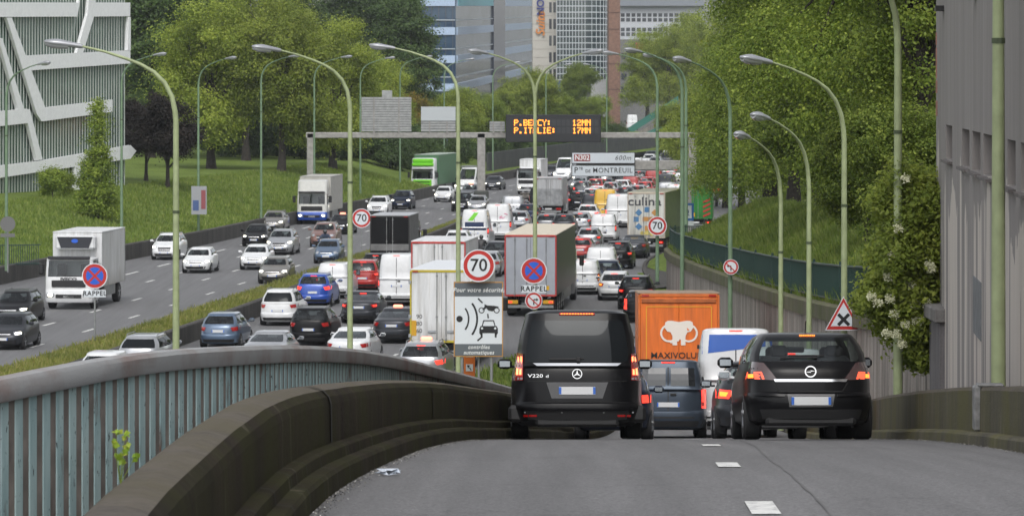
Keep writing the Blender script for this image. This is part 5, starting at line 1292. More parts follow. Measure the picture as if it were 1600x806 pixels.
# far queue (d > 380): copies with their own colours
rf = random.Random(11); far = []
for lane in range(5):
    d = 378 + lane * 2.3 + 5
    while d < 560:
        far.append((M2(d) + 2.0 + 3.2 * lane, d)); d += rf.uniform(5.8, 7.6) + (d - 380) * .01
for lane in range(4):
    d = 420 + lane * 7
    while d < 570:
        far.append((M1(d) - 1.8 - 2.9 * lane, -d)); d += rf.uniform(11, 26)
used = [(903, 398), (876, 440), (858, 452), (768, 402), (823, 386)] + [(c_[2], c_[3]) for c_ in CR] + [(954, 357), (857, 322), (857, 327), (923, 402), (933, 409)]
for lane in range(5):
    d = 300 + lane * 1.7
    while d < 379: far.append((M2(d) + 2.0 + 3.2 * lane, d)); d += rf.uniform(6.0, 7.5)
for X, d in far:
    dd = abs(d); px = 800 + X / dd * F; fr = 'front' if d < 0 else 'away'
    if any(abs(X - gx(p, q)) < 2.4 and abs(dd - q) < 7 for p, q in used): continue
    k = rf.choice(['hatch', 'suv', 'sedan', 'mpv', 'small', 'hatch', 'suv', 'kangoo', 'trafic', 'sprinter']); p = rf.choice(['white', 'white', 'silver', 'grey', 'darkgrey', 'black', 'white', 'darkblue', 'red', 'silver'])
    kw = dict(rear_glass=False) if k in ('kangoo', 'trafic', 'sprinter') else {}
    kn = {'hatch': 'hatchback', 'suv': 'crossover', 'sedan': 'saloon', 'mpv': 'people carrier', 'small': 'small car', 'kangoo': 'compact van', 'trafic': 'van', 'sprinter': 'high van'}[k]
    pn = {'darkgrey': 'dark grey', 'darkblue': 'dark blue'}.get(p, p)
    where = ('far back in the jam' if d > 379 else 'packed in the jam before the gantry') if d > 0 else 'coming from far away'
    car(k, p, 0, dd, f'{pn} {kn} {where}', 'van' if 'van' in kn else 'car', fr, group=f'{pn} {kn}s {where}', x=X, lod=2, brake=(rf.random() < .6 and 'full'), **kw)
# ------------------------------------------------------------------ street lamps
HEADM = mat('lamp_head_grey', (.34, .35, .37), .35, .4); LENS = mat('lamp_glass', (.42, .43, .45), .15, .1, coat=1)
def arm_curve(a, sgn, k=1.0):
    P = [(0, 0), (.02, .25), (.10, .63), (.28, .97), (.55, 1.24), (.86, 1.42), (1.2, 1.56), (1.75, 1.74), (2.3, 1.87)]
    return [Vector((sgn * x * math.cos(a), -x * math.sin(a), z * k)) for x, z in P]
def street_lamp(px, d, ztop, tips, label, zbase=0, r=.085, m_=LAMPG, group='green street lamps'):
    X = gx(px, d); root = thing('street_lamp', label, 'street lamp', (X, d, zbase), (0, 0, 0), group); zb = ztop - 1.98 - zbase
    m = MB(); m.tube([(0, 0, 0), (0, 0, zb * .5), (0, 0, zb)], [r * 1.15, r, r * .82], 8); m.build('pole', m_, root, 60)
    m = MB(); m.lathe([(zb * .78, r * 1.02), (zb * .78 + .07, r * 1.02)], (0, 0, 0), 'z', 10); m.build('collar', mat('collar_dark', (.06, .08, .04), .6), root)
    for tip in tips:
        s = 1 if tip > px else -1; reach = abs(tip - px) * d / F; a = math.acos(min(1, reach / 3.25))
        pts = [p + Vector((0, 0, zb)) for p in arm_curve(a, s)]
        m = MB(); m.tube(pts, [r * .82, r * .8, r * .72, r * .66, r * .6, r * .52, r * .46, r * .38, r * .34], 8); o = m.build('arm', m_, root, 60)
        e = pts[-1]; t = (pts[-1] - pts[-2]).normalized(); h = MB(); secs = []; secs2 = []
        u = Vector((-t.y, t.x, 0)).normalized(); up = Vector((0, 0, 1))
        dirv = Vector((t.x, t.y, 0)).normalized() * math.cos(R_(7)) + up * math.sin(R_(7))
        for q, w, hh, dn in ((0, .05, .05, .05), (.12, .07, .07, .06), (.35, .10, .09, .06), (.6, .155, .115, .08), (.78, .15, .09, .08), (.92, .09, .05, .05), (.96, .02, .02, .02)):
            c = e + dirv * q; n = 12
            secs.append([c + u * w * math.cos(2 * math.pi * k / n) + up * ((hh if math.sin(2 * math.pi * k / n) > 0 else dn) * math.sin(2 * math.pi * k / n)) for k in range(n)])
            if .3 < q < .95: secs2.append([c - up * .02 + u * w * .86 * math.cos(2 * math.pi * k / n) + up * (dn * 1.45) * math.sin(2 * math.pi * k / n) * (1 if math.sin(2 * math.pi * k / n) < 0 else .1) for k in range(n)])
        h.loft(secs); hd = h.build('lamp_head', HEADM, root, 60)
        h = MB(); h.loft(secs2); h.build('lens', LENS, hd, 60)
    return root
def ytop(py, d): return HC - (py - YH) * d / F
street_lamp(275, 95, ytop(66, 95), [70], 'yellow-green lamp with long left arm, leftmost tall one in front of the striped building')
street_lamp(547, 120, ytop(74, 120), [398], 'yellow-green lamp with left arm rising between the white saloon and the grey saloon')
street_lamp(716, 140, ytop(71, 140), [575], 'yellow-green lamp behind the speed camera sign')
street_lamp(836, 155, ytop(80, 155), [733, 940], 'yellow-green lamp with two arms beside the message sign')
street_lamp(1560, 50.5, 15.2, [1200], 'thick lamp pole in front of the grey building wall', RZ(50.5) - .1, r=.088)
street_lamp(1403, 75, 13.9, [1245], 'lamp pole rising behind the elder bush, its head above the view', RZ(75) - .1)
street_lamp(1319, 92, ytop(91, 92), [1150], 'yellow-green lamp carrying the warning triangle', RZ(92) - .1, r=.075)
street_lamp(1264, 100, ytop(178, 100), [1165], 'shorter lamp, second left of the triangle lamp', RZ(100) - .1, r=.07)
street_lamp(1220, 107, ytop(207, 107), [1140], 'shortest lamp with its head lowest before the trees', RZ(107) - .1, r=.07)
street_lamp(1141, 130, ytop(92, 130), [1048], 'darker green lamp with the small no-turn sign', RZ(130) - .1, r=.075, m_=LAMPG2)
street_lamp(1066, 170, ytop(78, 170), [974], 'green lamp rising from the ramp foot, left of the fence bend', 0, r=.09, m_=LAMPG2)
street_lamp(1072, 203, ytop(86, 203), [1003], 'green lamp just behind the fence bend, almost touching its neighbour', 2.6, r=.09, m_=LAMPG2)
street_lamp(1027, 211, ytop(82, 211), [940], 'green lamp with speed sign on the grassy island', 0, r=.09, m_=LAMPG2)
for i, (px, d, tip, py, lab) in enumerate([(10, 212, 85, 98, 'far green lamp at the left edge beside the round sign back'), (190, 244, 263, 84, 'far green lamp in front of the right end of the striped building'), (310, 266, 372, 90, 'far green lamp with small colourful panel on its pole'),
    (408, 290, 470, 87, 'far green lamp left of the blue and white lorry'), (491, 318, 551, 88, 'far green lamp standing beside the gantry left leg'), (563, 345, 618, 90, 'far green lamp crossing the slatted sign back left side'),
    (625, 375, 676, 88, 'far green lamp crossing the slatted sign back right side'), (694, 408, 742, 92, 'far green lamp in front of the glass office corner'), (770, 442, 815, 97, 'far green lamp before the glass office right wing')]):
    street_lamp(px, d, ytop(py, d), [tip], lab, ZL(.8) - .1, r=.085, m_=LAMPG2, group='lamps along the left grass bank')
street_lamp(853, 480, ytop(100, 480), [897], 'pale thin lamp before the hotel', .5, r=.09, m_=LAMPG2, group='thin lamps far away'); street_lamp(948, 520, ytop(100, 520), [908], 'pale thin lamp before the brick tower', .5, r=.09, m_=LAMPG2, group='thin lamps far away')

# ------------------------------------------------------------------ signs
def post(root, d_, x, z0, z1, r=.04, m_=None, y=.06): MB().tube([(x, y, z0), (x, y, z1)], r, 8).build('post', m_ or GREY, root, 60)
def roundsign(px, py, rad, d, kind, label, zg=None, posted=True, prt='traffic_sign', y=0):
    c = W(px, py, d); R = rad * d / F; root = thing('traffic_sign', label, 'traffic sign', (c.x, d + y, 0), (0, 0, 0)); z = c.z; py_ = .5 if rad > 25 else .06
    MB().prism(circ(0, z, R, 40), -.012, .012).build('sign_plate', SIGNR if kind != 'nostop' else SIGNR, root, 30)
    MB().prism(arcband(0, z, R * .93, R, 0, 359.99, 40), -.016, -.004).build('white_rim', SIGNW, root, 30)
    if kind in ('70', 'noleft', 'noright'):
        MB().prism(circ(0, z, R * .70, 40), -.020, -.006).build('sign_face', SIGNW, root, 30)
        if kind == '70': text('lettering', '70', R * 1.08, SIGNK, root, (0, -.024, z - R * .0), (R_(90), 0, 0), .003, bold=.012 * R)
        else:
            m = MB(); s = -1 if kind == 'noleft' else 1
            m.prism(bar2(-s * R * .0, z - R * .5, -s * R * .0, z + R * .12, R * .15), -.026, -.02); m.prism(bar2(0, z + R * .12, s * R * .34, z + R * .12, R * .15), -.0265, -.02); m.prism([(s * R * .3, z + R * .32), (s * R * .55, z + R * .12), (s * R * .3, z - R * .08)], -.027, -.02)
            m.build('arrow', SIGNK, root, 0); MB().prism(bar2(-R * .62, z + R * .5, R * .55, z - R * .58, R * .13) if 1 else [], -.030, -.022).build('bar', SIGNR, root, 0)
    if kind == 'nostop':
        MB().prism(circ(0, z, R * .68, 40), -.020, -.006).build('sign_face', SIGNB, root, 30)
        m = MB(); m.prism(bar2(-R * .52, z + R * .52, R * .52, z - R * .52, R * .17), -.024, -.018); m.prism(bar2(-R * .52, z - R * .52, R * .52, z + R * .52, R * .17), -.0245, -.018); m.build('cross', SIGNR, root, 0)
    if posted: post(root, d, 0, (zg or 0), z + R * .4, y=py_)
    return root, z, R
def rappel(root, z, w, h, size):
    MB().prism([(-w, z - h), (w, z - h), (w, z + h), (-w, z + h)], -.014, .01).build('panel', SIGNW, root, 0); text('lettering', 'RAPPEL', size, SIGNK, root, (0, -.02, z), (R_(90), 0, 0), .003, bold=.006, space=1.15)
r_, z, R = roundsign(148, 431, 20, 160, 'nostop', 'no stopping sign with RAPPEL plate on a post in the median', .3); rappel(r_, z - R - .2, .46, .15, .27)
r_, z, R = roundsign(834, 423, 20.5, 154.7, 'nostop', 'no stopping sign with RAPPEL plate hung on the two-armed lamp', posted=False); rappel(r_, z - R - .2, .50, .15, .29)
roundsign(834, 469.5, 13.5, 154.7, 'noright', 'small no right turn sign under the no stopping sign', posted=False)
roundsign(565, 341, 15, 252, '70', 'small round 70 speed limit sign in the median verge', .3)
roundsign(748, 415, 25.5, 126, '70', 'large round 70 speed limit sign above the camera warning board', .0)
roundsign(1027, 353, 15, 210.6, '70', 'round 70 speed limit sign on the island lamp', posted=False)
roundsign(1142, 417, 12, 129.7, 'noleft', 'small no left turn sign on the darker green lamp', posted=False)
# warning triangle with cross
def triangle():
    d = 91.8; c = W(1318, 494, d); root = thing('warning_sign', 'red-edged warning triangle with black cross on a lamp pole', 'traffic sign', (c.x, d, 0)); z = c.z; s = d / F
    tri = lambda k: [(-29 * s * k, z - 22 * s * k + (1 - k) * 0), (29 * s * k, z - 22 * s * k), (0, z + 31 * s * k)]
    MB().prism(tri(1), -.012, .012).build('sign_plate', SIGNW, root, 0); MB().prism(tri(.93), -.018, -.008).build('red_border', SIGNR, root, 0); MB().prism(tri(.70), -.024, -.012).build('sign_face', SIGNW, root, 0)
    m = MB(); q = 8.5 * s; zc = z - 5 * s; m.prism(bar2(-q, zc - q, q, zc + q, 5 * s), -.03, -.02); m.prism(bar2(-q, zc + q, q, zc - q, 5 * s), -.0305, -.02); m.build('cross', SIGNK, root, 0)
triangle()
# speed camera warning board
def camera_board():
    d = 126.3; s = d / F; c = W(748, 498, d); root = thing('warning_board', 'grey and white speed camera warning board with motorcycle and car pictogram', 'sign board', (c.x, d, 0)); Z = lambda py: HC - (py - YH) * s; Xx = lambda px: (px - 748) * s
    dg = mat('board_grey', (.10, .115, .13), .5)
    MB().prism([(Xx(709), Z(557)), (Xx(786), Z(557)), (Xx(786), Z(440)), (Xx(709), Z(440))], -.02, .03).build('board_frame', mat('board_orange', (.42, .22, .06), .5), root, 0)
    MB().prism([(Xx(710.6), Z(537)), (Xx(784.4), Z(537)), (Xx(784.4), Z(463)), (Xx(710.6), Z(463))], -.026, -.01).build('white_panel', SIGNW, root, 0)
    for a, b in ((463, 441.8), (555.3, 537)): MB().prism([(Xx(710.6), Z(a)), (Xx(784.4), Z(a)), (Xx(784.4), Z(b)), (Xx(710.6), Z(b))], -.028, -.01).build('grey_band', dg, root, 0)
    T = lambda s_, py, size: text('lettering', s_, size, mat('letter_white', (.7, .72, .72), .5), root, (0, -.032, Z(py)), (R_(90), 0, 0), .003, sx=.95, shear=.25, bold=.003, space=1.08)
    T('Pour votre sécurité,', 453, .20); T('contrôles', 542, .18); T('automatiques', 550.5, .18)
    m = MB(); y0, y1 = -.034, -.024
    m.prism(circ(Xx(718), Z(498), 5 * s, 16), y0, y1)
    cx, cz = Xx(704), Z(498)
    m.prism(arcband(cx, cz, 27 * s, 29.5 * s, -36, 36, 14), y0, y1); m.prism(arcband(cx, cz, 40 * s, 43 * s, -36, 36, 16), y0, y1)
    for a in ((747, 466, 754, 473), (762, 490, 763, 497), (753, 526, 746, 532)): m.prism(bar2(Xx(a[0]), Z(a[1]), Xx(a[2]), Z(a[3]), 2.3 * s), y0, y1)
    m.build('radar_waves', SIGNK, root, 0)
    m = MB()
    for px in (752.5, 776): m.prism(arcband(Xx(px), Z(484.5), 3.3 * s, 4.7 * s, 0, 359.9, 20), y0, y1)
    m.prism([(Xx(a), Z(b)) for a, b in ((757, 475), (762, 477), (772, 477.5), (780, 479), (774, 482), (770, 486), (763, 485), (760, 481), (756, 484), (753, 484), (757, 479))], y0 - .001, y1)
    m.build('motorcycle_pictogram', SIGNK, root, 0)
    m = MB()
    m.prism([(Xx(a), Z(b)) for a, b in ((751, 509), (776, 509), (778, 513), (778, 520), (776, 523), (776, 527), (773, 527), (773, 518), (754, 518), (754, 527), (751, 527), (751, 523), (749, 520), (749, 513))], y0, y1)
    for a in ((753.5, 509, 756, 500), (773.5, 509, 771, 500), (755.4, 500.6, 771.6, 500.6)): m.prism(bar2(Xx(a[0]), Z(a[1]), Xx(a[2]), Z(a[3]), 1.6 * s), y0 - .001 * a[0] / 750, y1)
    m.prism([(Xx(a), Z(b)) for a, b in ((753, 516), (774, 516), (774, 520), (753, 520))], y0 - .0015, y1)
    m.build('car_pictogram', SIGNK, root, 0)
    m = MB()
    for px in (753.2, 773.8): m.prism(circ(Xx(px), Z(512.6), 1.8 * s, 10), y0 - .003, y1)
    m.build('pictogram_headlights', SIGNW, root, 0)
    for px in (722, 768): post(root, d, Xx(px), 0, Z(443), .05)
camera_board()
def orange_panel():
    d = 128; s = d / F; c = W(733.5, 575, d); root = thing('marker_panel', 'orange upright marker panel with small white arrow square', 'sign board', (c.x, d, 0)); Z = lambda py: HC - (py - YH) * s
    O = mat('panel_orange', (.62, .15, .02), .5); MB().box((0, 0, (Z(553) + .05) / 2), (17.5 * s, .06, Z(553)), .01).build('panel', O, root)
    MB().box((0, -.035, Z(574)), (11 * s, .02, 11 * s)).build('white_square', SIGNW, root, 0)
    m = MB(); m.prism(bar2(.06, Z(578), .0, Z(573.5), .03), -.05, -.044); m.prism([(-.09, Z(570)), (.02, Z(570.5)), (-.04, Z(575))], -.051, -.044); m.build('arrow', SIGNK, root, 0)
    MB().box((0, -.035, Z(556)), (12 * s, .02, 3 * s)).build('white_strip', SIGNW, root, 0)
orange_panel()
r_ = thing('round_sign', 'round grey sign seen from behind at the left edge', 'traffic sign', (gx(12, 211), 211, 0)); z = W(12, 350, 211).z
MB().prism(circ(0, z, .42, 28), -.01, .01).build('sign_back', mat('sign_back', (.13, .13, .13), .6), r_, 30); MB().box((0, 0, z - .62), (.8, .03, .2)).build('plate_back', mat('sign_back', (.13, .13, .13), .6), r_, 0); post(r_, 0, 0, .8, z + .3)
r_ = thing('info_panel', 'small white panel with blue and red print fixed to the third far lamp', 'sign board', (gx(311, 264.8), 264.8, 0)); z = W(311, 313, 264.8).z
MB().box((0, 0, z), (1.06, .04, 1.95)).build('panel', mat('panel_white', (.28, .29, .31), .6), r_, 0); MB().box((-.22, -.03, z - .35), (.4, .02, .7)).build('blue_print', mat('print_blue', (.05, .09, .22), .6), r_, 0); MB().box((.3, -.03, z + .05), (.3, .02, 1.3)).build('red_print', mat('print_red', (.24, .06, .07), .6), r_, 0)
r_ = thing('low_fence', 'short dark green fence above the roadside wall at the left edge', 'fence', (0, 0, 0)); m = MB()
for i in range(30): m.box((gx(0, 216) - 1.5 + i * .12, 216 + i * .05, 1.5), (.035, .035, 1.2))
m.build('baluster_panel', FENG, r_, 0); m = MB()
for z in (1.0, 2.05): m.tube([(gx(0, 216) - 1.6, 216, z), (gx(0, 216) + 2.1, 217.5, z)], .035, 6)
m.build('rail', FENG, r_)
# blue information sign
r_ = thing('information_sign', 'square blue-bordered information sign with white strip on the gantry foot', 'sign board', (gx(1071, 263), 263, 0)); s = 263 / F; Z = lambda py: HC - (py - YH) * s
MB().box((0, 0, Z(331)), (26 * s, .04, 27 * s)).build('sign_plate', mat('info_blue', (.02, .13, .42), .5), r_, 0); MB().box((0, -.03, Z(331)), (19 * s, .02, 20 * s)).build('sign_face', SIGNW, r_, 0)
m = MB(); m.prism(circ(0, Z(331), 5.5 * s, 14), -.052, -.042); m.prism([(-.3, Z(337)), (.3, Z(337)), (0, Z(331))], -.053, -.042); m.build('pictogram', mat('picto_dark', (.02, .05, .12), .5), r_, 0)
MB().box((0, -.0, Z(349)), (26 * s, .04, 7 * s)).build('strip', SIGNW, r_, 0); post(r_, 0, .1, 0, Z(320), .05)

# ------------------------------------------------------------------ gantries
GAN = mat('gantry_steel', (.30, .29, .275), .6, .1, noise=.25)
SLAT = mat('slat_grey', (.33, .34, .34), .5, .2, noise=.2)
def gantry1():
    d = 336; s = d / F; root = thing('sign_gantry', 'wide sign gantry spanning both carriageways', 'gantry', (0, d, 0)); Xp = lambda px: (px - 800) * s; Z = lambda py: HC - (py - YH) * s
    MB().box(((Xp(478) + Xp(1085)) / 2, 0, (Z(207) + Z(216)) / 2), (Xp(1085) - Xp(478), .6, Z(207) - Z(216)), .05).build('beam', GAN, root)
    for px, z0 in ((485, 2.0), (752, 0), (1082, 0)): MB().box((Xp(px), 0, (z0 + Z(208)) / 2), (.72 if px > 500 else .6, .6, Z(208) - z0), .06).build('post', GAN, root)
    MB().box((Xp(752), 0, .9), (1.3, .9, 1.8), .1).build('post_guard', mat('guard_dark', (.05, .055, .05), .7), root)
    def slats(x0, x1, y0, y1, n):
        r = thing('slatted_sign', {565: 'slatted back of a big sign left on the gantry', 765: 'small slatted sign back beside the message sign', 658: 'pale blank plate over a slatted sign back on the gantry'}[x0], 'sign back', (0, d - .35, 0)); m = MB()
        for i in range(n): z = Z(y1) + (Z(y0) - Z(y1)) * (i + .5) / n; m.box(((Xp(x0) + Xp(x1)) / 2, 0, z), (Xp(x1) - Xp(x0), .06, (Z(y0) - Z(y1)) / n * .82), .01)
        m.build('slat_panel', SLAT, r, 0)
        for px in (x0 + (x1 - x0) * .25, x0 + (x1 - x0) * .75): MB().box((Xp(px), .0, (Z(y0) + Z(y1 + 3)) / 2), (.12, .16, Z(y0) - Z(y1 + 3))).build('bracket', GAN, r, 0)
        MB().box(((Xp(x0) + Xp(x1)) / 2, .06, (Z(y0) + Z(y1)) / 2), (Xp(x1) - Xp(x0) - .1, .04, Z(y0) - Z(y1))).build('backing', mat('backing', (.16, .165, .165), .7), r, 0); return r
    r = slats(565, 643, 152, 206, 14); MB().box((Xp(605), 0, Z(147)), (16 * s, .07, 11 * s), .01).build('top_tab', SLAT, r, 0)
    r = slats(658, 712, 189, 206, 4); MB().box((Xp(685), -.08, Z(178)), (54 * s, .06, 22 * s), .01).build('blank_plate', mat('plate_pale', (.42, .45, .47), .5), r, 0)
    slats(765, 789, 190, 206, 4)
gantry1()
FONT = {'P': '11110 10001 10001 11110 10000 10000 10000', '.': '00000 00000 00000 00000 00000 01100 01100', 'B': '11110 10001 10001 11110 10001 10001 11110', 'E': '11111 10000 10000 11110 10000 10000 11111', 'R': '11110 10001 10001 11110 10100 10010 10001',
        'C': '01111 10000 10000 10000 10000 10000 01111', 'Y': '10001 10001 01010 00100 00100 00100 00100', ':': '00000 01100 01100 00000 01100 01100 00000', 'I': '01110 00100 00100 00100 00100 00100 01110', 'T': '11111 00100 00100 00100 00100 00100 00100',
        'A': '01110 10001 10001 11111 10001 10001 10001', 'L': '10000 10000 10000 10000 10000 10000 11111', '1': '00100 01100 00100 00100 00100 00100 01110', '2': '01110 10001 00001 00110 01000 10000 11111', '7': '11111 00001 00010 00100 01000 01000 01000', 'M': '10001 11011 10101 10101 10001 10001 10001', 'N': '10001 11001 10101 10011 10001 10001 10001'}
def message_sign():
    d = 334.5; s = d / F; root = thing('message_sign', 'black electronic message sign with two amber lines of travel times', 'message sign', (0, d, 0)); Xp = lambda px: (px - 800) * s; Z = lambda py: HC - (py - YH) * s
    MB().box((Xp(864.5), .35, Z(201)), (149 * s, .8, 43 * s), .05).build('housing', mat('vms_black', (.012, .013, .016), .5), root)
    DOT = mat('led_amber', (.9, .4, .06), .4, emit=1.9, ec=(1, .24, .015)); bk = mat('vms_cell', (.03, .032, .036), .6)
    def line(s_, px0, py, pitch):
        m = MB(); n = 0
        for i, ch in enumerate(s_):
            if ch == ' ': continue
            m = MB()
            for r, row in enumerate(FONT[ch].split()):
                for c, b in enumerate(row):
                    if b == '1':
                        x = Xp(px0 + i * pitch + c * pitch / 5.9); z = Z(py + (r - 3) * 1.36)
                        m.box((x, -.075, z), (pitch / 5.9 * s * 1.12, .03, 1.36 * s * .95))
            m.build('amber_character', DOT, root, 0)
    line('P.BERCY:', 804, 192, 7.35); line('P.ITALIE:', 804, 204, 7.35); line('12MN', 895, 192, 7.35); line('17MN', 895, 204, 7.35)
    m = MB()
    for py in (192, 204):
        for i in range(18): m.box((Xp(807 + i * 7.35), -.058, Z(py)), (6 * s, .02, 10 * s))
    m.build('cell_panel', bk, root, 0)
message_sign()
def gantry2():
    d = 270; s = d / F; root = thing('cantilever_gantry', 'short concrete-coloured cantilever gantry on the right', 'gantry', (0, d, 0)); Xp = lambda px: (px - 800) * s; Z = lambda py: HC - (py - YH) * s
    MB().box(((Xp(900) + Xp(1082)) / 2, .3, (Z(251) + Z(266)) / 2), (Xp(1082) - Xp(900), .6, Z(251) - Z(266)), .05).build('beam', GAN, root)
    MB().box((Xp(1073), .3, Z(251) / 2), (.72, .64, Z(251)), .05).build('post', GAN, root)
    r = thing('direction_sign', 'white direction sign reading N302 600m Pte DE MONTREUIL', 'direction sign', (0, d - .3, 0))
    for a, b in ((238, 256), (258, 276)):
        MB().box((Xp(942.5), .05, (Z(a) + Z(b)) / 2), (99.5 * s, .06, (b - a) * s), .01).build('sign_border', SIGNK, r, 0); MB().box((Xp(942.5), .0, (Z(a) + Z(b)) / 2), (97 * s, .06, (b - a - 2.2) * s), .005).build('sign_panel', mat('dir_white', (.50, .54, .58), .45), r, 0)
    MB().box((Xp(909.5), -.035, Z(246.5)), (25 * s, .02, 10.5 * s)).build('number_panel', mat('sign_darkred', (.22, .02, .02), .4), r, 0)
    LW = mat('letter_white', (.7, .72, .72), .5)
    text('lettering', 'N302', .50, LW, r, (Xp(909.5), -.05, Z(246.5)), (R_(90), 0, 0), .003, sx=.9, bold=.01)
    text('lettering', '600m', .46, SIGNK, r, (Xp(973), -.035, Z(247)), (R_(90), 0, 0), .003, shear=.25, space=1.15)
    text('lettering', 'P', .55, SIGNK, r, (Xp(900), -.035, Z(266)), (R_(90), 0, 0), .003, bold=.008); text('lettering', 'TE', .26, SIGNK, r, (Xp(907.5), -.035, Z(263.5)), (R_(90), 0, 0), .003, bold=.006)
    text('lettering', 'DE', .30, SIGNK, r, (Xp(918.5), -.035, Z(267.5)), (R_(90), 0, 0), .003, bold=.004); text('lettering', 'MONTREUIL', .50, SIGNK, r, (Xp(957), -.035, Z(266.5)), (R_(90), 0, 0), .003, bold=.003, space=1.12, sx=.93)
gantry2()

# ------------------------------------------------------------------ buildings
class Plane:
    def __init__(s, P0, P1): s.a = Vector((P0[0], P0[1], 0)); s.b = Vector((P1[0], P1[1], 0)); s.u = (s.b - s.a).normalized(); s.n = Vector((s.u.y, -s.u.x, 0)); s.n = s.n if s.n.y < 0 else -s.n
    def hit(s, px, py):
        k = (px - 800) / F; A, U = s.a, s.u   # A.x + t U.x = k (A.y + t U.y)
        t = (k * A.y - A.x) / (U.x - k * U.y); d = A.y + t * U.y; return Vector((A.x + t * U.x, d, HC - (py - YH) * d / F))
    def slab(s, m, poly, out, back=0.05, mi=0):
        P = [s.hit(*p) for p in poly]; n = len(P); vs_ = [p + s.n * out for p in P] + [p - s.n * back for p in P]
        m.add(vs_, [tuple(range(n)), tuple(range(n, 2 * n))[::-1]] + [((i + 1) % n, i, n + i, n + (i + 1) % n) for i in range(n)], mi)
def glassb(name, c1, c2, rough=.12, sc=(.3, .3, .3), dark=.5):
    m, nt, b = nm(name); n = noise_node(nt, 1.0, 4, sc); r = ramp_node(nt, n.outputs[0], [(.35, c1), (.65, c2)]); nt.links.new(r.outputs[0], b.inputs['Base Color']); b.inputs['Roughness'].default_value = rough; b.inputs['Specular IOR Level'].default_value = .6; return m
def striped_building():
    root = thing('office_building', 'glass office block with white slanting bands at the left edge', 'building', (0, 0, 0)); pl = Plane((gx(-120, 262), 262), (gx(195, 297), 297))
    GM = glassb('tree_reflection_glass', (.04, .085, .065), (.10, .17, .13), .15, (.25, .25, .6))  # green reflection of trees painted into the glass colour
    m = MB(); a, b = pl.hit(-160, 300), pl.hit(195, 300); h = 32; back = Vector((-14, 30, 0)) 
    for z0, z1 in ((0, h),): m.add([(a.x, a.y, z0), (b.x, b.y, z0), (b.x - 22, b.y + 12, z0), (a.x - 22, a.y + 12, z0), (a.x, a.y, z1), (b.x, b.y, z1), (b.x - 22, b.y + 12, z1), (a.x - 22, a.y + 12, z1)], [(0, 1, 5, 4), (1, 2, 6, 5), (2, 3, 7, 6), (3, 0, 4, 7), (4, 5, 6, 7)])
    m.build('glass_facade', GM, root, 0)
    m = MB(); m2 = MB(); L = (b - a).length; u = (b - a); u.z = 0; u.normalize(); n = int(L / .26)
    for i in range(n):
        p = Vector((a.x, a.y, 0)) + u * (i + .5) * L / n + pl.n * .12
        M = Matrix.Translation((p.x, p.y, 15)) @ Matrix.Rotation(math.atan2(u.y, u.x), 4, 'Z'); m.box((0, 0, 0), (.09, .05, 27), 0, 0, M) if i % 2 else None
    m.build('fin_panel', mat('fin_white', (.50, .54, .51), .5), root, 0)
    WB = mat('band_white', (.82, .83, .84), .5, noise=.06)
    bands = [[(-90, 4), (116, 4.5), (111, 26.5), (-90, 27.5)], [(112, 27), (116, 4), (127, -60), (119, -60)], [(137, 4.5), (195, 4.5), (195, 26), (137, 26.5)], [(135, -60), (146, -60), (138, 27), (121, 83), (111, 83), (128, 22)], [(26, 87.5), (195, 79), (195, 99.5), (37, 110.5)],
             [(1, 28), (9, 28), (63, 172), (56, 190), (48, 178)], [(56, 169), (167, 156), (167, 175), (56, 190)], [(-12, 60), (-6, 60), (28, 170), (19, 172)], [(-90, 182), (33, 170), (40, 192), (-90, 206)], [(29, 172), (37, 171), (57, 249), (48, 251)], [(-90, 268), (50, 252), (195, 227), (204, 236), (195, 248), (50, 269), (-90, 290)], [(108, 250), (116, 249), (116, 300), (108, 300)], [(190, 79), (195, 79), (195, 27), (192, 27)]]
    for i, q in enumerate(bands): m = MB(); pl.slab(m, q, .45 + .004 * i, -.24 + .0 * i); m.build('band', WB, root, 0)
striped_building()
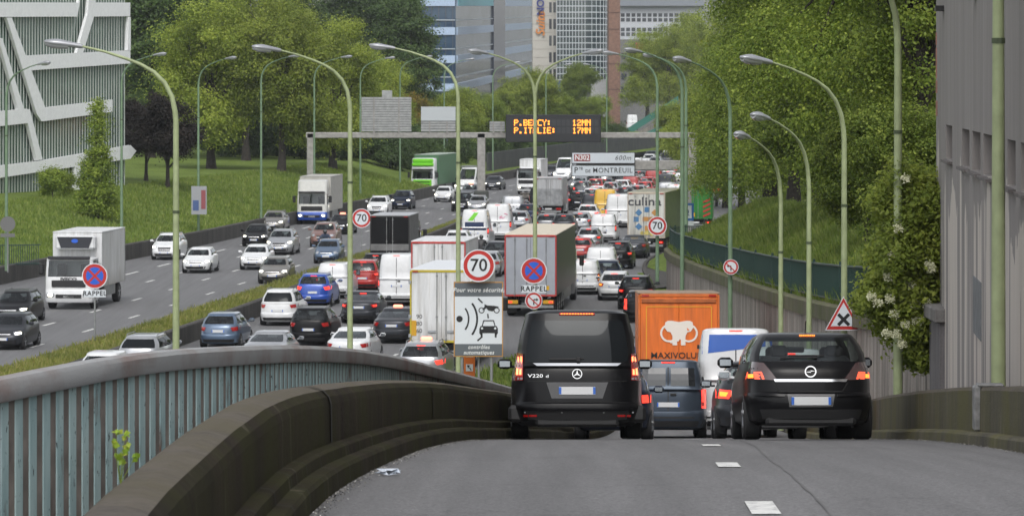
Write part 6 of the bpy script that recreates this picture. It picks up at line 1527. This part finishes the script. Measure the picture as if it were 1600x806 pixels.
def glass_office():
    root = thing('office_building', 'tall blue glass office with pale floor bands behind the trees', 'building'); A = Plane((gx(560, 700), 700), (gx(712, 700), 700)); B = Plane((gx(712, 700), 700), (gx(833, 910), 910))
    G1_ = glassb('office_glass_dark', (.015, .04, .085), (.05, .09, .14), .08, (.15, .15, .4)); G2_ = glassb('office_glass_refl', (.22, .28, .28), (.38, .44, .48), .12, (.12, .12, .25)); G2_.node_tree.nodes['Principled BSDF'].inputs['Metallic'].default_value = .75
    a, b, c = A.hit(540, 200), A.hit(712, 200), B.hit(833, 200); h = 34
    m = MB(); m.add([(a.x, a.y, -2), (b.x, b.y, -2), (b.x, b.y, h), (a.x, a.y, h)], [(0, 1, 2, 3)]); m.add([(a.x, a.y, h), (b.x, b.y, h), (c.x, c.y, h), (a.x, c.y, h), (a.x, c.y, -2), (a.x, a.y, -2)], [(0, 1, 2, 3), (0, 3, 4, 5)]); m.build('glass_front', G1_, root, 0)
    m = MB(); m.add([(b.x, b.y, -2), (c.x, c.y, -2), (c.x, c.y, h), (b.x, b.y, h)], [(0, 1, 2, 3)]); m.build('glass_wing', G2_, root, 0)
    BB = mat('band_blue_pale', (.36, .46, .62), .35, noise=.1); BC = mat('band_cyan', (.10, .38, .46), .4); ML = mat('mullion_pale', (.35, .40, .45), .4)
    f = lambda y: 10 + (y - 10) / 1.30
    for k, (y0, y1) in enumerate(((-36, -24), (-1, 10), (43, 55), (87, 99), (131, 143), (175, 187))):
        m = MB(); A.slab(m, [(540, y0), (711, y0), (711, y1), (540, y1)], .3); m.build('band', BB, root, 0)
        m = MB(); B.slab(m, [(713, y0), (833, f(y0)), (833, f(y1)), (713, y1)], .3); m.build('band', BB, root, 0)
        if k == 1: m = MB(); B.slab(m, [(713, -8), (768, -6), (768, 9.5), (713, 9.5)], .4); m.build('cyan_band', BC, root, 0)
        y = y1 + 21; m = MB(); A.slab(m, [(540, y), (711, y), (711, y + 1.6), (540, y + 1.6)], .2); B.slab(m, [(713, y), (833, f(y)), (833, f(y + 1.8)), (713, y + 1.8)], .2); m.build('transom', ML, root, 0)
    m = MB()
    for px in range(553, 711, 11): A.slab(m, [(px, -40), (px + .9, -40), (px + .9, 200), (px, 200)], .16)
    m.build('mullion', mat('mullion_dark', (.05, .06, .08), .4), root, 0)
    m = MB(); B.slab(m, [(769, -40), (787, -40), (787, 165), (769, 170)], .34); m.build('dark_bay', glassb('bay_dark', (.015, .022, .045), (.03, .04, .07), .1), root, 0)
glass_office()
def block(label, name, d, px0, px1, ytop_, mt, depth=20, cat='building'):
    root = thing(name, label, cat, (0, 0, 0)); x0, x1 = gx(px0, d), gx(px1, d); zt = HC - (ytop_ - YH) * d / F
    MB().box(((x0 + x1) / 2, d + depth / 2, zt / 2 - 2), (x1 - x0, depth, zt + 4)).build('wall', mt, root, 0); return root, (lambda px: (px - 800) * d / F), (lambda py: HC - (py - YH) * d / F)
def windows(root, Xp, Z, d, xs, ys, w, h, gm, fm=None):
    for y in ys:
        for x in xs:
            o = MB().box((Xp(x), d - .02, Z(y)), (w, .1, h)).build('window', gm, root, 0)
            if fm: MB().box((Xp(x), d - .06, Z(y) - h / 2 - .12), (w + .3, .3, .18)).build('sill', fm, o, 0)
PALE = mat('render_pale', (.50, .48, .44), .8, noise=.08, ns=.5); WDK = glassb('window_dark', (.03, .035, .045), (.08, .09, .1), .1)
r_, Xp, Z = block('narrow pale hotel block with vertical name in orange and blue letters', 'hotel_building', 720, 832, 871, -60, PALE)
windows(r_, Xp, Z, 720, (860, 866.5), (-14, 12, 38, 64, 90, 116, 142), .48, 1.9, WDK)
m = MB()
for y in range(-40, 170, 13): m.box((Xp(848), 719.98, Z(y)), (38 * .12 * .8, .05, .06))
m.build('joint_line', mat('joint_line', (.33, .31, .28), .8), r_, 0)
hs_ = thing('hotel_sign', 'vertical hotel name, orange Suite and blue Novotel, on the pale block', 'sign', (Xp(845), 719.6, 0))
text('lettering', 'Suite', 2.3, mat('hotel_orange', (.62, .22, .04), .5), hs_, (0, 0, Z(38)), (R_(90), R_(-90), 0), .05, bold=.04, shear=.3); text('lettering', 'NOVOTEL', 1.9, mat('hotel_blue', (.04, .05, .22), .5), hs_, (0, 0, Z(-12)), (R_(90), R_(-90), 0), .05, bold=.05)
b_ = thing('banner', 'narrow vertical blue banner low on the hotel', 'banner', (gx(872, 712), 712, 0)); zz = W(0, 142, 712).z; MB().box((0, 0, zz), (.85, .15, 3.4), .03).build('cloth', mat('banner_blue', (.02, .08, .32), .6), b_); text('lettering', 'Novotel', .6, LENS, b_, (0, -.1, zz), (R_(90), R_(-90), 0), .01)
# glass grid tower: flat part and rounded corner
def grid_tower():
    d = 716; root = thing('glass_tower', 'glass tower with white square window grid and rounded corner', 'building'); s = d / F; Xp = lambda px: (px - 800) * s; Z = lambda py: HC - (py - YH) * s
    pts = [(Xp(870), d), (Xp(918), d)] + [(Xp(918) + 3.9 * math.sin(R_(a)), d + 5 - 5 * math.cos(R_(a))) for a in range(12, 91, 13)] + [(Xp(952), d + 14)]
    z0, z1 = Z(126), Z(-60)
    m = MB(); m.loft([[(x, y, z0) for x, y in pts], [(x, y, z1) for x, y in pts]], closed=False); m.build('glass_wall', glassb('tower_glass', (.02, .035, .045), (.10, .12, .12), .08, (.2, .2, .3)), root, 0)
    ml = mat('grid_white', (.48, .52, .55), .5); m = MB(); y = -58
    while y < 127:
        m.loft([[(x + .0, yy - .12, Z(y)), (x, yy - .12, Z(y + 1.5)), (x, yy + .1, Z(y + 1.5)), (x, yy + .1, Z(y))] for x, yy in pts]); y += 9.6
    m.build('transom', ml, root, 0); m = MB()
    for px in [870 + 4.9 * i for i in range(10)]: m.box((Xp(px), d - .1, (z0 + z1) / 2), (.11, .2, z1 - z0))
    for x, y in pts[2:]: m.box((x, y - .1, (z0 + z1) / 2), (.1, .2, z1 - z0))
    m.build('mullion', ml, root, 0)
    MB().box((Xp(905), d + 6, Z(126) / 2 - 1.5), (Xp(945) - Xp(870), 8, Z(126) + 3)).build('ground_floor', mat('plinth_dark', (.10, .10, .11), .6), root, 0)
grid_tower()
BRK = mat('brick_brown', (.20, .115, .085), .85, noise=.25, ns=2)
r_, Xp, Z = block('slim brown brick tower right of the glass grid', 'brick_tower', 690, 951, 969, -60, BRK, 10)
m = MB()
for y in (-30, 20, 46, 100, 140): m.box((Xp(960), 689.97, Z(y)), (18 * .115, .06, .12))
m.build('joint_line', mat('joint_dark', (.1, .06, .05), .9), r_, 0)
r_, Xp, Z = block('white panelled block with small blue P sign board', 'annex_building', 700, 924, 950, 125, mat('render_grey', (.40, .41, .42), .8, noise=.1), 6)
o = MB().box((Xp(932), 699.8, Z(166)), (9 * .1167, .1, 15 * .1167)).build('parking_sign', mat('p_blue', (.02, .08, .35), .5), r_, 0); text('lettering', 'P', 1.3, LENS, o, (Xp(932), 699.7, Z(164)), (R_(90), 0, 0), .01, bold=.03)
OFW = mat('office_white', (.46, .48, .51), .6)
r_, Xp, Z = block('low white office with two rows of square windows', 'office_building', 780, 966, 1100, 10, OFW)
windows(r_, Xp, Z, 780, [973 + 8.4 * i for i in range(15)], (24, 31.5, 46.5, 54), .78, .72, WDK)
MB().box((Xp(1033), 779.2, Z(5)), (134 * .13, 1.5, 1.2)).build('roof_edge', mat('roof_slate', (.20, .22, .25), .6), r_, 0); MB().box((Xp(1033), 786, Z(-4)), (134 * .13, 8, 1.3)).build('roof', mat('tile_orange', (.42, .18, .10), .8, noise=.2), r_, 0)
r_, Xp, Z = block('low grey building with orange-red fascia', 'shop_building', 740, 966, 1075, 62, mat('shop_grey', (.19, .19, .19), .8, noise=.2)); MB().box((Xp(1010), 739.8, Z(72)), (34 * .1233, .3, 10 * .1233)).build('fascia', mat('fascia_red', (.5, .13, .07), .6), r_, 0)
windows(r_, Xp, Z, 740, [975 + 13 * i for i in range(8)], (88, 104, 120, 140), 1.0, 1.1, WDK)
r_, Xp, Z = block('pale low-rise behind the left trees', 'apartment_building', 850, 470, 566, 4, mat('render_white', (.46, .45, .44), .8, noise=.15, ns=.6), 12); MB().box((Xp(546), 849.8, Z(32)), (20 * .1417, .3, 34 * .1417)).build('balcony_panel', mat('render_beige', (.42, .36, .30), .8), r_, 0); windows(r_, Xp, Z, 850, [480 + 12 * i for i in range(8)], (18, 42, 66), 1.0, 1.3, WDK)
MB().box((Xp(520), 849.6, Z(14)), (80 * .1417, .5, .3)).build('roof_edge', mat('roof_slate', (.20, .22, .25), .6), r_, 0)
r_, Xp, Z = block('long dark block closing the far end of the road', 'apartment_building', 930, 640, 1700, 95, mat('render_dim', (.22, .22, .21), .8, noise=.3, ns=.4), 12); windows(r_, Xp, Z, 930, [860 + 15 * i for i in range(14)], (112, 128, 146), 1.2, 1.3, WDK)
# footbridge ramp with green railings
def stair_ramp():
    d = 636; s = d / F; root = thing('footbridge_ramp', 'sloping footbridge ramp with dark green railings at the far end of the road', 'ramp', (0, d, 0)); Xp = lambda px: (px - 800) * s; Z = lambda py: HC - (py - YH) * s
    MB().prism([(Xp(975), Z(262)), (Xp(1088), Z(262)), (Xp(1088), Z(203)), (Xp(1040), Z(215)), (Xp(985), Z(244))], 0, 3).build('concrete_wall', mat('wall_pinkgrey', (.30, .26, .235), .8, noise=.2), root, 0)
    g = mat('railing_green_far', (.02, .13, .105), .6)
    for y0, y1 in ((226, 160), (243, 192)):
        m = MB(); m.prism([(Xp(945), Z(y0 + 8)), (Xp(1060), Z(y1 + 2)), (Xp(1060), Z(y1 - 10)), (Xp(945), Z(y0 - 3))], -.1, 0); m.build('railing', g, root, 0)
    MB().prism([(Xp(945), Z(240)), (Xp(1062), Z(180)), (Xp(1062), Z(173)), (Xp(945), Z(233))], .02, 2.8).build('deck', CONC, root, 0)
    for i, (px, py, c) in enumerate(((1013, 238, (.28, .32, .45)), (1022, 236, (.42, .40, .48)), (1032, 240, (.25, .28, .40)), (1055, 235, (.45, .2, .3)), (1068, 240, (.15, .3, .5)))):
        m = MB(); m.prism(circ(Xp(px), Z(py), .6, 9), -.01 - .004 * i, .01); m.build('graffiti', mat('graffiti_%d' % i, c, .8, noise=.5, ns=6), root, 0)
stair_ramp()
# graffiti wall behind the left trees
r_ = thing('graffiti_wall', 'low graffiti-covered wall behind the left tree trunks', 'wall'); dw = 432
m = MB(); m.add([(gx(330, dw), dw + 8, 1), (gx(700, dw), dw, 1), (gx(700, dw), dw, 5.2), (gx(330, dw), dw + 8, 5.2)], [(0, 1, 2, 3)])
gm, nt, b = nm('graffiti_paint'); n = noise_node(nt, .5, 5); r = ramp_node(nt, n.outputs[0], [(.3, (.18, .19, .2)), (.42, (.10, .16, .28)), (.5, (.3, .28, .27)), (.58, (.42, .14, .06)), (.64, (.22, .24, .24)), (.75, (.45, .46, .44))]); nt.links.new(r.outputs[0], b.inputs['Base Color']); m.build('wall_face', gm, r_, 0)
wallstrip('noise_barrier', lambda d: L_(d) - 1.6, frange(440, 606, 6), .2, 2.6, mat('barrier_dark', (.045, .05, .045), .8, noise=.4, ns=.6), 'dark barrier wall along the far bend of the left carriageway', 'wall', lambda d: .6)
r_ = thing('concrete_block', 'small grey concrete block in the median right of the gantry leg', 'concrete block', (gx(826, 352), 352, 0)); MB().box((0, 0, .55), (1.5, 1.2, 1.1), .05).build('block', CONC, r_); MB().box((0, 0, 1.13), (1.6, 1.3, .08), .02).build('cap', CONC, r_)
# backdrop trees
GBk = 'dense trees closing the view'
rb = random.Random(8)
ordw_ = ('first', 'second', 'third', 'fourth', 'fifth', 'sixth', 'seventh', 'eighth', 'ninth', 'tenth', 'eleventh', 'twelfth', 'thirteenth', 'fourteenth', 'fifteenth', 'sixteenth', 'seventeenth')
for i in range(22):
    px = 205 + i * 21 + rb.uniform(-8, 8); d = rb.choice((455, 480, 510, 540)); tree(('dark', 'low_a', 'light')[i % 3], px, d, 2.2, rb.uniform(1.15, 1.5), f'background tree, {("first","second","third","fourth","fifth","sixth","seventh","eighth","ninth","tenth","eleventh","twelfth","thirteenth","fourteenth","fifteenth","sixteenth","seventeenth","eighteenth","nineteenth","twentieth","twenty-first","twenty-second")[i]} from the left behind the left bank', GBk)
for i in range(15):
    px = 670 + i * 19 + rb.uniform(-6, 6); d = rb.uniform(590, 650); X = gx(px, d)
    if X > L_(d) - 3: continue
    tree('low_a', px, d, ZL(L_(d) - X) - .5, rb.uniform(.75, 1.0), f'low hedge-like tree, {ordw_[i]} from the left under the far buildings', GBk)
for i in range(16):
    px = 1075 + i * 27; d = 430 + (i % 4) * 35; tree(('plane_b', 'light', 'tall_b', 'plane_a')[i % 4], px, d, zr(px, d) if gx(px, d) > RR(d) else 0.2, 1.35, f'distant tall tree, {ordw_[i]} from the left behind the right slope trees', GBk) if gx(px, d) > RR(d) + 3 else None
for i in range(17):
    px = 345 + i * 22; d = 398 + (i % 3) * 9; X = gx(px, d)
    if X < L_(d) - 4: tree('bush_dark', px, d, ZL(L_(d) - X) - .2, rb.uniform(.8, 1.15), f'dark bush, {ordw_[i]} from the left along the foot of the bank trees', 'dark bushes under the bank trees')
for i in range(14):
    d = 404 + i * 14; X = L_(d) - 4.2 - (i % 2) * 1; tree(('bush_dark', 'low_a')[i % 2], 0, d, ZL(4) - .2, (.85, .42)[i % 2], f'roadside bush, {ordw_[i]} nearest along the far left carriageway', 'bushes beside the far carriageway', x=X)
for i, (px, d, sc_) in enumerate(((1012, 672, .95), (1045, 660, 1.0), (1078, 690, 1.15), (1100, 700, 1.2))):
    tree('plane_b', px, d, 5.2, sc_, f'bright street tree, {ordw_[i]} from the left in front of the low white office', 'street trees before the white office')
car('sprinter', 'white', 988, 652, 'white van parked at the foot of the footbridge ramp', 'van', 'away', yaw=0, rear_glass=False, brake=False, lod=2, z=ZL(L_(645) - gx(988, 645)))

# grey building on the right
def grey_building():
    root = thing('grey_building', 'windowless grey concrete building with narrow recessed slots at the right edge', 'building'); P0, P1 = Vector((8.45, 76.5, 0)), Vector((5.9, 38.6, 0)); u = (P1 - P0).normalized(); n = Vector((-u.y, u.x, 0)); n = n if n.x < 0 else -n; back = -n
    m_, nt, b = nm('grey_render'); n1 = noise_node(nt, .8, 8, (1, 1, .10)); n2 = noise_node(nt, 5, 6, (1, 1, .05)); n3 = noise_node(nt, 35, 3)
    base = ramp_node(nt, n1.outputs[0], [(.3, (.245, .225, .215)), (.7, (.315, .292, .28))]); st = ramp_node(nt, n2.outputs[0], [(.3, (.86,) * 3), (.6, (1.02,) * 3)]); o = mix_node(nt, 1.0, base.outputs[0], st.outputs[0], 'MULTIPLY')
    # pale overpainted patches low on the wall, with ragged tops
    tc = nt.nodes.new('ShaderNodeTexCoord'); sp = nt.nodes.new('ShaderNodeSeparateXYZ'); nt.links.new(tc.outputs['Object'], sp.inputs[0]); np_ = noise_node(nt, .55, 2, (1, 1, .03)); n5 = noise_node(nt, 3, 6, (1, 1, .3))
    ma = nt.nodes.new('ShaderNodeMath'); ma.operation = 'MULTIPLY_ADD'; ma.inputs[1].default_value = 5.5; ma.inputs[2].default_value = 5.9; nt.links.new(np_.outputs[0], ma.inputs[0])
    mb = nt.nodes.new('ShaderNodeMath'); mb.operation = 'MULTIPLY_ADD'; mb.inputs[1].default_value = 1.2; nt.links.new(n5.outputs[0], mb.inputs[0]); nt.links.new(ma.outputs[0], mb.inputs[2])
    lt = nt.nodes.new('ShaderNodeMath'); lt.operation = 'LESS_THAN'; nt.links.new(sp.outputs[2], lt.inputs[0]); nt.links.new(mb.outputs[0], lt.inputs[1])
    n6 = noise_node(nt, 1.1, 3, (1, 1, .04)); g6 = nt.nodes.new('ShaderNodeMath'); g6.operation = 'GREATER_THAN'; g6.inputs[1].default_value = .48; nt.links.new(n6.outputs[0], g6.inputs[0]); mm_ = nt.nodes.new('ShaderNodeMath'); mm_.operation = 'MULTIPLY'; nt.links.new(lt.outputs[0], mm_.inputs[0]); nt.links.new(g6.outputs[0], mm_.inputs[1])
    pal = mix_node(nt, 1.0, (.56, .51, .46), st.outputs[0], 'MULTIPLY'); o = mix_node(nt, mm_.outputs[0], o, pal); nt.links.new(o, b.inputs['Base Color']); b.inputs['Roughness'].default_value = .9; bump_node(nt, b, n3.outputs[0], .5, .015)
    L = (P1 - P0).length; zb, zt, w0, w1 = 3.0, 24, 9.78, 10.42
    def slabf(m, t0, t1, z0, z1, o0=0.0, th=.45):
        a = P0 + u * t0 + n * o0; b2 = P0 + u * t1 + n * o0; A = a - n * th; B = b2 - n * th
        m.add([(a.x, a.y, z0), (b2.x, b2.y, z0), (B.x, B.y, z0), (A.x, A.y, z0), (a.x, a.y, z1), (b2.x, b2.y, z1), (B.x, B.y, z1), (A.x, A.y, z1)], [(0, 1, 5, 4), (1, 2, 6, 5), (2, 3, 7, 6), (3, 0, 4, 7), (4, 5, 6, 7), (0, 3, 2, 1)])
    def T(px):
        k = (px - 800) / F; return (k * P0.y - P0.x) / (u.x - k * u.y)
    wins = [(1478, 1488), (1503, 1515), (1519, 1532), (1536, 1550), (1574, 1587), (1595, 1609), (1614, 1629), (1640, 1658), (1664, 1684)]
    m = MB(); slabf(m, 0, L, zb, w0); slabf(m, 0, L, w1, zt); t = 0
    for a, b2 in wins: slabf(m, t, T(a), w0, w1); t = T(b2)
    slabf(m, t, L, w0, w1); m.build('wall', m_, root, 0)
    m = MB()
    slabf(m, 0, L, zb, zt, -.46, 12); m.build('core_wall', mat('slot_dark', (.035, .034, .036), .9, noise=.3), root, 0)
    for a, b2 in wins: m = MB(); slabf(m, T(a) - .05, T(b2) + .05, w0 - .06, w0 - .012, .10, .35); m.build('sill', mat('sill_grey', (.14, .125, .12), .8, noise=.3), root, 0)
    for px in (1474, 1524, 1603): m = MB(); slabf(m, T(px) - .2, T(px) + .35, W(px, 4, 70).z - .1, W(px, 4, 70).z, .16, .16); m.build('bracket', BLACK, root, 0)
    m = MB()
    for z0, z1, w in ((11.3, 11.9, .14), (11.0, 11.25, .3), (11.95, 12.2, .1), (10.55, 10.85, .35)): slabf(m, .25, .25 + w, z0, z1, .02, .02)
    m.build('repair_patch', mat('patch_terracotta', (.33, .17, .13), .85, noise=.2), root, 0)
    m = MB(); slabf(m, T(1522), T(1534), W(0, 520, 62).z, W(0, 432, 62).z, .02, .02); m.build('niche_panel', mat('niche_blue', (.16, .17, .18), .7, noise=.3), root, 0)
    pp = thing('wall_pier', 'short concrete pier with projecting cap at the corner of the grey building', 'pier', (8.3, 73.6, 0)); MB().box((.0, 0, 5.2), (.40, 1.8, 3.0)).build('pier', m_concrete('pier_conc', (.22, .21, .215), (.15, .14, .145), .3), pp); MB().box((-.03, 0, 6.80), (.56, 2.0, .26), .02).build('cap', m_concrete('cap_conc', (.27, .26, .25), (.18, .17, .165), .3), pp)
grey_building()

# ------------------------------------------------------------------ motorcycles and riders
SK = mat('leather_black', (.018, .018, .02), .55); SKB = mat('jacket_navy', (.03, .045, .08), .7)
def rider_bike(px, d, face, lab_b, lab_p, jm=SK, lat=None):
    X = gx(px, d) if lat is None else lat; yaw = math.atan((M2(d + 3) - M2(d - 3)) / 6); rot = (0, 0, -yaw if face == 'away' else math.pi - yaw)
    root = thing('motorcycle', lab_b, 'motorcycle', (X, d, 0), rot, 'motorcycles between the lanes'); t, rm = wheel_mesh(.31, .14)
    for y in (-.7, .72): o = ob('wheel', t, root, (0, y, .31)); ob('rim', rm, o)
    m = MB(); m.loft([[(x * w, y, z + dz * h) for x, dz in ((-1, 0), (-.7, .7), (0, 1), (.7, .7), (1, 0), (.6, -1), (-.6, -1))] for y, w, z, h in ((-.95, .06, .82, .06), (-.5, .14, .78, .10), (-.1, .17, .78, .16), (.25, .2, .82, .24), (.6, .2, .9, .22), (.85, .10, .85, .1))]); m.build('body', SK, root, 60)
    m = MB(); m.tube([(0, .72, .31), (0, .5, .95)], .05, 6); m.tube([(0, -.7, .31), (0, -.1, .5)], .06, 6); m.box((0, 0, .5), (.34, .5, .4), .08); m.build('engine_frame', GREY, root)
    m = MB(); m.tube([(-.38, .38, 1.05), (-.2, .5, 1.06), (.2, .5, 1.06), (.38, .38, 1.05)], .025, 6); m.build('handlebar', BLACK, root)
    for s in (-1, 1): MB().box((s * .42, .45, 1.2), (.14, .05, .08), .02).build('mirror', BLACK, root)
    if face == 'front': MB().box((0, .83, .9), (.2, .08, .14), .04).build('headlight', HEAD_ON, root)
    else: MB().box((0, -.97, .84), (.16, .04, .07), .02).build('taillight', RED_ON, root)
    MB().box((0, .66, 1.16), (.34, .04, .3), .03).build('windshield', GLASS, root)
    pr = thing('person', lab_p, 'person', (X, d, 0), rot, 'motorcycle riders')
    V = [(0, -.25, .86), (0, -.18, 1.1), (0, -.08, 1.36), (0, -.03, 1.5), (0, 0, 1.6), (-.2, -.07, 1.42), (-.36, .1, 1.2), (-.34, .36, 1.08), (.2, -.07, 1.42), (.36, .1, 1.2), (.34, .36, 1.08), (-.13, -.22, .84), (-.27, .2, .78), (-.24, .0, .38), (-.24, .14, .30), (.13, -.22, .84), (.27, .2, .78), (.24, .0, .38), (.24, .14, .30)]
    E = [(0, 1), (1, 2), (2, 3), (3, 4), (2, 5), (5, 6), (6, 7), (2, 8), (8, 9), (9, 10), (0, 11), (11, 12), (12, 13), (13, 14), (0, 15), (15, 16), (16, 17), (17, 18)]
    Rd = [.17, .17, .18, .08, .07, .09, .065, .05, .09, .065, .05, .12, .09, .065, .06, .12, .09, .065, .06]
    def bm_():
        me = bpy.data.meshes.new('body'); me.from_pydata(V, E, []); tmp = bpy.data.objects.new('tmpb', me); col.objects.link(tmp); md = tmp.modifiers.new('s', 'SKIN'); sub = tmp.modifiers.new('u', 'SUBSURF'); sub.levels = sub.render_levels = 1
        for i, sv_ in enumerate(me.skin_vertices[0].data): sv_.radius = (Rd[i], Rd[i]); sv_.use_root = (i == 0)
        out = bpy.data.meshes.new_from_object(tmp.evaluated_get(bpy.context.evaluated_depsgraph_get())); bpy.data.objects.remove(tmp); out.polygons.foreach_set('use_smooth', [True] * len(out.polygons)); return out
    me = cached(('rider', jm.name), bm_); 
    if not me.materials: me.materials.append(jm)
    ob('body', me, pr)
    m = MB(); m.lathe([(-.14, .03), (-.12, .09), (-.06, .125), (.0, .135), (.07, .12), (.12, .07), (.14, .02)], (0, .02, 1.66), 'z', 14); hm = m.build('helmet', mat('helmet_black', (.02, .02, .022), .2, coat=1), pr, 60); MB().box((0, .13, 1.66), (.16, .05, .07), .02).build('visor', mat('visor', (.03, .03, .035), .3), hm)
rider_bike(508, 247, 'front', 'dark motorcycle with pale fairing coming between the lanes', 'person in dark blue jacket and helmet riding the oncoming motorcycle', SKB)
rider_bike(752, 238.5, 'away', 'black motorcycle with red lamp seen above the lorry roof', 'person in black riding the motorcycle above the lorry roof')
rider_bike(954, 357, 'away', 'dark motorcycle filtering through the jam under the direction sign', 'person in black filtering through the jam')
rider_bike(923, 402, 'front', 'motorcycle with bright headlight left beneath the direction sign', 'person on the motorcycle beneath the direction sign left')
rider_bike(933, 409, 'front', 'motorcycle with headlight right beneath the direction sign', 'person on the motorcycle beneath the direction sign right')
# ------------------------------------------------------------------ tell apart the far cars that share a description
ordw = ['first', 'second', 'third', 'fourth', 'fifth', 'sixth', 'seventh', 'eighth', 'ninth', 'tenth', 'eleventh', 'twelfth']
bylab = {}
for o in list(scene.objects):
    if o.parent is None and 'label' in o and o.get('category') in ('car', 'van'): bylab.setdefault(o['label'], []).append(o)
for lab, os_ in bylab.items():
    if len(os_) > 1:
        os_.sort(key=lambda o: o.location.x / o.location.y)
        for i, o in enumerate(os_): o['label'] = f'{lab}, {ordw[i]} from left of {len(os_)} alike'

# ------------------------------------------------------------------ air: one even pale volume round camera and scene
hm = bpy.data.materials.new('haze'); hm.use_nodes = True; hn = hm.node_tree; hn.nodes.clear()
pv = hn.nodes.new('ShaderNodeVolumePrincipled'); pv.inputs['Color'].default_value = (.86, .90, .95, 1); pv.inputs['Density'].default_value = .00012; pv.inputs['Anisotropy'].default_value = .2
ho = hn.nodes.new('ShaderNodeOutputMaterial'); hn.links.new(pv.outputs[0], ho.inputs['Volume'])
hb = MB(); hb.box((0, 2900, 19), (7000, 6300, 40.4)); h_ = tag(hb.build('haze', hm, None, 0), 'thin pale haze filling the air', 'haze', kind='stuff')
